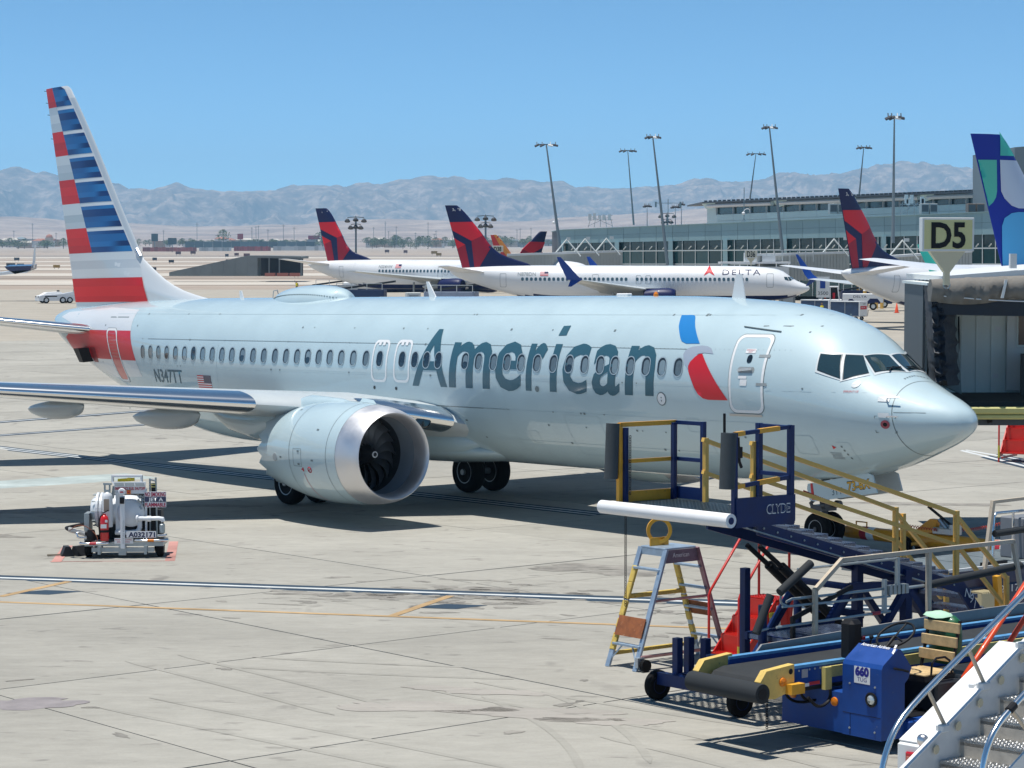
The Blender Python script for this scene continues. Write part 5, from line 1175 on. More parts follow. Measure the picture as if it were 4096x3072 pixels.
# gate signs
sign_y = mat('yellow sign face', (.66, .62, .3), .5, var=.03); cream = mat('cream sign body', (.66, .58, .4), .5); signw = mat('white sign frame', (.7, .71, .7), .45, var=.02)
def gate_sign(px0, py0, px1, py1, Y, word, lab, skew=0.):
    a, b = at(px0, py0, Y), at(px1, py1, Y); w_ = b.x-a.x; h = a.z-b.z; c_ = (a+b)/2
    M = Matrix.Translation(c_) @ Matrix.Rotation(R(skew), 4, 'Z'); t = thing('gate_sign', lab, 'gate sign', M)
    fr = .045*w_/1.1; mb = MB(); mb.box(-w_/2, w_/2, 0, .16, -h/2, h/2, ch=.01); mb.build('cabinet', signw, t)
    mb = MB(); mb.box(-w_/2+fr, w_/2-fr, -.006, -.001, -h/2+fr, h/2-fr); mb.build('sign_face', sign_y if word == 'D5' else mat('pale sign face', (.6, .57, .45), .5), t)
    text('sign_text', word, h*.76, blackm, t, (-w_*.33, -.014, -h*.38), (1, 0, 0), (0, 0, 1), w_*.66, bold=.028)
    mb = MB(); mb.prism([(-w_*.34, .02, -h/2), (w_*.34, .02, -h/2), (.06, .02, -h/2-h*.62), (-.06, .02, -h/2-h*.62)], (0, .12, 0)); mb.build('bracket', cream, t)
    mb = MB(); mb.box(-.06, .06, .03, .11, -h/2-h*1.0, -h/2-h*.6); mb.build('stem', cream, t); return t
s5 = gate_sign(1988, 470, 2109, 543, 47, 'D5', 'yellow D5 gate sign in a white frame above the canopy', 14)
gate_sign(1609, 540, 1636, 557, 285, 'D36', 'small D36 gate sign above the far jet bridge'); gate_sign(1063, 531, 1087, 544, 300, 'D38', 'small D38 gate sign partly behind tail 3878')

# far jet bridges
corr = mat('corrugated bridge wall', (.42, .43, .4), .6, var=.06, scale=.5)
def jetway(px0, px1, y0a, y0b, y1a, y1b, Y0, Y1, lab, frames=()):
    A, B = at(px0, y0a, Y0), at(px1, y0b, Y1); A2, B2 = at(px0, y1a, Y0), at(px1, y1b, Y1); t = thing('jet_bridge', lab, 'jet bridge', Matrix.Translation(A2)); o_ = A2
    d = B-A; n = max(6, int(abs(px1-px0)/7)); mb = MB()
    for i in range(n):
        for j, off in ((0, 0.), (.5, .07)):
            f0, f1 = (i+j)/n, (i+j+.5)/n; P = [A.lerp(B, f0), A.lerp(B, f1), A2.lerp(B2, f1), A2.lerp(B2, f0)]; mb.prism([p-o_+Vector((0, off, 0)) for p in P], Vector((0, 3., 0)))
    o = mb.build('tunnel', corr, t); o['kind'] = 'stuff'
    mb = MB(); mb.prism([p-o_+Vector((0, -.2, 0)) for p in (A, B, B+Vector((0, 0, .28)), A+Vector((0, 0, .28)))], Vector((0, 3.3, 0))); mb.build('roof', signw, t)
    mb = MB(); P = A2.lerp(B2, .7)-o_; mb.bar(P+Vector((0, 1.5, 0)), P+Vector((0, 1.5, -4.2)), .6); mb.bar(P+Vector((-1.2, 1.5, -3.8)), P+Vector((1.2, 1.5, -3.8)), .5); mb.build('leg', midgrey, t)
    for f in frames:
        P = A.lerp(B, f)-o_; mb = MB(); mb.tube([P+Vector((-1.9, -.6, -.3)), P+Vector((0, -.4, 2.0)), P+Vector((1.9, -.6, -.3))], .1, 4); mb.box(P.x-.25, P.x+.25, -.7, -.1, P.z+1.85, P.z+2.25); mb.build('support_frame', mull, t)
jetway(1095, 1345, 553, 545, 600, 600, 300, 320, 'long grey corrugated jet bridge left of the dark concourse windows', (.5, .66, .85))
jetway(1636, 1835, 553, 548, 600, 612, 292, 305, 'pale grey jet bridge between the D36 sign and tail 3810', (.82,))
jetway(1880, 2100, 560, 545, 600, 600, 270, 280, 'grey corrugated jet bridge behind the fuselage of jet 3810', (.3,))
# D36 bridge cab
p = at(1640, 578, 292); t = thing('bridge_cab', 'white canopied bridge cab with railings under the D36 sign', 'bridge cab', Matrix.Translation(p)); mb = MB(); mb.box(-4.6, 3.8, 0, 3, -1.2, .1); mb.build('cab', signw, t); mb = MB(); mb.box(-5, 4, -.3, 3.2, .5, .72); [mb.bar((x, 0, 0), (x, 0, .6), .15) for x in (-4.8, -2.5, 0, 2.2, 3.8)]; mb.build('canopy', whitem, t)
mb = MB(); [mb.bar((x, .5, .7), (x, .5, 2.2), .08) for x in (1, 2, 3, 4, 5, 6, 7)]; mb.bar((1, .5, 2.2), (7, .5, 2.2), .08); mb.bar((1, .5, 1.5), (7, .5, 1.5), .06); mb.build('railing', mull, t); mb = MB(); mb.box(-1.8, -.2, .3, 2, .75, 1.9); mb.box(.4, 2.1, .3, 2, .75, 1.5); mb.build('roof_unit', ltgrey, t)

# concrete blast ramp out on the field
c_w = mat('weathered concrete wall', (.17, .185, .185), .85, var=.15, scale=.15); Yb = 560
def B_(px, py, back=0): return at(px, py, Yb+back)
bl_t = thing('blast_shelter', 'low dark concrete building with a long sloping side wall on the airfield', 'building', Matrix.Translation(B_(500, 597))); Ib = Matrix.Translation(-B_(500, 597))
top_y = lambda px: lerp(588, 552, (px-365)/170.)
prev = 365
for i, q in enumerate((400, 432, 458, 482, 508, 535, 556)):
    if q <= 535: mb = MB(); mb.prism([B_(prev+.3, top_y(prev)), B_(q, top_y(q)), B_(q, 596), B_(prev+.3, 596)], Vector((0, 8, 0)))
    else: mb = MB(); mb.prism([B_(prev+.3, 552), B_(q, 552), B_(q, 596), B_(prev+.3, 596)], Vector((0, 8, 0)))
    mb.build('wall_panel', c_w, bl_t, M=Ib); prev = q
mb = MB(); mb.prism([B_(556, 552), B_(651, 554), B_(651, 559), B_(556, 557)], Vector((0, 20, 0))); mb.build('roof_beam', c_w, bl_t, M=Ib)
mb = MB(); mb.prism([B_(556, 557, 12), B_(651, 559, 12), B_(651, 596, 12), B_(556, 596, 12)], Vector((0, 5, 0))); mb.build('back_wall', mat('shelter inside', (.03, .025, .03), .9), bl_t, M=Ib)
for q in (580, 602, 649): mb = MB(); mb.prism([B_(q, 558), B_(q+2, 558), B_(q+2, 596), B_(q, 596)], Vector((0, 1, 0))); mb.build('post', c_w, bl_t, M=Ib)
for k, (q, w_) in enumerate(((572, 22), (598, 24), (625, 22))):
    mb = MB(); mb.prism([B_(q, 590, -5), B_(q+w_, 590, -5), B_(q+w_, 597, -5), B_(q, 597, -5)], Vector((0, 2, 0))); tag(mb.build('barrier', mat('red barrier', (.32, .1, .07), .7)), 'low red barrier in front of the dark concrete shelter', 'barrier', 'red barriers in front of the shelter')

# scrub, trees, town and billboards along the far edge of the field
leaf = [mat('desert foliage %d' % i, c, .8, var=.3, scale=.3, rand=.25) for i, c in enumerate(((.05, .085, .03), (.04, .07, .035), (.07, .1, .045)))]
TREE_ME = []
for k in range(5):
    q = random.Random(50+k); mb = MB()
    for i in range(330):
        lobes = [(q.gauss(0, .05), 0, .55)]
        a = q.uniform(0, 6.28); rr = q.random()**.5*.5; z = q.uniform(.22, 1.); lim = .5*math.sin(math.pi*min(1, max(0, (z-.12)/.9))**.8)+.07; lim *= 1+.3*math.sin(3*a+k)+.2*math.sin(5*a+2*k)
        c_ = Vector((math.cos(a)*rr*2*lim, math.sin(a)*rr*2*lim, z)); s_ = q.uniform(.025, .06); u = Vector((q.gauss(0, 1), q.gauss(0, 1), q.gauss(0, 1))).normalized(); v = u.orthogonal().normalized()
        mb.add([c_+u*s_, c_+v*s_, c_-u*s_*.6, c_-v*s_], [(0, 1, 2, 3)])
    me = bpy.data.meshes.new('crown'); me.from_pydata(mb.v, [], mb.f); TREE_ME.append(me)
trunk_me = None
def tree(px, py, Y, h, w_, k, lab, grp):
    global trunk_me
    p = at(px, py, Y); t = thing('tree', lab, 'tree', Matrix.Translation(p), grp); me = TREE_ME[k % 5].copy() if False else TREE_ME[k % 5]
    if not me.materials: me.materials.append(leaf[k % 3])
    o = obj('crown', me, t, Matrix.Diagonal((w_, w_, h, 1)))
    if trunk_me is None: mb = MB(); mb.tube([(0, 0, -.1), (.02, 0, .3), (-.02, .01, .6)], [.035, .028, .012], 6); tr = mb.build('trunk', mat('bark', (.1, .08, .06), .9), t, M=Matrix.Diagonal((w_, w_, h, 1))); trunk_me = tr.data
    else: obj('trunk', trunk_me, t, Matrix.Diagonal((w_, w_, h, 1)))
q = random.Random(5); kk = 0
for i in range(34): kk += 1; tree(q.uniform(-5, 290), q.uniform(531, 537), q.uniform(2300, 2500), q.uniform(5, 10), q.uniform(9, 17), kk, 'bushy green tree in the dense row at the far left edge of the airfield', 'far trees left of the flag striped tail')
for i in range(60): kk += 1; tree(q.uniform(300, 700), q.uniform(527, 533), q.uniform(2500, 2900), q.uniform(4, 8), q.uniform(7, 13), kk, 'small dark tree in the far line between the striped tail and tail 5654', 'far trees between the striped tail and tail 5654')
for i in range(36): kk += 1; tree(q.uniform(790, 990), q.uniform(527, 537), q.uniform(2300, 2700), q.uniform(5, 11), q.uniform(7, 13), kk, 'dark green tree in the far line between the two nearer Delta tails', 'far trees between tails 5654 and 3878')
for i in range(24): kk += 1; tree(q.uniform(1040, 1210), q.uniform(525, 533), q.uniform(2300, 2700), q.uniform(5, 9), q.uniform(7, 13), kk, 'green tree in the far line right of tail 3878', 'far trees right of tail 3878')
tree(482, 526, 2450, 15, 15, 2, 'tallest round tree in the far line left of the red billboard', None); tree(697, 532, 2350, 16, 17, 4, 'broad dark tree in the far line just left of tail 5654', None)
house_c = [mat('house %d' % i, c, .8, rand=.1, var=.05) for i, c in enumerate(((.5, .42, .33), (.55, .5, .45), (.42, .3, .22), (.3, .33, .36), (.6, .58, .55)))]; roof_c = [mat('house roof %d' % i, c, .8) for i, c in enumerate(((.35, .14, .09), (.5, .46, .4), (.2, .24, .26)))]
for i in range(40):
    px = q.choice((q.uniform(0, 125), q.uniform(310, 700), q.uniform(310, 700), q.uniform(800, 990), q.uniform(1040, 1200))); Y = q.uniform(2550, 3100); p = at(px, q.uniform(525, 531), Y); w_, h, dd = q.uniform(10, 28), q.uniform(3.5, 6), q.uniform(8, 14); c_ = q.randrange(5)
    where = 'left of the striped tail' if px < 150 else 'between the striped tail and tail 5654' if px < 700 else 'between tails 5654 and 3878' if px < 1000 else 'right of tail 3878'
    t = thing('far_building', 'low tan or white building far beyond the airfield '+where, 'building', Matrix.Translation(p), 'town buildings '+where); mb = MB(); mb.box(-w_/2, w_/2, 0, dd, -3, h); mb.build('wall', house_c[c_], t)
    mb = MB()
    if q.random() < .5: mb.prism([(-w_/2-.6, -.6, h), (w_/2+.6, -.6, h), (w_/2*.5, dd/2, h+2.4), (-w_/2*.5, dd/2, h+2.4)], (0, .1, 0)); mb.prism([(-w_/2-.6, dd+.6, h), (w_/2+.6, dd+.6, h), (w_/2*.5, dd/2, h+2.4), (-w_/2*.5, dd/2, h+2.4)], (0, -.1, 0))
    else: mb.box(-w_/2-.3, w_/2+.3, -.3, dd+.3, h, h+.5)
    mb.build('roof', roof_c[q.randrange(3)], t)
p = at(105, 519, 2600); t = thing('domed_building', 'small building with an orange dome beyond the far left trees', 'building', Matrix.Translation(p)); mb = MB(); mb.box(-4, 4, 0, 8, -4, 3); mb.build('wall', house_c[0], t); mb = MB(); mb.lathe([(4, 3), (3.8, 4.5), (2.8, 6), (.1, 7)], (0, 4, 0), n=16); mb.build('dome', roof_c[0], t, smooth=60)
BB = ((334, 513, 7, 8, (.02, .05, .06), 'dark square billboard far off just right of the striped tail', 0), (372, 521, 9, 7, (.015, .04, .05), 'wide black billboard far off right of the square one', 0), (519, 511, 6, 6, (.3, .03, .04), 'red billboard on a post above the far tree line', 1), (678, 513, 12, 4, (.25, .02, .06), 'wide crimson billboard left of tail 5654', 1), (700, 516, 6, 5, (.03, .25, .2), 'teal billboard left of tail 5654 between two signs', 1), (729, 516, 13, 5, (.06, .13, .28), 'wide blue billboard partly behind tail 5654', 1))
for px, py, w_, h, c_, lab, pst in BB:
    p = at(px, py, 2400); t = thing('billboard', lab, 'billboard', Matrix.Translation(p)); mb = MB(); mb.box(-w_/2, w_/2, 0, .6, -h/2, h/2); mb.build('panel', mat('billboard '+lab[:12], c_, .6), t); mb = MB(); mb.tube([(0, .3, -h/2), (0, .3, -h/2-8)], .5, 8); mb.build('post', mast_m, t)
for i in range(26):
    px = q.choice((q.uniform(320, 700), q.uniform(320, 700), q.uniform(20, 130), q.uniform(800, 990), q.uniform(1050, 1190))); p = at(px, 529, 2500); h = q.uniform(10, 26)
    mb = MB(); mb.tube([(0, 0, 0), (0, 0, h)], .28, 5); mb.bar((-1.6, 0, h*.93), (1.6, 0, h*.93), .3); tag(mb.build('utility_pole', mast_m, M=Matrix.Translation(p)), 'thin dark utility pole on the far skyline beyond the airfield', 'utility pole', 'utility poles along the far town')
# perimeter fence and parked stuff as long low strips
for k, (x0, x1, py, h, c_, lab) in enumerate(((308, 425, 541, 3.0, (.28, .07, .06), 'long red brick coloured perimeter fence stretch right of the striped tail'), (430, 500, 540, 2.5, (.42, .45, .46), 'pale perimeter fence stretch left of the red one'), (505, 585, 540, 3.4, (.3, .05, .05), 'red perimeter fence stretch in the middle of the far edge'), (590, 715, 539, 3.2, (.5, .52, .52), 'pale perimeter fence stretch left of tail 5654'), (400, 680, 533, 5, (.1, .15, .17), 'long dark warehouse wall behind the perimeter fence'))):
    a, b = at(x0, py, 2150+k*10), at(x1, py, 2150+k*10); t = thing('perimeter_wall', lab, 'wall', Matrix.Translation(a)); n = 14
    for i in range(n): mb = MB(); w_ = (b.x-a.x)/n; mb.box(i*w_, i*w_+w_*.97, 0, .6, -1, h*(1+.06*math.sin(i*2.7))); mb.build('panel', mat('perimeter %d' % k, c_, .8, rand=.3, var=.05), t)
# airfield signs and boxes
SG = ((228, 564, 1, 0), (218, 545, 1, 1), (23, 574, 2, 1), (44, 575, 1.6, 1), (36, 562, 1.2, 1), (122, 578, 1.5, 2), (334, 562, 1, 1), (370, 567, 1.2, 1), (330, 583, 1.6, 1), (385, 549, 1.2, 3), (417, 548, 1.2, 3), (533, 553, 1.4, 3), (511, 552, 1, 3), (490, 554, .8, 1), (492, 566, .9, 1), (724, 555, 1, 3), (744, 549, .9, 1), (745, 578, 1.6, 1), (836, 545, 1, 3), (876, 546, .9, 3), (938, 548, 1.4, 2), (948, 552, 1.2, 2), (780, 573, .9, 1), (868, 590, 1.5, 1), (640, 597, 1.2, 1))
sgc = [mat('field sign grey', (.1, .1, .12), .6), mat('field sign dark', (.03, .035, .05), .6), mat('field sign amber', (.3, .17, .02), .6), mat('field sign maroon', (.1, .03, .03), .6)]
def gY(py):
    for Y in range(150, 4000, 3):
        if at(1106, py, Y).z < gz(Y): return Y
    return 2400
for px, py, s_, c_ in SG:
    Y = gY(py+3); p = at(px, py, Y); p.z = gz(Y); k = Y/430.; t = thing('airfield_sign', 'small %s guidance sign standing out on the open airfield' % (('grey', 'black', 'amber', 'maroon')[c_]), 'airfield sign', Matrix.Translation(p), '%s airfield guidance signs' % ('grey', 'black', 'amber', 'maroon')[c_])
    mb = MB(); mb.box(-.42*s_*k, .42*s_*k, 0, .3, .25*k, .75*k); mb.build('panel', sgc[c_], t); mb = MB(); mb.box(-.3*s_*k, -.24*s_*k, .1, .2, 0, .25*k); mb.box(.24*s_*k, .3*s_*k, .1, .2, 0, .25*k); mb.build('legs', mast_m, t)
# ------------------------------------------------------------------ ground equipment close to the camera
eq_blue = mat('deep blue equipment paint', (.004, .02, .1), .45, var=.2, scale=5, spec=.35, wear=((.1, .11, .13), .05, 11.)); eq_blue2 = mat('bright blue equipment paint', (.006, .055, .26), .5, var=.15, scale=4, spec=.35, wear=((.2, .22, .24), .1, 9.))
eq_yel = mat('worn yellow paint', (.72, .36, .03), .45, var=.12, scale=6, wear=((.2, .09, .03), .18, 14.)); eq_yel2 = mat('clean yellow paint', (.74, .45, .1), .45, var=.06, scale=5)
eq_red = mat('red steps paint', (.58, .025, .015), .4, var=.1, scale=6, coat=.2, wear=((.3, .1, .08), .06, 12.)); orange = mat('orange red rail paint', (.75, .07, .01), .35, coat=.3)
foam = mat('dark foam', (.02, .024, .028), .85, var=.2, scale=10); foam_g = mat('grey foam', (.05, .062, .07), .85, var=.15, scale=12)
alu = mat('weathered aluminium', (.42, .46, .5), .4, metal=.55, var=.15, scale=8); alu_b = mat('bluish ladder aluminium', (.33, .42, .52), .4, metal=.4, var=.15, scale=9)
tape = mat('tattered yellow tape', (.6, .43, .1), .75, var=.2, scale=14, wear=((.25, .18, .06), .25, 20.)); rust = mat('rusty plate', (.26, .085, .03), .8, var=.3, scale=9, wear=((.4, .2, .1), .2, 15.))
cream_p = mat('cream rail paint', (.56, .47, .36), .5, var=.1, scale=8); beltm = mat('black conveyor belt', (.022, .025, .028), .7, var=.25, scale=7, wear=((.16, .16, .16), .03, 6.)); wood = mat('pale wood slat', (.56, .4, .2), .6, var=.25, scale=7)
galv = mat('galvanised tube', (.38, .42, .43), .4, metal=.6, var=.1, scale=10); stair_w = mat('white stair paint', (.7, .72, .72), .4, var=.06, scale=4, wear=((.45, .4, .33), .05, 6.), coat=.2); tread_m = mat('diamond plate tread', (.42, .42, .41), .32, metal=.9, var=.12, scale=9, bump=.6, bscale=38.)
amber = mat('amber lens', (.7, .2, .01), .3); redlens = mat('red lens', (.45, .01, .02), .2, coat=.8); lens = mat('clear lamp lens', (.6, .65, .65), .1, metal=.5); deckm = mat('grey deck plate', (.17, .2, .21), .55, metal=.3, var=.15, scale=6)
whitep = mat('white equipment paint', (.74, .76, .78), .4, var=.05, scale=4, coat=.3)
KM = place(2.42, 29.32, math.degrees(math.atan2(.622, .782)))
KX = Vector((KM[0][0], KM[1][0], KM[2][0])); KY = Vector((KM[0][1], KM[1][1], KM[2][1]))
def P_(name, mb, m, par, smooth=None): return mb.build(name, m, par, smooth=smooth)
def one(name, m, par, fn, smooth=None): mb = MB(); fn(mb); return mb.build(name, m, par, smooth=smooth)

# ---- boarding stand with the high platform
stand = thing('boarding_stand', 'tall blue boarding stand with yellow handrails and a white edged platform marked CLYDE', 'boarding stand', KM)
# open mesh platform floor
mb = MB(); x0, x1, y0, y1, z = -.4, .56, -1.08, 1.08, 2.6
for i in range(33): y = lerp(y0, y1, i/32); mb.box(x0, x1, y-.007, y+.007, z, z+.03)
for i in range(17): x = lerp(x0, x1, i/16); mb.box(x-.006, x+.006, y0, y1, z+.004, z+.026)
for i in range(16):
    for j in range(32):
        if (i+j) % 2: x, y = lerp(x0, x1, (i+.5)/16), lerp(y0, y1, (j+.5)/32); mb.box(x-.02, x+.02, y-.022, y+.022, z+.008, z+.02)
tag(P_('platform_grating', mb, mat('galvanised grating', (.2, .25, .27), .35, metal=.8, var=.1, scale=20), stand), kind='stuff')
mb = MB()
for a, b in (((-.43, -1.12), (.6, -1.12)), ((-.43, 1.12), (.6, 1.12)), ((-.43, -1.12), (-.43, 1.12)), ((.6, -1.12), (.6, 1.12)), ((.08, -1.12), (.08, 1.12)), ((-.43, .0), (.6, .0)), ((-.43, -.55), (.6, -.55)), ((-.43, .55), (.6, .55))): mb.bar((a[0], a[1], 2.53), (b[0], b[1], 2.53), .06, .12)
P_('platform_frame', mb, eq_blue, stand)
one('bumper_tube', mat('white foam tube', (.8, .8, .8), .6, var=.03, scale=6), stand, lambda m: m.lathe([(.035, -1.25), (.09, -1.25), (.092, -.5), (.09, .5), (.088, 1.2), (.035, 1.2), (.03, 1.15)], (-.62, 0, 2.58), (0, 1, 0), 20), 50)
one('tube_hole', eq_blue, stand, lambda m: m.lathe([(.045, 0), (.045, .01)], (-.62, -1.255, 2.58), (0, 1, 0), 16))
# left railing: yellow leaf and blue end
def post(m, x, y, z0, z1, w_=.06): m.box(x-w_/2, x+w_/2, y-w_/2, y+w_/2, z0, z1)
lr = one('left_railing', eq_yel, stand, lambda m: (post(m, -.4, 1.1, 2.62, 3.68), post(m, .58, 1.1, 2.62, 3.69), m.bar((-.4, 1.1, 3.66), (.58, 1.1, 3.66), .06), m.bar((-.4, 1.1, 3.17), (.58, 1.1, 3.17), .05), m.bar((-.4, 1.1, 2.7), (.58, 1.1, 2.7), .03, .14)))
one('blue_post', eq_blue, stand, lambda m: (post(m, -.33, 1.06, 2.62, 3.62), post(m, .53, 1.05, 2.62, 3.66)))
one('rear_railing', eq_blue, stand, lambda m: (post(m, .6, .55, 2.62, 3.69), m.bar((.6, 1.1, 3.66), (.6, .55, 3.66), .05), m.bar((.6, 1.1, 3.17), (.6, .55, 3.17), .05), m.bar((.6, 1.1, 2.72), (.6, .55, 2.72), .03, .16), post(m, .6, .5, 2.62, 2.7)))
one('foam_buffer', foam_g, stand, lambda m: m.tube([(-.53, 1.12, 2.95), (-.5, 1.12, 3.68)], .09, 14), 50); one('foam_buffer', foam_g, stand, lambda m: m.tube([(-.53, -1.08, 2.96), (-.5, -1.08, 3.66)], .1, 14), 50)
rr = one('right_railing', eq_blue, stand, lambda m: (post(m, -.42, -1.1, 2.5, 3.66), post(m, .57, -1.1, 2.45, 3.72, .07), post(m, .6, -.5, 2.62, 3.72, .07), m.bar((-.42, -1.1, 3.64), (.57, -1.1, 3.7), .05), m.bar((-.42, -1.1, 2.98), (.57, -1.1, 3.06), .05), m.bar((.57, -1.1, 3.69), (.6, -.5, 3.69), .05), m.bar((.57, -1.1, 3.08), (.6, -.5, 3.08), .05)))
for (z0, z1) in ((3.64, 3.7), (2.98, 3.06)):
    for a, b in ((.0, .16), (.42, .78)): one('yellow_sleeve', eq_yel, stand, lambda m: m.bar((lerp(-.42, .57, a), -1.1, lerp(z0, z1, a)), (lerp(-.42, .57, b), -1.1, lerp(z0, z1, b)), .058))
one('side_panel', eq_blue, stand, lambda m: m.box(-.43, .6, -1.16, -1.1, 2.5, 2.84))
text('name_print', 'CLYDE', .12, whitem, stand, (.08, -1.166, 2.62), (1, 0, 0), (0, 0, 1), .42, bold=.03); text('name_print_inner', 'CLYDE', .105, eq_blue, stand, (.088, -1.169, 2.627), (1, 0, 0), (0, 0, 1), .405, bold=-.002)
one('latch_lever', blackm, stand, lambda m: (m.tube([(-.5, -1.0, 3.62), (-.52, -1.02, 3.9)], .018, 6), m.tube([(-.36, -1.1, 3.6), (-.34, -1.1, 3.3), (-.3, -1.1, 3.22)], .02, 6), m.box(-.4, -.3, -1.12, -1.06, 3.34, 3.48)), None)
def chain(par, x, y, z0, z1, n):
    mb = MB()
    for i in range(n): c_ = (x, y, lerp(z0, z1, i/(n-1))); mb.torus(c_, (1, 0, 0) if i % 2 else (0, 1, 0), .018, .006, 8, 4)
    tag(P_('chain', mb, blackm, par), kind='stuff')
chain(stand, -.3, 1.0, 3.5, 2.75, 24); chain(stand, -.5, .86, 2.48, 1.3, 36)
# stairs: stringers, treads, handrails
def stz(x): return 2.5-(x-.6)*(2.5-1.42)/3.9
for y in (.47, -.47): one('stringer', eq_blue, stand, lambda m: m.prism([(.6, y-.02, stz(.6)+(.06 if y > 0 else -.06)), (4.55, y-.02, stz(4.55)+(.06 if y > 0 else -.06)), (4.55, y-.02, stz(4.55)-.22), (.6, y-.02, stz(.6)-.24)], (0, .04, 0)))
gr = mat('punched step', (.16, .2, .3), .3, metal=.75, var=.15, scale=20)
def tread(m, x, z, d=.22, y0=-.45, y1=.45):
    for i in range(5): q = x-d/2+d*(i+.5)/5; m.box(q-d*.06, q+d*.06, y0, y1, z-.012, z+.006)
    for j in range(10): y = lerp(y0, y1, (j+.5)/10); m.box(x-d/2, x+d/2, y-.008, y+.008, z-.012, z+.004)
    m.box(x-d/2-.01, x-d/2, y0, y1, z-.05, z+.008); m.box(x+d/2, x+d/2+.01, y0, y1, z-.05, z+.008)
for i in range(14): x = .75+.27*i; one('step', gr, stand, lambda m: tread(m, x, stz(x)+.02))
for y in (.45, -.45):
    xe = 4.28 if y > 0 else 4.54
    one('handrail', eq_yel2, stand, lambda m: (m.bar((.5, y, 3.46), (xe, y, 2.3), .055), m.bar((.5, y, 3.03), (xe, y, 1.86), .05), post(m, xe, y, 1.35, 2.34, .065), post(m, .55, y, 2.55, 3.48, .06)))
    one('lower_handrail', eq_yel2, stand, lambda m: (m.bar((xe+.03, y, 2.24), (xe+1.1, y, 1.3), .055), m.bar((xe+.03, y, 1.85), (xe+1.0, y, .95), .05), m.bar((xe+1.1, y, 1.33), (xe+1.12, y, .15), .06), post(m, xe+.16, y, 1.6, 2.24, .06) if y > 0 else None))
    one('lower_stringer', eq_blue, stand, lambda m: m.prism([(4.4, y-.02, 1.4), (4.62, y-.02, 1.4), (5.85, y-.02, .12), (5.55, y-.02, .12)], (0, .04, 0)))
one('landing', gr, stand, lambda m: tread(m, 4.5, 1.38, .5))
for i in range(5): x, z = 4.88+.22*i, 1.12-.22*i; one('step', gr, stand, lambda m: tread(m, x, z, .24))
ux = Vector((1, 0, -.92)).normalized(); 
for k, ch in enumerate('N917'): text('number', ch, .13, whitem, stand, (4.68+.1*k, -.495, 1.12-.09*k), (1, 0, -.25), (.25, 0, 1))
text('step_warning', 'WATCH YOUR STEP', .035, redmark, stand, (4.95, -.495, .8), ux, (.92, 0, 1), .5)
# under frame
one('base_frame', eq_blue, stand, lambda m: (m.bar((0, -.85, .3), (0, .85, .3), .12, .16), m.bar((0, .42, .34), (4.6, .42, .34), .1), m.bar((0, -.42, .34), (4.6, -.42, .34), .1), m.bar((4.6, -.5, .34), (4.6, .5, .34), .1), m.bar((2.2, -.5, .34), (2.2, .5, .34), .08)))
one('leg', eq_blue, stand, lambda m: m.box(3.4, 3.52, .36, .48, .3, 1.6)); one('leg', eq_blue, stand, lambda m: m.box(3.4, 3.52, -.54, -.42, .3, 1.6)); one('leg', eq_blue, stand, lambda m: m.box(1.2, 1.3, .36, .46, .3, 1.7))
for y in (.44, -.5):
    one('brace', eq_blue, stand, lambda m: (m.bar((2.3, y, 1.45), (1.45, y, .45), .09))); one('brace', eq_blue, stand, lambda m: m.bar((3.4, y, 1.3), (2.6, y, .4), .09)); one('brace', eq_blue, stand, lambda m: m.bar((3.5, y, 1.3), (4.3, y, .4), .09))
one('cross_beam', eq_blue, stand, lambda m: (m.bar((2.3, .5, 1.45), (2.3, -.5, 1.45), .08), m.bar((2.3, -.48, 1.45), (3.45, -.48, 1.4), .09), m.bar((2.3, 0, 1.1), (3.1, 0, .95), .1)))
for y in (.12, -.12): one('lift_cylinder', blackm, stand, lambda m: (m.tube([(1.0, y, 2.05), (1.45, y, 1.72)], .035, 10), m.tube([(1.4, y, 1.76), (2.7, y, .75)], .065, 12)), 50)
one('tie_rod', galv, stand, lambda m: (m.tube([(-.1, -.5, 2.5), (4.0, -.5, 1.35)], .012, 6), m.tube([(-.1, .5, 2.5), (4.0, .5, 1.35)], .012, 6)), 50)
for k, (x, y, h) in enumerate(((.1, .5, .75), (.4, .6, .72), (.4, .28, .74), (.05, -.2, .62))): one('socket_post', eq_blue, stand, lambda m: m.box(x-.05, x+.05, y-.05, y+.05, .3, h+.1))
one('jack_post', eq_blue, stand, lambda m: m.tube([(.28, -.9, .45), (.28, -.9, 1.42)], .06, 12), 50); one('jack_post', eq_blue, stand, lambda m: (m.tube([(2.4, .55, .45), (2.4, .55, 1.5)], .06, 12), m.tube([(2.4, .52, 1.42), (2.52, .52, 1.4), (2.5, .52, 1.1)], .012, 5)), 50)
one('striped_post', mat('white tape', (.6, .6, .6), .6), stand, lambda m: m.box(3.52, 3.535, -.54, -.42, .75, 1.0)); one('red_tape', redmark, stand, lambda m: m.box(3.52, 3.535, -.54, -.42, .5, .75))
lp = one('catwalk', gr, stand, lambda m: [tread(m, .5+.25*i, 1.0, .24, -1.25, -.55) for i in range(6)]); one('catwalk_frame', eq_blue, stand, lambda m: (m.bar((.35, -1.27, .98), (1.9, -1.27, .98), .05, .1), m.bar((.35, -.53, .98), (1.9, -.53, .98), .05, .1), m.bar((.4, -1.27, .98), (.4, -.53, .98), .05, .08), m.bar((.5, -1.25, .1), (.5, -1.25, .98), .07), m.bar((1.8, -1.25, .1), (1.8, -1.25, .98), .07), m.bar((1.0, -.9, .9), (.7, -.9, .35), .09), m.bar((1.1, -.9, .3), (1.6, -.9, .9), .09)))
one('catwalk_rail', blackm, stand, lambda m: (m.bar((.42, -1.3, .98), (.42, -1.3, 1.3), .05), m.bar((.42, -1.3, 1.28), (1.5, -1.3, 1.6), .05)))
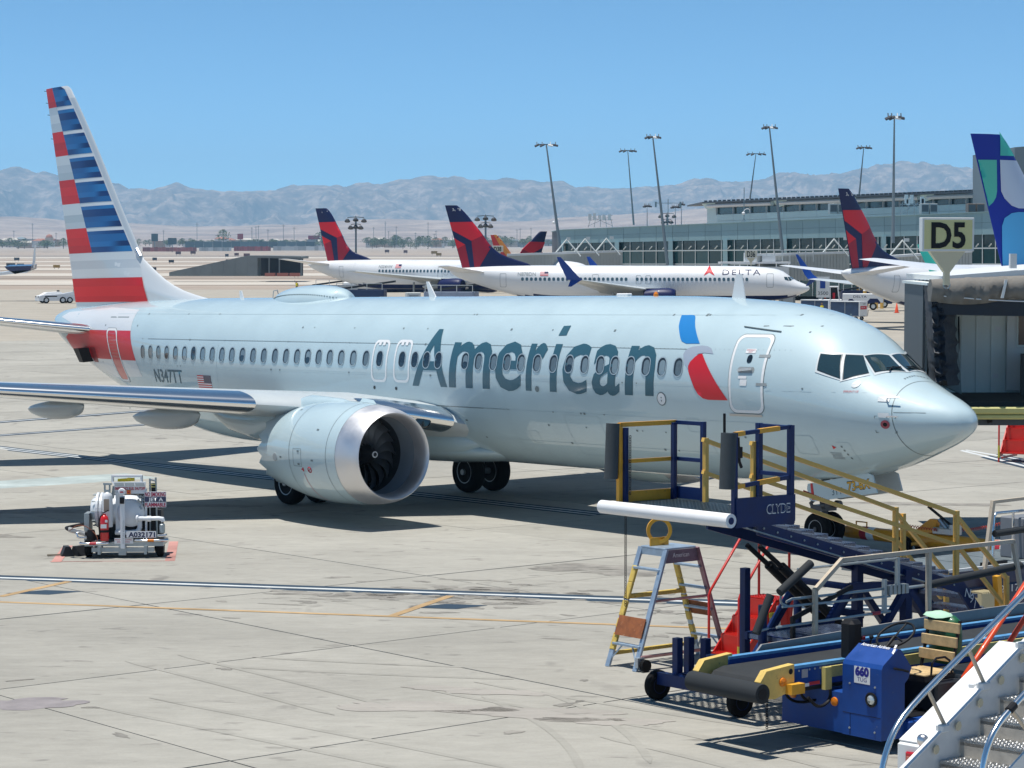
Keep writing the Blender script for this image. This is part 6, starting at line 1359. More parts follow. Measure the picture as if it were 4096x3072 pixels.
# hoses, bolts and scuffs that working equipment carries
for k in range(4): one('hydraulic_hose', blackm, stand, lambda m: m.tube([(1.2+.3*k, -.3+.12*k, .5), (1.5+.35*k, -.35+.1*k, .38), (2.2+.3*k, -.2+.1*k, .6), (2.5, -.1+.05*k, 1.0)], .016, 6, smooth_path=2), 60)
for i in range(16): x = .7+.25*i; one('bolt', galv, stand, lambda m: m.lathe([(.016, 0), (.014, .012), (.002, .014)], (x, -.49, stz(x)-.13), (0, -1, 0), 6))
for y in (.78, -.78): gear_wheel(stand, (0, y, .2), .2, .13, eq_blue)
for y in (.5, -.5): gear_wheel(stand, (4.3, y, .17), .17, .1, eq_blue)

# ---- belt loader 660
KB = KM.copy(); bl_ = thing('belt_loader', 'blue belt loader numbered 660 with black conveyor, wooden slat seat and yellow end plates', 'belt loader', KB)
L1, L0 = 8.2, -1.35
one('conveyor_belt', beltm, bl_, lambda m: m.prism([(L1, -1.72, .95), (-1.2, -1.72, .90), (-1.36, -1.72, .86), (-1.44, -1.72, .77), (-1.36, -1.72, .68), (-1.2, -1.72, .64), (L1, -1.72, .69)], (0, -.82, 0)), 30)
ed = mat('worn pale edge', (.5, .52, .5), .6, var=.2, scale=12)
for y in (-1.62, -2.6): 
    one('side_beam', eq_blue2, bl_, lambda m: m.box(-1.05, L1, y-.045, y+.045, .72, .95)); one('side_rail', mat('pale blue edge', (.1, .3, .55), .5, var=.2, scale=8, wear=((.6, .6, .55), .15, 14.)), bl_, lambda m: m.box(-1.05, L1, y-.05, y+.05, .951, .985))
def endp(m, y): m.prism([(-1.52, y, .66), (-1.54, y, .86), (-1.44, y, .98), (-.98, y, 1.02), (-.98, y, .72), (-1.3, y, .64)], (0, .1, 0))
ey = mat('pale yellow end plate', (.72, .5, .14), .5, var=.12, scale=7, wear=((.2, .12, .05), .14, 12.)); one('end_plate', ey, bl_, lambda m: endp(m, -2.7)); one('end_plate', ey, bl_, lambda m: endp(m, -1.65))
one('end_lamp', amber, bl_, lambda m: m.lathe([(.055, 0), (.05, .02), (.01, .035)], (-1.18, -2.705, .83), (0, -1, 0), 14)); one('bracket', eq_yel, bl_, lambda m: m.box(-1.12, -.9, -2.8, -2.7, .68, .8)); one('bolt_hole', blackm, bl_, lambda m: m.lathe([(.035, 0), (.03, .004)], (-1.04, -2.703, .94), (0, -1, 0), 12))
one('front_roller', foam, bl_, lambda m: m.lathe([(.05, -1.2), (.115, -1.2), (.12, -.6), (.118, .0), (.05, .0), (.045, -.05)], (-1.66, -1.66, .76), (0, 1, 0), 24), 50); one('roller_bore', blackm, bl_, lambda m: m.lathe([(.07, 0), (.07, .01)], (-1.66, -2.865, .76), (0, 1, 0), 8))
for y in (-1.75, -2.55): one('roller_arm', blackm, bl_, lambda m: m.bar((-1.66, y, .76), (-1.3, y, .74), .05))
chain(bl_, -1.35, -2.62, .62, .3, 12)
one('yellow_strip', mat('yellow rubbing strip', (.6, .5, .16), .6, var=.15, scale=8, wear=((.3, .3, .15), .1, 10.)), bl_, lambda m: (m.box(-.45, L1, -2.69, -2.66, .8, .93), m.box(-.47, -.36, -2.72, -2.655, .66, .93)))
one('reflector_strip', whitem, bl_, lambda m: m.box(-.86, -.68, -2.655, -2.648, .72, .76)); one('red_strip', redmark, bl_, lambda m: m.box(-.68, -.5, -2.655, -2.648, .73, .77)); one('maker_plate', mat('dull plate', (.4, .4, .42), .4), bl_, lambda m: m.box(-.8, -.7, -2.652, -2.646, .83, .93))
one('hose', blackm, bl_, lambda m: m.tube([(-.4, -2.68, .8), (-.35, -2.72, .55), (-.6, -2.74, .45), (-.75, -2.7, .6)], .02, 6, smooth_path=2), 60)
# chassis and cowl
one('chassis', eq_blue2, bl_, lambda m: m.prism([(-.37, -2.95, .16), (-.37, -1.9, .16), (-.37, -1.9, .64), (-.37, -2.95, .64)], (8.2, 0, 0)))
cowl = one('cowl', eq_blue2, bl_, lambda m: m.prism([(-.4, -2.93, .16), (-.4, -2.93, 1.0), (-.37, -2.93, 1.05), (-.12, -2.93, 1.22), (-.07, -2.93, 1.21), (.12, -2.93, .98), (.06, -2.93, .85), (.0, -2.93, .8), (.0, -2.93, .16)], (0, -.62, 0)))
one('floor_pan', eq_blue2, bl_, lambda m: m.box(.0, 2.6, -3.62, -2.72, .16, .36, ch=.02)); one('floor_mat', blackm, bl_, lambda m: m.box(.12, .7, -3.48, -2.75, .362, .37)); one('engine_cover', mat('black engine cover', (.02, .022, .025), .5, var=.2, scale=8), bl_, lambda m: (m.box(.62, 2.5, -3.5, -2.74, .36, .74, ch=.03)))
one('rear_wing', eq_blue2, bl_, lambda m: m.box(2.5, 5.6, -3.5, -2.74, .14, .72, ch=.03))
def sgn(name, m_, x, y0, y1, z0, z1, off): mb = MB(); mb.box(x-off-.002, x-off, y0, y1, z0, z1); return mb.build(name, m_, bl_)
sgn('number_plate', mat('white number plate', (.72, .73, .74), .5), -.4, -3.37, -3.12, .8, 1.0, .002)
dk = mat('ink blue', (.02, .02, .22), .5)
text('plate_number', '660', .1, dk, bl_, (-.4055, -3.135, .895), (0, -1, 0), (0, 0, 1), .22, bold=.07); text('plate_maker', 'TUG', .05, dk, bl_, (-.4055, -3.17, .825), (0, -1, 0), (0, 0, 1), .15, bold=.0)
hx = Vector((.25, 0, .17)).normalized()
text('cowl_lettering', 'American Airlines', .05, whitem, bl_, Vector((-.15, -2.99, 1.2))+Vector((-.17, 0, .25)).normalized()*.008, (0, -1, 0), hx, .45, bold=.015, shear=.1)
mb = MB(); o_ = Vector((-.15, -3.47, 1.2))+Vector((-.17, 0, .25)).normalized()*.008
for a in ([(0, .09), (.035, .09), (.05, .03), (.02, .03)], [(.03, .02), (.065, .02), (.09, -.07), (.05, -.05)]): mb.add([o_+Vector((0, -u, 0))+hx*v for u, v in a], [(0, 1, 2, 3)])
mb.build('cowl_emblem', whitem, bl_)
hl = one('headlight', blackm, bl_, lambda m: m.lathe([(.05, .0), (.085, 0), (.09, .02), (.07, .03), (.06, .01), (.01, .01)], (-.4, -3.4, .63), (-1, 0, 0), 22), 50); one('lens', lens, hl, lambda m: m.lathe([(.062, .0), (.05, .02), (.01, .03)], (-.412, -3.4, .63), (-1, 0, 0), 20), 60)
for x, y, z in ((-.925, -2.86, .55), (-.925, -2.8, .5)): pass
one('marker_lamp', amber, bl_, lambda m: m.lathe([(.055, 0), (.05, .02), (.01, .03)], (-.372, -2.09, .52), (-1, 0, 0), 16), 60); one('marker_lamp', amber, bl_, lambda m: m.lathe([(.055, 0), (.05, .02), (.01, .03)], (-.372, -2.78, .52), (-1, 0, 0), 16), 60)
one('steering_wheel', blackm, bl_, lambda m: (m.torus((.45, -3.0, 1.27), (-.5, 0, .8), .24, .016, 30, 8), m.tube([(.1, -3.0, 1.0), (.43, -3.0, 1.25)], .022, 8), *[m.tube([(.44, -3.0, 1.255), Vector((.45, -3.0, 1.27))+Vector((.8*math.cos(a), math.sin(a)*1., .5*math.cos(a)))*.23], .012, 6) for a in (0, 2.1, 4.2)]), 60)
one('control_pod', blackm, bl_, lambda m: (m.box(-.02, .2, -2.72, -2.5, .95, 1.45, ch=.05),)); one('red_knob', redlens, bl_, lambda m: m.lathe([(.03, 0), (.03, .04)], (.2, -2.7, 1.2), n=10)); one('lever', blackm, bl_, lambda m: (m.tube([(.2, -2.8, 1.1), (.24, -2.8, 1.22)], .01, 6), m.lathe([(.02, -.02), (.03, 0), (.02, .02)], (.24, -2.8, 1.24), n=10)))
seat = one('seat_frame', blackm, bl_, lambda m: (m.bar((1.0, -3.4, .8), (1.16, -3.4, 1.42), .03), m.bar((1.0, -2.92, .8), (1.16, -2.92, 1.42), .03), m.box(.5, 1.05, -3.42, -2.9, .74, .80), m.tube([(.95, -3.45, .82), (.9, -3.45, 1.02), (.6, -3.45, 1.02), (.58, -3.45, .82)], .014, 6, smooth_path=1)))
for i in range(5): one('seat_slat', wood, seat, lambda m: m.box(.5+.11*i, .59+.11*i, -3.42, -2.9, .805, .83, ch=.008))
for i in range(3): z = .93+.17*i; one('back_slat', wood, seat, lambda m: m.box(1.0+.046*i, 1.03+.046*i, -3.44, -2.88, z, z+.125, Matrix.Identity(4), .006))
bag = one('rubbish_bag', mat('green cover', (.01, .1, .035), .4, var=.2, scale=6, coat=.3), None, lambda m: m.loft([[Vector((1.3+.13*r*math.cos(a), -3.05+.24*r*math.sin(a), z)) for a in [2*math.pi*k/16 for k in range(16)]] for z, r in ((.85, .7), (.95, 1), (1.2, 1.02), (1.38, .95), (1.44, .6), (1.45, .1))]), 60); bag.matrix_world = KM; tag(bag, 'dark green cover draped behind the wooden seat of the belt loader', 'cover')
one('cloth', mat('pale green cloth', (.42, .65, .48), .8), bag, lambda m: m.loft([[Vector((1.25+.17*r*math.cos(a), -2.98+.2*r*math.sin(a), z+.01*math.sin(3*a))) for a in [2*math.pi*k/14 for k in range(14)]] for z, r in ((1.43, 1), (1.47, .8), (1.48, .1))]), 60)
for k in range(3): one('hydraulic_hose', blackm, bl_, lambda m: m.tube([(-.7+.2*k, -2.2-.1*k, .66), (-.6+.2*k, -2.3, .45), (-.3+.1*k, -2.5, .5), (-.2, -2.6, .62)], .018, 6, smooth_path=2), 60)
for i in range(9): x = -.85+.09*i; one('bolt', galv, bl_, lambda m: m.lathe([(.014, 0), (.012, .01), (.002, .012)], (x, -2.646, .92), (0, -1, 0), 6))
for y in (-3.05, -3.45):
    for z in (.25, .78): one('bolt', galv, bl_, lambda m: m.lathe([(.014, 0), (.012, .01), (.002, .012)], (-.401, y, z), (-1, 0, 0), 6))
one('cowl_seam', blackm, bl_, lambda m: (m.box(-.403, -.4, -3.54, -2.94, .425, .43), m.box(-.403, -.4, -3.06, -3.055, .17, .425)))
one('grab_handle', blackm, bl_, lambda m: m.tube([(-.2, -3.56, 1.0), (-.2, -3.6, 1.0), (0, -3.6, .95), (0, -3.56, .95)], .012, 6))
# far side guard and folding handrail
one('side_guard', mat('grey guard panel', (.27, .27, .27), .55, var=.1, scale=5), bl_, lambda m: m.prism([(-.4, -1.48, .95), (-.3, -1.48, 1.04), (2.95, -1.48, 1.12), (L1, -1.48, 1.14), (L1, -1.48, .98), (3, -1.48, .98)], (0, .03, 0)))
one('guard_hinge', blackm, bl_, lambda m: m.tube([(-.3, -1.52, .965), (L1, -1.52, .985)], .018, 6))
one('handrail', cream_p, bl_, lambda m: (m.bar((.76, -1.36, .97), (.76, -1.36, 1.64), .055), m.bar((.76, -1.36, 1.62), (1.26, -1.36, 1.98), .055), m.bar((1.24, -1.36, 1.97), (4.68, -1.36, 1.98), .055), m.bar((4.66, -1.36, 1.98), (4.86, -1.36, 1.2), .055), m.bar((2.92, -1.36, .98), (2.92, -1.36, 1.96), .06)))
one('rail_tubes', galv, bl_, lambda m: (m.tube([(.3, -1.3, 1.5), (.4, -1.3, 1.53), (2.3, -1.3, 1.52)], .018, 8), m.tube([(.2, -1.33, 1.45), (2.2, -1.33, 1.42)], .016, 8), m.tube([(.1, -1.33, 1.2), (2.2, -1.33, 1.22)], .018, 8), m.tube([(.5, -1.3, 1.9), (2.35, -1.3, 1.9)], .018, 8), m.bar((2.1, -1.32, 1.2), (2.1, -1.32, 1.65), .05), m.bar((2.35, -1.32, 1.5), (2.35, -1.32, 1.92), .05), m.tube([(2.1, -1.3, 1.5), (2.9, -1.3, 1.5)], .02, 8), *[m.box(2.15+.08*i, 2.2+.08*i, -1.37, -1.27, 1.44, 1.56) for i in range(5)]))
one('red_clip', redmark, bl_, lambda m: m.tube([(1.85, -1.33, 1.218), (2.0, -1.33, 1.22)], .024, 8))
for a, b in (((.13, -1.35, 1.64), (.69, -1.35, 1.97)), ((-.28, -1.35, 1.16), (-.03, -1.35, 1.62)), ((2.95, -1.3, 1.5), (4.9, -1.3, 1.62))):
    one('foam_bar', foam, bl_, lambda m: m.tube([a, b], .055, 12), 50)
one('bent_arm', galv, bl_, lambda m: (m.tube([(.3, -1.32, 1.45), (.16, -1.32, 1.5), (.2, -1.34, 1.68)], .016, 8, smooth_path=2), m.tube([(-.05, -1.33, 1.2), (-.2, -1.33, 1.18), (-.24, -1.35, 1.25)], .016, 8, smooth_path=2)))
for x in (.9, 4.2): 
    for y in (-3.25, -1.75): gear_wheel(bl_, (x, y, .3), .3, .2, eq_blue)

# ---- A-frame ladder with lifting eye
AM = place(1.585, 32.41, math.degrees(math.atan2(.622, .782))); lad = thing('step_ladder', 'tall aluminium A-frame ladder wrapped in yellow tape with a yellow lifting ring on top', 'ladder', AM)
one('top_plate', alu_b, lad, lambda m: (m.box(.58, 1.2, -.26, .26, 1.69, 1.72, ch=.008), m.box(.575, .6, -.26, .26, 1.6, 1.69)))
text('top_print', 'American', .07, whitem, lad, (.72, -.282, 1.58), (1, 0, 0), (0, 0, 1), .32); 
one('top_skirt', mat('dull violet plate', (.2, .16, .2), .5, metal=.3, var=.2, scale=8), lad, lambda m: m.prism([(.56, -.262, 1.5), (.6, -.262, 1.69), (1.19, -.262, 1.69), (1.25, -.262, 1.5)], (0, -.014, 0)))
one('lifting_ring', eq_yel, lad, lambda m: (m.lathe([(.14, -.02), (.19, -.02), (.19, .02), (.14, .02), (.14, -.02)], (.8, .1, 1.94), (0.55, 1, 0), 30, False), m.box(.62, .98, .09, .11, 1.72, 1.84)))
def leg(y, side): return (lambda m: m.bar((.6 if side == 0 else 1.2, y, 1.7), (-.02 if side == 0 else 1.78, y*1.1, 0.0), .035, .085, up=(0, 1, 0)))
one('leg', alu_b, lad, leg(-.27, 0)); one('leg', alu_b, lad, leg(.27, 0)); one('leg', mat('faded red leg', (.3, .17, .2), .5, metal=.3, var=.3, scale=5), lad, leg(-.27, 1)); one('leg', alu_b, lad, leg(.27, 1))
def legp(side, y, t, out=0): a, b = Vector((.6 if side == 0 else 1.2, y, 1.7)), Vector((-.02 if side == 0 else 1.78, y*1.1, 0)); return a.lerp(b, t)+Vector((out, 0, 0))
for side in (0, 1):
    for t0, t1 in ((.16, .3), (.3, .44), (.45, .58), (.6, .68), (.72, .86)): one('tape_wrap', tape, lad, lambda m: m.bar(legp(side, .27, t0), legp(side, .27, t1), .055, .1, up=(0, 1, 0), ch=.01))
    for t in (.17, .36, .55, .8): 
        if side == 0 and t in (.36, .55): continue
        a, b = legp(side, -.27, t), legp(side, .27, t); one('tread', alu_b, lad, lambda m: m.box(a.x-.05, a.x+.05, a.y, b.y, a.z-.02, a.z+.012, ch=.004))
    [one('tread_brace', alu_b, lad, lambda m: m.bar(legp(side, y0, .81), legp(side, y1, .95), .02)) for y0, y1 in ((-.1, -.27), (.1, .27))]
one('rust_plate', rust, lad, lambda m: m.prism([legp(0, -.27, .57, -.05), legp(0, .27, .57, -.05), legp(0, .27, .73, -.05), legp(0, -.27, .73, -.05)], (.012, 0, 0))); one('rust_plate', rust, lad, lambda m: m.prism([legp(1, -.27, .5, .02), legp(1, .27, .5, .02), legp(1, .27, .62, .02), legp(1, -.27, .62, .02)], (.012, 0, 0)))
for z, y, m_, r in ((.99, .28, tape, .05), (.18, .3, tape, .045), (.98, -.29, mat('faded pink bar', (.42, .24, .24), .5, metal=.2, var=.25, scale=4), .03), (.2, -.31, mat('faded pink bar', (.42, .24, .24), .5), .035)):
    t = 1-z/1.7; a, b = legp(0, y, t), legp(1, y, t); one('spreader', m_, lad, lambda m: m.bar(a, b, r, r*1.3, ch=.008))
one('caster', rubber, lad, lambda m: m.lathe([(.02, -.03), (.09, -.03), (.09, .03), (.02, .03)], (.07, -.42, .09), (0, 1, 0), 16)); one('caster_bracket', alu, lad, lambda m: m.box(-.03, .1, -.37, -.31, .06, .2))

# ---- red portable steps
RM = place(2.88, 32.66, math.degrees(math.atan2(.622, .782)))
def make_steps(M, label, group=None):
    t = thing('portable_steps', label, 'portable steps', M, group); yb = mat('yellow foot paint', (.6, .5, .05), .5, var=.1)
    for y in (0, -.6): one('side_plate', eq_red, t, lambda m: m.prism([(-.02, y, .12), (.2, y, .12), (.98, y, .88), (.98, y, .96), (.72, y, .96)], (0, .025, 0)))
    for i in range(3):
        x, z = .1+.22*i, .2+.25*i
        one('tread', eq_red, t, lambda m: (m.box(x-.1, x+.1, -.58, 0, z-.02, z+.005), *[m.box(x-.09+.04*k, x-.075+.04*k, -.57+.06*j, -.53+.06*j, z+.005, z+.014) for k in range(5) for j in range(10)]))
        one('riser', eq_red, t, lambda m: m.box(x+.1, x+.115, -.58, 0, z-.02, z+.25))
    one('top_platform', eq_red, t, lambda m: (m.box(.72, 1.08, -.6, .02, .93, .96), *[m.box(.74+.05*k, .76+.05*k, -.58+.06*j, -.54+.06*j, .96, .97) for k in range(7) for j in range(10)]))
    one('side_box', eq_red, t, lambda m: m.prism([(.45, -.61, .3), (1.0, -.61, .3), (1.08, -.61, .93), (.75, -.61, .93)], (0, .02, 0)))
    for y in (.01, -.61):
        one('handrail', eq_red, t, lambda m: m.tube([(-.03, y, .35), (-.03, y, 1.03), (.0, y, 1.1), (.95, y, 2.25), (.98, y, 2.2), (.98, y, .1)], .02, 8), 50); one('yellow_foot', yb, t, lambda m: m.tube([(-.03, y, .1), (-.03, y, .36)], .024, 8)); one('foot', eq_red, t, lambda m: m.tube([(-.03, y, 0), (-.03, y, .1)], .022, 8))
    one('caution_label', mat('label white', (.5, .5, .5), .6), t, lambda m: m.box(.58, .8, -.618, -.612, .58, .72)); o = one('caution_head', mat('label yellow', (.6, .5, .05), .6), t, lambda m: m.box(.57, .82, -.62, -.613, .72, .79)); text('caution_text', '⚠CAUTION' if False else 'CAUTION', .045, blackm, o, (.62, -.623, .735), (1, 0, 0), (0, 0, 1), .18, bold=.02)
    one('flag_label', whitem, t, lambda m: m.box(.72, .8, -.618, -.612, .82, .88)); one('wheel', rubber, t, lambda m: m.lathe([(.02, -.03), (.09, -.03), (.09, .03), (.02, .03)], (.75, -.5, .12), (0, 1, 0), 14))
    one('base', eq_red, t, lambda m: (m.bar((0, -.05, .1), (1.0, -.05, .1), .04), m.bar((0, -.55, .1), (1.0, -.55, .1), .04), m.bar((.3, -.6, .55), (.95, -.6, .12), .03)))
    return t
steps1 = make_steps(RM, 'short red portable steps with handrails and CAUTION label beside the A-frame ladder')
M2 = place(16.0, 72.0, 205); s2 = copy_tree(steps1, M2); s2['label'] = 'red wheeled steps half cut by the right edge, under the jet bridge bumper'
k = 1.35; s2.matrix_world = place(15.6, 72.5, 60, s=1.5)

# ---- white passenger stairs at the bottom right
SM = place(4.6, 24.6, math.degrees(math.atan2(.69, .72))); ps = thing('passenger_stairs', 'white passenger stairs with chrome handrails and diamond plate treads at the bottom right corner', 'airstairs', SM)
def stt(x): return .93+(x)*.493   # top edge of the far side plate
for y in (-.42, -1.5): one('side_plate', stair_w, ps, lambda m: (m.prism([(-1.6, y, stt(-1.6)-.55), (-1.6, y, stt(-1.6)), (3.2, y, stt(3.2)), (3.2, y, stt(3.2)-.75)], (0, .03 if y > -1 else -.03, 0))))
one('side_cap', whitem, ps, lambda m: m.prism([(-1.6, -.44, stt(-1.6)), (3.2, -.44, stt(3.2)), (3.2, -.36, stt(3.2)+.0), (-1.6, -.36, stt(-1.6))], (0, 0, .02)))
for i in range(-2, 9): 
    x, z = -.48+.37*i, .42+.182*i; st_ = one('tread', tread_m, ps, lambda m: (m.box(x, x+.37, -1.45, -.45, z-.03, z, ch=.006), m.box(x-.01, x+.01, -1.45, -.45, z-.06, z+.002)))
    mb = MB()
    for a in range(9):
        for b_ in range(24):
            X_, Y_ = x+.02+.038*a, -1.43+.041*b_+(.02 if a % 2 else 0); s_ = .015; dx, dy = (s_, s_*.35) if (a+b_) % 2 else (s_*.35, s_); mb.add([(X_-dx, Y_, z), (X_, Y_-dy, z), (X_+dx, Y_, z), (X_, Y_+dy, z), (X_, Y_, z+.006)], [(0, 1, 4), (1, 2, 4), (2, 3, 4), (3, 0, 4)])
    tag(mb.build('raised_diamond', mat('bright diamond', (.7, .7, .7), .22, metal=1.), st_), kind='stuff')
    one('riser', mat('riser plate', (.5, .46, .4), .5, metal=.4, var=.15, scale=8), ps, lambda m: m.box(x+.36, x+.38, -1.45, -.45, z-.03, z+.155))
cab_ = one('outer_beam', stair_w, ps, lambda m: m.prism([(-.06, .0, .1), (-.06, .0, .42), (.0, .0, .45), (1.9, .0, 1.34), (1.9, .0, 1.0), (.3, .0, .1)], (0, .42, 0)))
one('beam_top', whitem, ps, lambda m: m.prism([(-.02, -.0, .452), (1.9, -.0, 1.345), (1.9, .43, 1.345), (-.02, .43, .452)], (0, 0, .012)))
one('rear_frame', stair_w, ps, lambda m: (m.box(.9, 1.9, -.4, .0, .92, .98), m.bar((1.0, .2, .95), (2.6, .2, 1.0), .06)))
tl = one('tail_light', redlens, ps, lambda m: m.box(-.1, -.06, .05, .3, .14, .36, ch=.02)); one('amber_section', mat('pink lens', (.55, .2, .15), .2, coat=.6), tl, lambda m: m.box(-.108, -.1, .08, .27, .25, .31, ch=.01))
bk = one('step_lamp', dullmetal, ps, lambda m: m.lathe([(.02, 0), (.06, .02), (.07, .07), (.05, .1), (.02, .11)], (.0, .1, .5), (-.8, -.2, .1), 18), 50); one('lens', lens, bk, lambda m: m.lathe([(.055, 0), (.01, .015)], (-.085, .08, .51), (-.8, -.2, .1), 16), 60)
for pts, nm in (([(-1.5, -.4, .1), (-1.44, -.4, .48), (-1.27, -.4, .81), (-.96, -.4, 1.06), (.39, -.4, 1.70), (2.8, -.4, 2.84)], 'far'), ([(-1.22, -1.46, .1), (-1.19, -1.46, .59), (-1.04, -1.46, .91), (-.7, -1.46, 1.14), (2.8, -1.46, 2.84)], 'near')):
    one('handrail', chrome, ps, lambda m: m.tube(pts, .034, 12, smooth_path=2), 60)
one('rail_post', cream_p, ps, lambda m: m.tube([(-.34, -.4, .78), (-.65, -.4, 1.2)], .022, 8)); one('rail_post', cream_p, ps, lambda m: m.tube([(.4, -.4, 1.12), (.09, -.4, 1.55)], .022, 8)); one('rail_post', cream_p, ps, lambda m: m.tube([(-.35, -1.5, .8), (-.68, -1.46, 1.14)], .022, 8)); one('rail_clamp', blackm, ps, lambda m: m.tube([(-.72, -1.46, 1.12), (-.62, -1.46, 1.17)], .045, 10))
for x in (-.38, .36, 1.1): one('post_base', stair_w, ps, lambda m: m.box(x-.07, x+.07, -.46, -.36, stt(x)-.03, stt(x)+.05, ch=.01))
for i in range(5): x = -.55+.4*i; one('worn_patch', cream, ps, lambda m: m.lathe([(.01, 0), (.05, .001), (.055, -.004)], (x, -.452, .55+.2*i), (0, -1, 0), 7))
# orange red guard rails behind the stairs
og = thing('guard_rail', 'orange red tubular guard rail standing behind the white stairs', 'guard rail', KM)
one('outer_rail', orange, og, lambda m: m.tube([(.98, -3.62, .1), (.98, -3.62, .78), (1.22, -3.62, 1.0), (2.2, -3.62, 1.9), (2.2, -3.62, .15)], .035, 10), 50); one('inner_rail', orange, og, lambda m: (m.tube([(1.45, -3.62, .3), (1.45, -3.62, .78), (2.6, -3.62, 1.85), (2.6, -3.62, .15)], .033, 10), m.tube([(.98, -3.62, .56), (2.2, -3.62, .58)], .03, 8)), 50)

# ---- second, darker loader behind
NM = KM.copy(); nl = thing('belt_loader', 'dark navy loader marked C22172 behind the yellow handrails at the right edge', 'belt loader', NM)
one('deck', deckm, nl, lambda m: (m.box(6.2, 12, 1.85, 3.3, 1.02, 1.08), *[m.box(6.2+.9*i, 6.22+.9*i, 1.85, 3.3, 1.08, 1.086) for i in range(7)])); one('deck_edge', mat('scuffed white edge', (.55, .57, .58), .5, var=.2, scale=9), nl, lambda m: m.box(6.2, 12, 1.8, 1.85, 1.05, 1.095)); one('side_panel', mat('navy paint', (.006, .015, .07), .35, var=.1, scale=4, coat=.4), nl, lambda m: (m.box(6.2, 12, 1.82, 1.9, .72, 1.05), m.box(7.4, 11, 1.78, 3.2, .28, .78, ch=.02)))
text('fleet_number', 'C22172', .12, whitem, nl, (8.05, 1.772, .65), (1, 0, 0), (0, 0, 1), .75); text('fleet_letter', 'D', .15, whitem, nl, (7.95, 1.772, .5), (1, 0, 0), (0, 0, 1))
one('battery_box', mat('cream box', (.55, .48, .3), .6, var=.08), nl, lambda m: (m.box(7.5, 7.82, 1.55, 1.78, .4, .72, ch=.01), *[m.box(7.5+.05*i, 7.52+.05*i, 1.54, 1.79, .72, .735) for i in range(7)]))
one('yellow_strut', eq_yel, nl, lambda m: (m.bar((8.05, 1.65, .35), (7.98, 1.65, .95), .1), m.tube([(8.2, 1.65, .6), (8.3, 1.65, .5), (8.2, 1.65, .42)], .02, 6)))
one('tan_rail', cream_p, nl, lambda m: (m.bar((7.86, 1.8, 1.03), (8.06, 1.8, 2.12), .06), m.bar((8.05, 1.8, 2.1), (11, 1.8, 2.16), .05), m.bar((9.6, 1.8, 1.05), (9.8, 1.8, 2.1), .05))); one('chrome_rail', chrome, nl, lambda m: (m.tube([(8.55, 2.2, 1.1), (8.56, 2.2, 1.8), (8.62, 2.2, 1.86), (9.3, 2.2, 1.86)], .025, 8), m.tube([(9.05, 2.2, 1.1), (9.05, 2.2, 1.85)], .022, 8)), 50); one('foam_bar', foam, nl, lambda m: m.tube([(8.05, 1.76, 1.6), (10.5, 1.76, 1.68)], .055, 10), 50)
one('seat', blackm, nl, lambda m: (m.box(7.95, 8.5, 1.9, 2.4, .8, .95, ch=.03), m.box(7.9, 8.5, 1.86, 1.92, 1.08, 1.14))); one('control_box', mat('grey cabinet', (.2, .21, .23), .5), nl, lambda m: (m.box(9.2, 9.8, 2.1, 2.6, 1.08, 1.75, ch=.02), m.box(9.25, 9.4, 2.08, 2.12, 1.8, 1.95), m.tube([(9.3, 2.1, 1.75), (9.3, 2.05, 2.05), (9.5, 2.05, 2.1)], .02, 6)))
for x in (8.75, 10.8):
    for y in (1.95, 3.1): gear_wheel(nl, (x, y, .36), .36, .24, eq_blue)

# ---- yellow towbar on the nose wheel
fw = Vector((.6201, -.78434)); a0 = Vector((6.63, 48.9)); TMx = place(a0.x, a0.y, math.degrees(math.atan2(fw.y, fw.x))); tb = thing('towbar', 'thick yellow towbar marked MP65 hooked to the silver jet\'s nose wheel', 'towbar', TMx)
ty = mat('towbar yellow', (.75, .3, .012), .4, var=.1, scale=4, coat=.1)
one('tube', ty, tb, lambda m: (m.lathe([(.05, .7), (.11, .75), (.135, .9), (.14, 2.2), (.16, 2.4), (.15, 6.0), (.1, 6.3)], (0, 0, .33), (1, 0, 0), 20)), 50); one('coupling', steel, tb, lambda m: (m.tube([(.15, -.06, .34), (.75, -.03, .33)], .03, 8), m.tube([(.15, .06, .34), (.75, .03, .33)], .03, 8), m.box(.05, .2, -.2, .2, .28, .4)))
one('wheel', rubber, tb, lambda m: m.lathe([(.08, -.06), (.19, -.07), (.2, 0), (.19, .07), (.08, .06)], (2.7, -.3, .2), (0, 1, 0), 18), 50); one('wheel', rubber, tb, lambda m: m.lathe([(.08, -.06), (.19, -.07), (.2, 0), (.19, .07), (.08, .06)], (2.7, .3, .2), (0, 1, 0), 18), 50); one('axle_frame', ty, tb, lambda m: (m.bar((2.7, -.3, .2), (3.5, -.1, .4), .06), m.bar((2.7, .3, .2), (3.5, .1, .4), .06), m.prism([(2.7, -.06, .45), (3.2, -.06, .78), (3.4, -.06, .78), (3.3, -.06, .5)], (0, .12, 0))))
one('jack_pump', steel, tb, lambda m: (m.box(3.3, 3.8, -.12, .12, .48, .62, ch=.02), m.tube([(3.6, 0, .6), (3.4, 0, .78)], .05, 8), m.box(3.75, 3.9, -.1, .1, .5, .7))); one('pump_handle', blackm, tb, lambda m: m.tube([(3.75, 0, .66), (3.1, 0, 1.02)], .03, 8))
for x in (1.3, 4.9): one('red_band', redmark, tb, lambda m: m.lathe([(.158 if x > 2 else .142, 0), (.158 if x > 2 else .142, .18)], (x, 0, .33), (1, 0, 0), 20, False)); one('white_band', whitem, tb, lambda m: m.lathe([(.158 if x > 2 else .142, 0), (.158 if x > 2 else .142, .2)], (x+.19, 0, .33), (1, 0, 0), 20, False))
for x in (1.1, 5.3): one('grab_handle', ty, tb, lambda m: m.tube([(x, 0, .45), (x, 0, .56), (x+.3, 0, .56), (x+.3, 0, .45)], .015, 6))
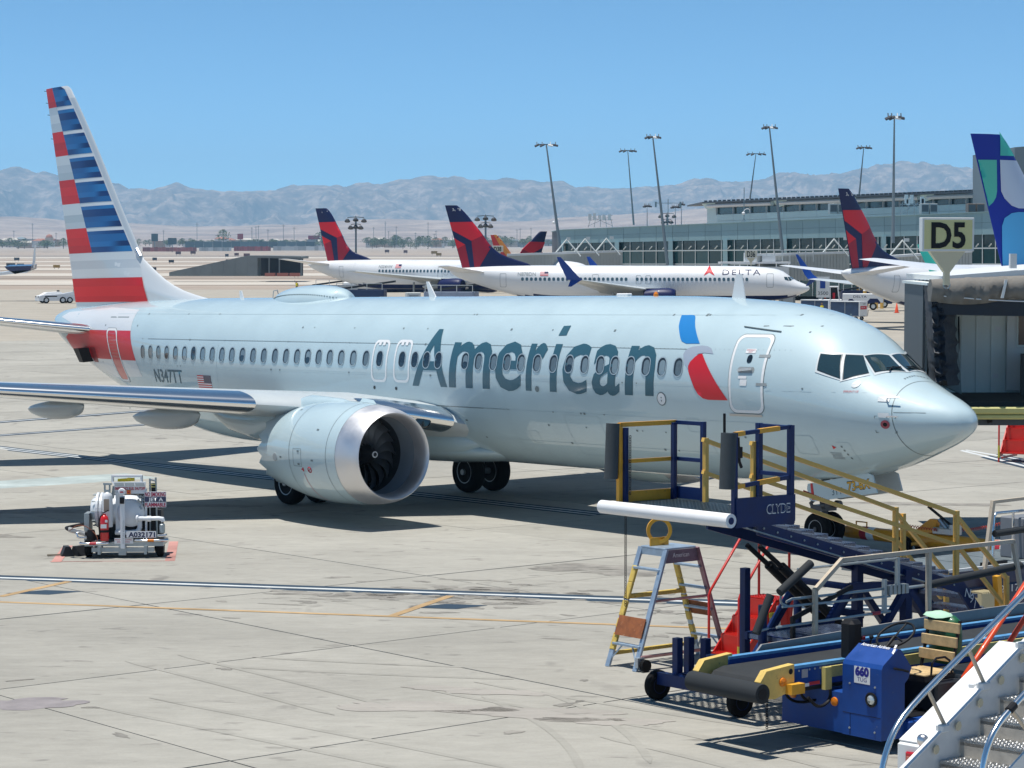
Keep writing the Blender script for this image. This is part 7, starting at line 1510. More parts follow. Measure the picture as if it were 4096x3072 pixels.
nr = Vector((0, -1, 0)); text('bar_number', 'MP65', .13, blackm, tb, (5.3, -.164, .27), (1, 0, 0), (0, 0, 1), .5)
cd = [Vector(v) for v in ((6.0, 46.6, 1.55), (6.9, 46.5, 1.2), (7.9, 46.3, .9), (8.9, 46.1, .78), (9.7, 46, .88), (10.6, 45.9, 1.2))]
mb = MB(); pth = []
q_ = MB(); pts = cd
for _ in range(3):
    n2 = [pts[0]]
    for a, b in zip(pts, pts[1:]): n2 += [a.lerp(b, .25), a.lerp(b, .75)]
    pts = n2+[pts[-1]]
tot = len(pts)-1; hel = []
for i in range(700):
    f = i/699*tot; k_ = min(tot-1, int(f)); p = pts[k_].lerp(pts[k_+1], f-k_); a = i*1.05; hel.append(p+Vector((.0, math.cos(a)*.03, math.sin(a)*.03)))
mb.tube(hel, .008, 3); tag(mb.build('coiled_cord', mat('red cord', (.5, .06, .04), .6)), 'thin red coiled cord hanging from the nose gear towards the right edge', 'cord')

# ---- fuel hydrant cart
FM = place(-7.93, 46.35, 2); fc = thing('fuel_cart', 'white jet fuel cart A032171 with red extinguisher and NO SMOKING sign on the left apron', 'fuel cart', FM)
one('filter_vessel', whitep, fc, lambda m: m.lathe([(.05, -.74), (.2, -.72), (.27, -.66), (.3, -.6), (.3, .1), (.29, .2), (.22, .3), (.05, .34)], (0, .3, .94), (1, 0, 0), 30), 40)
fl_ = one('flange', whitep, fc, lambda m: (m.lathe([(.34, -.03), (.36, -.02), (.36, .02), (.34, .03)], (-.5, .3, .94), (1, 0, 0), 30), m.lathe([(.34, -.03), (.36, -.02), (.36, .02), (.34, .03)], (-.58, .3, .94), (1, 0, 0), 30)))
for i in range(10): a = 2*math.pi*i/10; one('bolt', galv, fl_, lambda m: m.tube([(-.68, .3+.33*math.cos(a), .94+.33*math.sin(a)), (-.45, .3+.33*math.cos(a), .94+.33*math.sin(a))], .014, 6))
one('round_end', whitep, fc, lambda m: m.lathe([(.29, 0), (.28, .04), (.2, .1), (.05, .13)], (.12, .02, .9), (0, -1, 0), 30), 50)
one('white_bottle', whitep, fc, lambda m: m.lathe([(.1, 0), (.105, .02), (.105, .62), (.09, .68), (.05, .72), (.02, .73)], (-.345, -.05, .62), n=22), 50); one('bottle_label', mat('brown label', (.35, .28, .22), .6), fc, lambda m: m.box(-.41, -.3, -.158, -.152, .95, 1.2)); one('valve', galv, fc, lambda m: (m.box(-.41, -.29, -.1, 0, 1.34, 1.38), m.tube([(-.4, -.05, 1.36), (-.4, -.05, 1.5)], .02, 6), m.tube([(-.3, -.05, 1.36), (-.3, -.05, 1.5)], .02, 6), m.box(-.43, -.26, -.08, -.02, 1.48, 1.52), m.tube([(-.25, 0, 1.2), (-.22, 0, 1.45)], .03, 8)))
ex = one('extinguisher', mat('extinguisher red', (.6, .01, .012), .3, coat=.5), fc, lambda m: m.lathe([(.08, 0), (.088, .02), (.088, .42), (.07, .49), (.03, .52), (.03, .55)], (-.385, -.24, .36), n=22), 50); one('label', whitem, ex, lambda m: m.box(-.45, -.33, -.334, -.329, .62, .7)); one('label', whitem, ex, lambda m: m.box(-.36, -.31, -.334, -.329, .74, .79)); one('nozzle', blackm, ex, lambda m: (m.tube([(-.385, -.24, .9), (-.47, -.25, .86), (-.5, -.26, .7), (-.48, -.27, .52)], .016, 6, smooth_path=2), m.bar((-.42, -.24, .92), (-.3, -.24, .98), .025), m.lathe([(.095, 0), (.095, .05)], (-.385, -.24, .53), n=18)))
one('pillar', whitep, fc, lambda m: m.box(-.055, .035, -.3, -.22, .2, 1.28, ch=.008)); one('pillar', whitep, fc, lambda m: m.box(-.19, -.09, .0, .08, .5, 1.34)); one('pillar', whitep, fc, lambda m: m.box(.41, .45, .0, .05, .3, 1.4)); one('switch_box', blackm, fc, lambda m: m.box(-.06, .03, -.34, -.3, 1.12, 1.25))
text('pillar_print', 'TOWBAR RELEASE', .03, midgrey, fc, (-.012, -.303, .78), (0, 0, -1), (1, 0, 0), .48)
g_ = one('gauge', whitep, fc, lambda m: m.lathe([(.07, 0), (.078, .02), (.07, .05), (.06, .055), (.01, .05)], (-.02, -.28, 1.36), (0, -1, 0), 24), 50); one('gauge_bar', redmark, g_, lambda m: m.box(-.055, .015, -.337, -.333, 1.345, 1.37))
hd = one('header_sign', whitep, fc, lambda m: (m.box(-.19, .44, -.14, -.1, 1.31, 1.46), m.prism([(-.24, -.14, 1.55), (.44, -.14, 1.55), (.44, -.16, 1.46), (-.19, -.16, 1.46)], (0, .06, 0)))); text('header_text', 'EMERGENCY FUEL SHUTOFF', .06, redmark, hd, (-.18, -.145, 1.385), (1, 0, 0), (0, 0, 1), .61, bold=.03); text('header_text', 'PUSH', .045, midgrey, hd, (-.185, -.145, 1.32), (1, 0, 0), (0, 0, 1), .11)
for i in range(3): one('grey_panel', midgrey, hd, lambda m: m.prism([(-.2+.21*i, -.162, 1.535), (0+.21*i, -.162, 1.535), (.01+.21*i, -.176, 1.475), (-.17+.21*i, -.176, 1.475)], (0, .008, 0)))
one('stop_button', amber, fc, lambda m: m.box(.06, .14, -.17, -.14, 1.3, 1.385)); one('button_cap', redlens, fc, lambda m: m.lathe([(.025, 0), (.02, .015)], (.1, -.17, 1.34), (0, -1, 0), 12))
one('top_tray', whitep, fc, lambda m: (m.box(-.26, .36, -.1, .1, 1.64, 1.68), m.box(-.26, -.23, -.1, .1, 1.54, 1.64), m.box(.33, .36, -.1, .1, 1.54, 1.64))); one('yellow_pump', mat('bright yellow', (.7, .55, .03), .4), fc, lambda m: (m.tube([(-.14, 0, 1.57), (.2, 0, 1.59)], .035, 10), m.box(.05, .12, -.05, .05, 1.57, 1.62)))
ns = one('fuel_sign', whitem, fc, lambda m: m.box(.42, .86, -.16, -.14, 1.03, 1.35)); one('sign_band', navym, ns, lambda m: m.box(.425, .855, -.165, -.161, 1.14, 1.245))
dr_ = mat('sign crimson', (.4, .01, .06), .5); text('sign_text', 'NO SMOKING', .085, dr_, ns, (.43, -.166, 1.255), (1, 0, 0), (0, 0, 1), .42, bold=.03); text('sign_text', 'JET A', .075, whitem, ns, (.5, -.168, 1.157), (1, 0, 0), (0, 0, 1), .3, bold=.03); text('sign_text', 'FLAMMABLE', .08, dr_, ns, (.43, -.166, 1.045), (1, 0, 0), (0, 0, 1), .42, bold=.03)
np_ = one('number_plate', whitem, fc, lambda m: m.box(.07, .67, -.32, -.3, .425, .555)); text('number', 'A032171', .1, mat('number navy', (.01, .015, .08), .5), np_, (.11, -.324, .44), (1, 0, 0), (0, 0, 1), .54, bold=.035)
mt = one('speed_plate', whitem, fc, lambda m: m.box(-.18, .2, -.27, -.26, .3, .41)); text('speed_text', 'MAXIMUM TOWING', .03, redmark, mt, (-.165, -.273, .365), (1, 0, 0), (0, 0, 1), .34); text('speed_text', 'SPEED 5 MPH', .03, redmark, mt, (-.13, -.273, .318), (1, 0, 0), (0, 0, 1), .26)
one('delivery_pipe', whitep, fc, lambda m: (m.tube([(.24, -.1, .8), (.5, -.2, .8), (.78, -.2, .81), (.8, -.2, .74)], .045, 12, smooth_path=1), m.lathe([(.075, -.02), (.075, .02)], (.28, -.12, .8), (1, -.3, 0), 16), m.lathe([(.06, -.04), (.06, .04)], (.52, -.2, .8), (1, 0, 0), 14), m.tube([(.3, .0, .78), (.3, 0, .55), (.2, 0, .5), (-.2, 0, .5)], .05, 12, smooth_path=1)), 50)
one('meter', galv, fc, lambda m: (m.lathe([(.04, -.1), (.06, -.08), (.06, .08), (.04, .1)], (.78, -.2, .6), n=16), m.tube([(.7, -.3, .46), (.84, -.3, .46), (.85, -.1, .46)], .025, 8)))
one('hose_reel', galv, fc, lambda m: (m.tube([(.5, .1, .3), (.5, .1, 1.6)], .02, 8), m.tube([(.64, .1, .3), (.62, .1, 1.62)], .02, 8), m.tube([(.5, .1, 1.58), (.63, .1, 1.55)], .02, 8))); one('black_hose', blackm, fc, lambda m: (m.tube([(.57, .1, 1.5), (.57, .1, .4)], .045, 10), m.tube([(.48, .15, 1.0), (.48, .15, .4)], .04, 10))); one('hose_band', mat('hose yellow', (.6, .55, .2), .5), fc, lambda m: (m.lathe([(.05, 0), (.05, .02)], (.57, .1, 1.42), n=12), m.lathe([(.05, 0), (.05, .02)], (.57, .1, 1.47), n=12)))
one('gap_shade_box', mat('gap shade black', (.03, .032, .036), .6, var=.3, scale=12), fc, lambda m: (m.box(-.6, .7, .45, .75, .3, 1.25), m.box(-.2, .38, .1, .4, .32, .62, ch=.03), m.box(.46, .72, .15, .4, .35, .95)))  # black boxes added as a backing, so the gaps in the cart look dark
one('chassis', galv, fc, lambda m: (m.box(-.8, .8, -.2, .7, .24, .32), m.bar((-.65, -.2, .17), (.62, -.2, .17), .07, .09), m.box(-.1, .05, -.26, -.14, .06, .24), m.box(-.52, -.46, -.3, -.1, .08, .25), m.box(.42, .48, -.3, -.1, .08, .25), m.box(-.82, -.72, -.1, .4, .3, .9)))
for x0, x1, z in ((-.88, -.3, .31), (.24, .9, .37)): one('bumper', chrome, fc, lambda m: m.tube([(x0, -.2, z), (x0+.02, -.34, z), (x1-.02, -.34, z), (x1, -.2, z)], .026, 10, smooth_path=1), 60)
one('red_band', redmark, fc, lambda m: m.tube([(-.68, -.342, .31), (-.54, -.342, .31)], .028, 10)); one('amber_band', amber, fc, lambda m: m.tube([(.5, -.342, .37), (.63, -.342, .37)], .028, 10)); one('side_loop', chrome, fc, lambda m: (m.tube([(-.74, -.3, .43), (-.92, -.32, .43), (-.94, -.32, .52), (-.9, -.3, .54)], .022, 8, smooth_path=1), m.tube([(.7, -.3, .46), (.86, -.32, .47), (.86, -.2, .47)], .022, 8)))
mb = MB(); pts = []
for i in range(160): t = i/159; c_ = Vector((-.78, -.2, .5)).lerp(Vector((-1.12, -.15, .58)), t); a = i*.62; pts.append(c_+Vector((0, .045*math.cos(a), .045*math.sin(a))))
mb.tube(pts, .012, 5); mb.build('coil_hose', mat('pale hose coil', (.5, .5, .48), .5), fc, smooth=60); one('coil_core', blackm, fc, lambda m: (m.tube([(-.7, -.2, .48), (-1.14, -.15, .585), (-1.2, .0, .6), (-.85, .2, .66)], .035, 8, smooth_path=1), m.lathe([(.09, -.1), (.1, 0), (.07, .12)], (-.66, -.22, .46), n=14))); one('thin_cable', mat('brown cable', (.25, .08, .04), .6), fc, lambda m: m.tube([(-1.1, -.2, .56), (-.95, -.22, .68), (-.75, -.24, .66), (-.55, -.3, .5), (-.5, -.32, .36), (-.62, -.33, .34)], .009, 5, smooth_path=2))
for x, y in ((-.74, 0), (.72, 0), (-.62, .55), (.62, .55)): gear_wheel(fc, (x, y, .2), .2, .14, galv, (1, 0, 0))
for i in range(14): q = random.Random(i); x = q.uniform(.25, .45); z = q.uniform(1.0, 1.3); one('fitting', galv, fc, lambda m: m.tube([(x, -.05, z), (x+q.uniform(-.1, .1), -.06, z+q.uniform(-.08, .08))], .02, 6))
for k, (x, y, a, lab) in enumerate(((-9.15, 46.5, 20, 'left one of two black wheel chocks left of the fuel cart'), (-8.93, 46.6, -35, 'right one of two black wheel chocks, nearest the fuel cart wheel'))):
    M = place(x, y, a); mb = MB(); mb.prism([(-.13, -.12, 0), (.13, -.12, 0), (.05, -.12, .2), (-.05, -.12, .2)], (0, .3, 0)); o = mb.build('wheel_chock', mat('chock rubber', (.02, .022, .026), .7)); o.matrix_world = M; tag(o, lab, 'wheel chock', 'black chocks by the fuel cart')
mb = MB(); mb.tube([(-9.25, 46.4, gz(46)+.03), (-9.4, 46.42, gz(46)+.02), (-9.5, 46.35, gz(46)+.02), (-9.55, 46.42, gz(46)+.02), (-9.3, 46.44, gz(46)+.02)], .015, 5, smooth_path=2); tag(mb.build('chock_rope', mat('rope', (.12, .1, .07), .8)), 'short dark rope lying left of the wheel chocks', 'rope')
# ------------------------------------------------------------------ jet bridge cab at gate D5
def bx(px): return (px-1106)/98.31
def bz_(py): return 6.6533-(py-525)/98.31
jb = thing('jet_bridge', 'large jet bridge cab with dark canopy bellows and white inside wall at the right edge', 'jet bridge', Matrix.Translation((9.2, 50, gz(50)))); TJ = Matrix.Translation((-9.2, -50, -gz(50)))
def jp(name, m, fn, smooth=None): mb = MB(); fn(mb); return mb.build(name, m, jb, smooth=smooth, M=TJ)
cab_w = mat('cab wall white', (.8, .84, .8), .5, var=.04, scale=1.5); canv = mat('dark bellows canvas', (.013, .02, .032), .6, var=.25, scale=5, bump=.5, bscale=9); canv_t = mat('taupe canopy canvas', (.2, .185, .165), .85, var=.15, scale=5, bump=.6, bscale=7)
X0, X1 = bx(2035), 15.; zf, zr = 3.16, 5.72
jp('floor', mat('dark rubber floor', (.03, .035, .035), .8, var=.15, scale=5), lambda m: m.box(X0-.3, X1, 49.9, 53.6, zf-.12, zf))
jp('back_wall', cab_w, lambda m: m.box(X0-.2, X1, 53.2, 53.3, zf, zr)); jp('ceiling', cab_w, lambda m: m.box(X0-.3, X1, 50.2, 53.4, zr, zr+.06)); jp('side_wall', mat('dark side wall', (.1, .12, .13), .6), lambda m: m.box(X0-.26, X0-.2, 50.9, 53.3, zf, zr))
jp('roof', signw, lambda m: m.prism([(bx(2022)+.1, 49.9, 5.93), (X1, 49.9, 6.36), (X1, 49.9, 6.22), (bx(2022)+.1, 49.9, 5.82)], (0, 4.5, 0))); jp('roof_rim', dark_roof, lambda m: m.prism([(bx(2022)+.05, 49.86, 5.82), (X1, 49.86, 6.22), (X1, 49.86, 6.06), (bx(2022)+.05, 49.86, 5.74)], (0, .2, 0)))
jp('roof_hatch', signw, lambda m: (m.box(bx(2180), bx(2194), 49.95, 50.1, 6.1, 6.42), ))
# bellows: pleated, hanging down the left of the opening
mb = MB(); rings = []
for i in range(25):
    t = i/24; z = lerp(5.72, 3.55, t); lean = .14*t; w_ = .3+.03*math.sin(i*1.9); rings.append([Vector((bx(2004)+lean+dx, 49.7+dy+.07*math.sin(i*2.6+dx*9), z+.03*math.sin(dx*20+i))) for dx, dy in ((0, 0), (w_*.3, -.05), (w_*.55, .03), (w_*.8, -.02), (w_, .08), (w_+.25, .5), (w_+.4, 1.0), (w_*.5, 1.1), (0, .8))])
mb.loft(rings); mb.build('bellows', canv, jb, smooth=60, M=TJ)
mb = MB(); rings = []
for i in range(61):
    t = i/60; x = lerp(bx(2004), 14.8, t); k = math.sin(i*.9)*.03+math.sin(i*2.3+1)*.03; sag = .1*math.sin(math.pi*((t*3.2) % 1)); z0 = lerp(5.74, 5.98, t)
    rings.append([Vector((x, 49.62+k, z0-.36-sag)), Vector((x, 49.5+k*2, z0-.2-sag*.5)), Vector((x, 49.48-k, z0-.05)), Vector((x, 49.6+k, z0+.1+k)), Vector((x, 49.85, z0+.12)), Vector((x, 50.1, z0-.1)), Vector((x, 50.0, z0-.36-sag))])
mb.loft(rings); mb.build('canopy', canv_t, jb, smooth=80, M=TJ)
jp('canopy_valance', canv, lambda m: m.loft([[Vector((lerp(bx(2020), 14.8, i/30), 49.7+dy, zz-.06*math.sin(math.pi*i/30)+.1*(i/30)**2)) for dy, zz in ((0, 5.46), (.14, 5.46), (.16, 5.12), (.02, 5.1))] for i in range(31)]), 40)
jp('canopy_cord', whitem, lambda m: m.tube([(lerp(bx(2030), 14.8, i/20), 49.55, 5.5-.16*math.sin(math.pi*i/20)+.22*(i/20)**2) for i in range(21)], .014, 5)); jp('canopy_strap', signw, lambda m: m.prism([(bx(2150)+.0, 49.44, 5.46), (bx(2152)+.04, 49.44, 5.46), (bx(2160)+.04, 49.44, 5.86), (bx(2158), 49.44, 5.86)], (0, .05, 0))); jp('canopy_hook', galv, lambda m: m.torus((bx(2034), 49.46, 5.74), (0, 1, 0), .07, .018, 14, 6))
con = jp('console', mat('grey console', (.2, .25, .25), .45, var=.06, scale=3), lambda m: m.prism([(bx(2056), 51.2, bz_(686)), (bx(2090), 51.2, bz_(684)), (bx(2103), 51.2, bz_(859)), (bx(2058), 51.2, bz_(838)), (bx(2050), 51.2, bz_(808)), (bx(2050), 51.2, bz_(742))], (0, .7, 0)))
jp('console_edge', ltgrey, lambda m: m.tube([(bx(2060), 51.18, bz_(690)), (bx(2051), 51.18, bz_(742)), (bx(2050), 51.18, bz_(806))], .035, 6)); jp('inner_post', mat('dark post', (.06, .065, .07), .6), lambda m: (m.box(bx(2038), bx(2050), 50.8, 51.2, zf, zr), m.box(bx(2056), bx(2062), 52.6, 52.9, zf, zr)))
ph = jp('phone_box', cab_w, lambda m: m.box(bx(2112), bx(2128), 53.0, 53.2, 4.95, 5.1, ch=.01)); jp('phone_cable', blackm, lambda m: m.tube([(bx(2117), 53.02, 4.95), (bx(2116), 53.02, 4.2), (bx(2119), 53.02, 3.98), (bx(2127), 53.02, 3.98), (bx(2131), 53.02, 4.2), (bx(2129), 53.02, 4.95)], .022, 8, smooth_path=2), 60)
jp('light_fitting', signw, lambda m: m.box(bx(2112), bx(2204), 52.3, 52.7, 5.42, 5.56, ch=.03))
dr = jp('door', signw, lambda m: m.box(11.55, 12.6, 53.1, 53.2, zf+.05, 5.55, ch=.01)); jp('door_window', darkglass, lambda m: m.box(11.82, 12.2, 53.06, 53.1, 4.28, 5.2)); jp('door_frame', cab_w, lambda m: (m.box(11.78, 12.24, 53.075, 53.1, 4.24, 5.24),)); jp('door_closer', midgrey, lambda m: m.box(11.7, 12.2, 53.0, 53.1, 5.42, 5.5)); jp('dark_panel', mat('dark brown panel', (.05, .045, .04), .5), lambda m: m.box(11.7, 13, 52.2, 52.3, zf, 4.12))
jp('bumper', mat('pale yellow bumper', (.56, .52, .2), .5, var=.06, scale=3), lambda m: (m.box(bx(2030), X1, 49.5, 49.75, 2.93, 3.08, ch=.03), m.box(bx(2030), X1, 49.52, 49.75, 2.81, 2.92, ch=.03))); jp('under_beam', dark_roof, lambda m: m.box(bx(2030), X1, 49.8, 53.4, 2.66, 2.86)); jp('under_bracket', blackm, lambda m: m.tube([(bx(2128), 49.7, 2.85), (bx(2132), 49.7, 2.74), (bx(2140), 49.7, 2.76)], .03, 6))
for k, (x, z) in enumerate(((11.3, 4.6), (11.25, 3.5))): jp('wall_label', whitem, lambda m: m.box(x, x+.14, 53.19, 53.198, z, z+.1))
for i in range(7): jp('wall_seam', mat('cab seam', (.62, .66, .63), .5), lambda m: m.box(X0+.35*i, X0+.35*i+.012, 53.185, 53.199, zf, zr))
jp('cable', blackm, lambda m: m.tube([(bx(2064), 51.15, 5.6), (bx(2066), 51.15, 5.0), (bx(2062), 51.12, 4.4), (bx(2070), 51.15, 3.9)], .02, 6, smooth_path=2))
jp('lamp', blackm, lambda m: m.lathe([(.08, 0), (.1, .05), (.05, .09)], (bx(2050)-.02, 50.9, bz_(822)), (0, -1, 0), 14)); jp('leg', midgrey, lambda m: m.tube([(14.2, 52, .0), (14.2, 52, 3)], .3, 14))
# the gate sign's post stands on this roof
# ------------------------------------------------------------------ vehicles and crew in the distance
def truck_wheels(t, spots, r, w_, ax=(0, 1, 0)):
    for x, y in spots: mb = MB(); mb.lathe([(.2*r, -w_/2), (.9*r, -w_/2), (r, -w_*.3), (r, w_*.3), (.9*r, w_/2), (.2*r, w_/2)], (x, y, r), ax, 16); wh = mb.build('wheel', rubber, t, smooth=50); mb = MB(); mb.lathe([(.55*r, -w_*.52), (.5*r, -w_*.54), (.5*r, w_*.54), (.55*r, w_*.52)], (x, y, r), ax, 14); mb.build('rim', ltgrey, wh)
def ground_at(px, py):
    Y = 20.
    while at(px, py, Y).z > gz(Y) and Y < 3000: Y += .5
    return at(px, py, Y)
g1 = ground_at(122, 655); t = thing('pushback_tug', 'low white pushback tug, the left one of two by the striped tail', 'aircraft tug', place(g1.x, g1.y, 25))
one('body', whitep, t, lambda m: (m.prism([(-2.7, -1.2, .35), (2.7, -1.2, .35), (2.7, -1.2, 1.25), (1.0, -1.2, 1.3), (-2.4, -1.2, 1.1), (-2.7, -1.2, .95)], (0, 2.4, 0)),)); one('hood', whitem, t, lambda m: m.prism([(-2.3, -1.0, 1.1), (-1.5, -.9, 1.5), (.3, -.9, 1.6), (.9, -1.0, 1.3)], (0, 1.95, 0))); one('grille', blackm, t, lambda m: (m.box(-2.73, -2.69, -1.0, -.4, .85, 1.0), m.box(-2.73, -2.69, .4, 1.0, .85, 1.0), m.box(-1.9, -.2, -1.21, -1.2, .9, 1.05))); one('beacon', blackm, t, lambda m: m.box(.1, .4, -.2, .2, 1.6, 1.8)); truck_wheels(t, ((-1.7, -1.05), (1.6, -1.05), (-1.7, 1.05), (1.6, 1.05), (.6, -1.1)), .45, .35)
g2 = ground_at(156, 651); t = thing('pushback_tug', 'grey white tug with open cab half hidden by the striped tail', 'aircraft tug', place(g2.x, g2.y+3, 15)); one('body', whitep, t, lambda m: m.prism([(-1.9, -1, .4), (1.9, -1, .4), (1.9, -1, 1.3), (-.4, -1, 1.35), (-1.9, -1, 1.1)], (0, 2, 0))); one('cab', midgrey, t, lambda m: (m.bar((-.5, -.9, 1.3), (-.3, -.9, 2.1), .1), m.bar((1.5, -.9, 1.3), (1.4, -.9, 2.0), .1), m.box(-.4, 1.5, -1, 1, 2.0, 2.1), m.box(.0, .4, -.5, .5, 1.3, 1.9))); one('stripe', d_red, t, lambda m: m.prism([(-.9, -1.01, .9), (-.5, -1.01, .75), (-.6, -1.01, 1.0)], (0, .01, 0))); truck_wheels(t, ((-1.2, -.9), (1.3, -.9), (-1.2, .9), (1.3, .9)), .45, .35)
def delta_print(t, o_, right, w_, m_=d_navy): text('cart_print', 'DELTA', w_*.16, m_, t, o_, right, (0, 0, 1), w_)
def bag_cart(px, py, deg, label, red=False):
    g_ = ground_at(px, py); t = thing('baggage_cart', label, 'baggage cart', place(g_.x, g_.y, deg)); tarp = mat('navy cart curtain', (.02, .05, .12), .45, var=.3, scale=1.5, coat=.3)
    one('roof', whitep, t, lambda m: m.box(-1.75, 1.75, -.8, .8, 1.9, 1.99, ch=.02)); one('curtain', tarp, t, lambda m: m.box(-1.7, -.03, -.76, -.72, .5, 1.9)); one('curtain', tarp, t, lambda m: m.box(.03, 1.6, -.76, -.72, .5, 1.9)); one('frame', steel, t, lambda m: (m.box(-.03, .03, -.78, -.7, .5, 1.9), m.box(-1.75, 1.75, -.75, .75, .42, .5), m.box(-1.72, 1.6, .7, .74, .5, 1.9)))
    e = one('end_panel', whitep, t, lambda m: m.box(1.62, 1.74, -.8, .8, .5, 1.9)); one('end_panel', whitep, t, lambda m: m.box(-1.74, -1.68, -.8, .8, .5, 1.9))
    if red: one('red_plate', d_red, e, lambda m: m.box(1.742, 1.748, -.65, .65, 1.15, 1.5)); text('cart_print', 'DELTA', .12, whitem, e, (1.752, -.5, 1.28), (0, 1, 0), (0, 0, 1), .8); text('cart_print', '324868', .13, d_navy, e, (1.745, -.2, 1.65), (0, 1, 0), (0, 0, 1), .6)
    else: text('cart_print', 'DELTA', .2, d_navy, e, (1.745, -.55, 1.25), (0, 1, 0), (0, 0, 1), 1.1); text('cart_print', '13643', .12, d_navy, e, (1.745, -.3, 1.62), (0, 1, 0), (0, 0, 1), .5)
    one('tow_arm', steel, t, lambda m: m.tube([(1.8, 0, .45), (2.2, 0, .5), (2.3, 0, 1.1)], .04, 6)); truck_wheels(t, ((-1.2, -.6), (1.2, -.6), (-1.2, .6), (1.2, .6)), .22, .14); return t
bag_cart(1833, 692, -38, 'baggage cart with navy curtains and a red plate on its end panel', True); bag_cart(1768, 688, -38, 'baggage cart with navy curtains and plain DELTA end panel, left of the red plated one')
g_ = ground_at(1830, 672); t = thing('belt_truck', 'white open cab truck behind the baggage carts below tail 3810', 'truck', place(g_.x, g_.y+6, -8)); one('body', whitep, t, lambda m: (m.box(-2.6, .2, -1, 1, .5, 1.3, ch=.05), m.box(.3, 5.2, -1, 1, .9, 2.0, ch=.05))); one('cab', whitep, t, lambda m: (m.box(-2.2, -.2, -1, 1, 2.75, 2.9, ch=.03), m.bar((-2.2, -.95, 1.3), (-2.1, -.95, 2.8), .12), m.bar((-1.2, -.95, 1.3), (-1.2, -.95, 2.8), .1), m.bar((-.1, -.95, 1.3), (-.3, -.95, 2.8), .12))); one('cab_interior', blackm, t, lambda m: m.box(-2.1, -.3, -.5, .9, 1.3, 2.74)); one('red_seat', d_red, t, lambda m: (m.box(-.9, -.6, -.7, -.3, 1.3, 2.1, ch=.05), m.box(-1.9, -1.7, -.7, -.4, 1.4, 2.1))); one('wheel_arch', d_navy, t, lambda m: (m.prism([(.8, -1.02, .9), (1.9, -1.02, .9), (1.5, -1.02, 1.35), (1.1, -1.02, 1.35)], (0, .03, 0)), m.prism([(3.2, -1.02, .9), (4.9, -1.02, .9), (4.5, -1.02, 1.4), (3.6, -1.02, 1.4)], (0, .03, 0)))); text('truck_print', 'DELTA', .28, d_navy, t, (1.6, -1.02, 1.5), (1, 0, 0), (0, 0, 1), 1.6); truck_wheels(t, ((-1.8, -.9), (4, -.9), (-1.8, .9), (4, .9)), .45, .3)
p = at(1778, 622, 262); t = thing('number_sign', 'tall white sign board reading 3500 beside the nose of jet N878DN', 'sign', Matrix.Translation((p.x, 262, gz(262)))); hh = p.z-gz(262); one('board', signw, t, lambda m: m.box(-.75, .75, 0, .12, hh-1.1, hh+1.3)); text('board_text', '3500', .42, blackm, t, (-.6, -.01, hh-.8), (1, 0, 0), (0, 0, 1), 1.2); one('blue_square', d_blue, t, lambda m: m.box(-.35, .25, -.02, 0, hh-.05, hh+.85)); one('post', mast_m, t, lambda m: m.tube([(0, .2, 0), (0, .2, hh)], .08, 8))
p = ground_at(1937, 676); t = thing('traffic_cone', 'orange traffic cone alone on the apron left of the jet bridge canopy', 'traffic cone', Matrix.Translation(p)); one('cone', mat('cone orange', (.8, .08, .015), .5), t, lambda m: m.lathe([(.24, .05), (.05, 1.1), (.01, 1.12)], n=16), 60); one('base', mat('cone base', (.5, .04, .01), .6), t, lambda m: m.box(-.3, .3, -.3, .3, 0, .05)); one('band', whitem, t, lambda m: m.lathe([(.138, .6), (.105, .78)], n=16, cap=False))
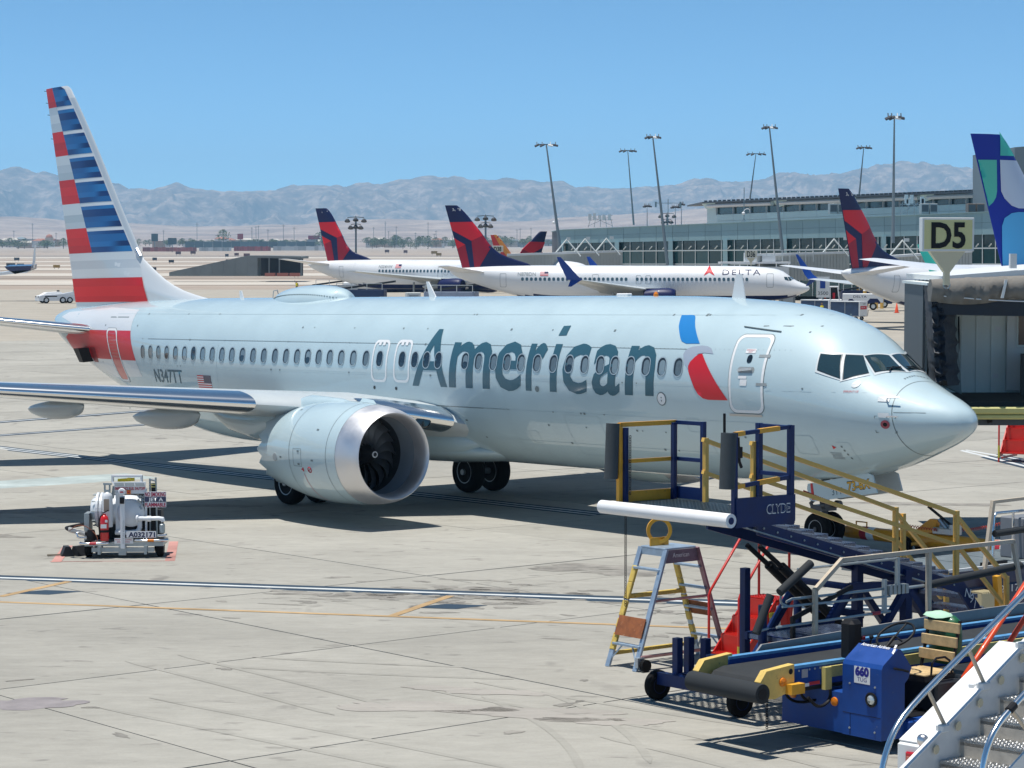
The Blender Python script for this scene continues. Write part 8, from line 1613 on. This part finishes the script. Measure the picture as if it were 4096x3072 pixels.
# crew: one continuous body, vest and cap as its clothing
def person(px, py, Y, h, label, raise_arm=False, seed=0, vest=(.75, .6, .02), trousers=(.01, .015, .05)):
    p = at(px, py, Y); p.z = gz(Y); sc = h/1.75; q = random.Random(seed)
    V = [((0, 0, .98), .14), ((0, 0, 1.2), .15), ((0, 0, 1.42), .16), ((0, 0, 1.52), .06), ((0, -.01, 1.64), .1), ((.1, 0, .92), .1), ((.11, -.02, .5), .065), ((.12, .02, .08), .045), ((.13, -.12, .03), .04), ((-.1, 0, .92), .1), ((-.11, -.03, .5), .065), ((-.12, .0, .08), .045), ((-.13, -.14, .03), .04), ((.21, 0, 1.42), .06), ((.27, 0, 1.14), .045), ((.28, -.08, .9), .035), ((-.21, 0, 1.42), .06), ((-.28, .02, 1.68) if raise_arm else (-.27, 0, 1.14), .045), ((-.36, 0, 1.92) if raise_arm else (-.28, -.08, .9), .035)]
    Ed = [(0, 1), (1, 2), (2, 3), (3, 4), (0, 5), (5, 6), (6, 7), (7, 8), (0, 9), (9, 10), (10, 11), (11, 12), (2, 13), (13, 14), (14, 15), (2, 16), (16, 17), (17, 18)]
    t = thing('person', label, 'person', Matrix.Translation(p) @ Matrix.Rotation(R(q.uniform(-20, 20)), 4, 'Z') @ Matrix.Scale(sc, 4))
    me = bpy.data.meshes.new('body'); me.from_pydata([v for v, r in V], Ed, []); o = obj('body', me, t); o.modifiers.new('skin', 'SKIN'); 
    for i, (v, r) in enumerate(V): me.skin_vertices[0].data[i].radius = (r, r)
    me.skin_vertices[0].data[0].use_root = True; ss = o.modifiers.new('sub', 'SUBSURF'); ss.levels = ss.render_levels = 1; me.materials.append(mat('work clothes %d' % int(trousers[2]*1000), trousers, .8))
    one('safety_vest', mat('hi vis vest', vest, .6), t, lambda m: m.loft([[Vector((rx*math.cos(a), ry*math.sin(a), z)) for a in [2*math.pi*k/14 for k in range(14)]] for z, rx, ry in ((.93, .19, .17), (1.1, .2, .175), (1.35, .22, .18), (1.48, .14, .13))]), 60); one('head', mat('skin', (.3, .16, .1), .6), t, lambda m: m.lathe([(.01, -.13), (.07, -.1), (.095, 0), (.09, .07), (.01, .12)], (0, -.015, 1.66), n=12), 60); one('cap', blackm, t, lambda m: m.lathe([(.1, .0), (.095, .05), (.05, .1), (.01, .11)], (0, 0, 1.69), n=12), 60); return t
person(641, 628, 412, 1.9, 'worker in a yellow vest with one arm raised, behind the satellite dome', True, 1); person(1775, 664, 236, 1.75, 'worker in an orange and yellow vest beside the baggage carts', False, 2, (.8, .35, .02)); person(807, 620, 425, 1.8, 'worker in a yellow vest under the tail of jet N554NW', False, 3)
p = at(327, 586, 520); person(327, 586, 520, 1.9, 'distant dark figure standing left of the sloping concrete shelter', False, 4, (.05, .05, .05), (.03, .03, .03))
# loading gear glimpsed under the bellies of the parked jets
def clutter(px, py, Y, kind, lab, col):
    p = at(px, py, Y); p.z = gz(Y); t = thing({'loader': 'cargo_loader', 'dolly': 'baggage_dolly', 'box': 'equipment_box'}[kind], lab, {'loader': 'cargo loader', 'dolly': 'baggage dolly', 'box': 'equipment box'}[kind], place(p.x, Y, rnd.uniform(-15, 15))); m_ = mat('clutter '+lab[:14], col, .5, var=.1)
    if kind == 'loader': one('body', m_, t, lambda m: m.box(-3.2, 3.2, -1.2, 1.2, .5, 2.2, ch=.05)); one('belt', beltm, t, lambda m: m.prism([(-3.5, -.5, 2.3), (4.5, -.5, 3.4), (4.5, -.5, 3.15), (-3.5, -.5, 2.05)], (0, 1, 0))); one('rail', mull, t, lambda m: (m.bar((-3, -1.2, 3.0), (3, -1.2, 3.0), .08), *[m.bar((x, -1.2, 2.2), (x, -1.2, 3.0), .08) for x in (-3, -1, 1, 3)])); truck_wheels(t, ((-2.2, -1.1), (2.2, -1.1)), .45, .3)
    elif kind == 'dolly': one('deck', m_, t, lambda m: m.box(-1.7, 1.7, -.8, .8, .5, .62)); one('side_rail', mull, t, lambda m: (m.bar((-1.7, -.8, 1.3), (1.7, -.8, 1.3), .07), *[m.bar((x, -.8, .6), (x, -.8, 1.3), .07) for x in (-1.7, -.6, .6, 1.7)])); truck_wheels(t, ((-1.2, -.7), (1.2, -.7)), .25, .15); [one('suitcase', mat('suitcase %d' % (k % 4), ((.35, .1, .04), (.02, .03, .08), (.3, .3, .3), (.05, .15, .12))[k % 4], .5), t, lambda m: m.box(-1.4+.6*k, -.95+.6*k, -.6, .2, .63, 1.1+.1*(k % 3), ch=.04)) for k in range(5)]
    else: one('body', m_, t, lambda m: m.box(-.9, .9, -.7, .7, .3, 1.9, ch=.06)); one('hatch', midgrey, t, lambda m: m.box(-.6, .6, -.73, -.7, .8, 1.6)); truck_wheels(t, ((-.6, -.55), (.6, -.55)), .2, .12)
clutter(780, 634, 296, 'loader', 'dark navy cargo loader under the tail of jet N554NW', (.01, .03, .1)); clutter(850, 636, 294, 'dolly', 'suitcase dolly just right of the navy cargo loader', (.3, .1, .05)); clutter(892, 638, 292, 'box', 'pale ribbed equipment box under jet N554NW', (.6, .62, .6)); clutter(975, 640, 280, 'loader', 'white and navy cargo loader left of the blade aerial', (.25, .3, .4)); clutter(1080, 640, 275, 'dolly', 'suitcase dolly under the wing side of jet N878DN tail', (.5, .4, .1)); clutter(1030, 640, 284, 'dolly', 'suitcase dolly between two cargo loaders under the parked jets', (.1, .1, .12)); clutter(725, 612, 340, 'loader', 'pale cargo loader out in the open behind the satellite dome', (.5, .53, .55))
clutter(1700, 655, 275, 'box', 'grey equipment box behind the nose of jet N878DN', (.15, .17, .18)); clutter(1870, 655, 290, 'loader', 'navy cargo loader standing below tail 3810', (.01, .02, .08))
for k, (px, py, lab) in enumerate(((1868, 655, 'yellow bollard left of three below jet 3810'), (1893, 658, 'yellow bollard middle of three below jet 3810'), (1905, 659, 'yellow bollard right of three below jet 3810'))):
    p = at(px, py, 285); p.z = gz(285); t = thing('bollard', lab, 'bollard', Matrix.Translation(p)); one('post', eq_yel2, t, lambda m: m.tube([(0, 0, 0), (0, 0, 2.2)], .22, 12), 50); one('cap', whitem, t, lambda m: m.lathe([(.22, 2.2), (.2, 2.35), (.02, 2.45)], n=12), 60)
for k, (px, lab) in enumerate(((1856, 'tall amber steel post left of two under the right Delta jet'), (1871, 'tall amber steel post right of two under the right Delta jet'))):
    p = at(px, 640, 295); mb = MB(); mb.box(-.3, .3, -.2, .2, 0, 5.6, ch=.04); mb.bar((0, -.2, 2), (0, -.35, 5), .15); o = mb.build('steel_post', mat('amber steel', (.45, .24, .03), .5)); o.matrix_world = Matrix.Translation((p.x, 295, gz(295))); tag(o, lab, 'post')
# far left: the tail winglet of a taxiing jet
p = at(62, 598, 330); t = thing('taxiing_jet', 'dark wing and upturned white winglet of a jet at the far left edge', 'airliner', Matrix.Translation((p.x, 330, 0))); z0 = p.z
one('wing', navym, t, lambda m: m.prism([(-3.5, 0, z0+1.5), (.4, 0, z0+1.6), (.3, 0, z0+.9), (-2, 0, z0+.4), (-3.2, 0, z0+1.1)], (0, 4, .2))); one('winglet', paint_white, t, lambda m: m.prism([(.0, 1, z0+1.0), (.55, 1, z0+1.3), (.75, 1, z0+2.4), (.8, 1, z0+4.6), (.68, 1, z0+4.6), (.35, 1, z0+2)], (0, .4, 0))); one('wing_underside', paint_white, t, lambda m: m.prism([(-9, 0, z0-.2), (-.2, 0, z0+.6), (.2, 0, z0+.9), (-.8, 0, z0+.95), (-9, 0, z0+.2)], (0, 3, .1)))
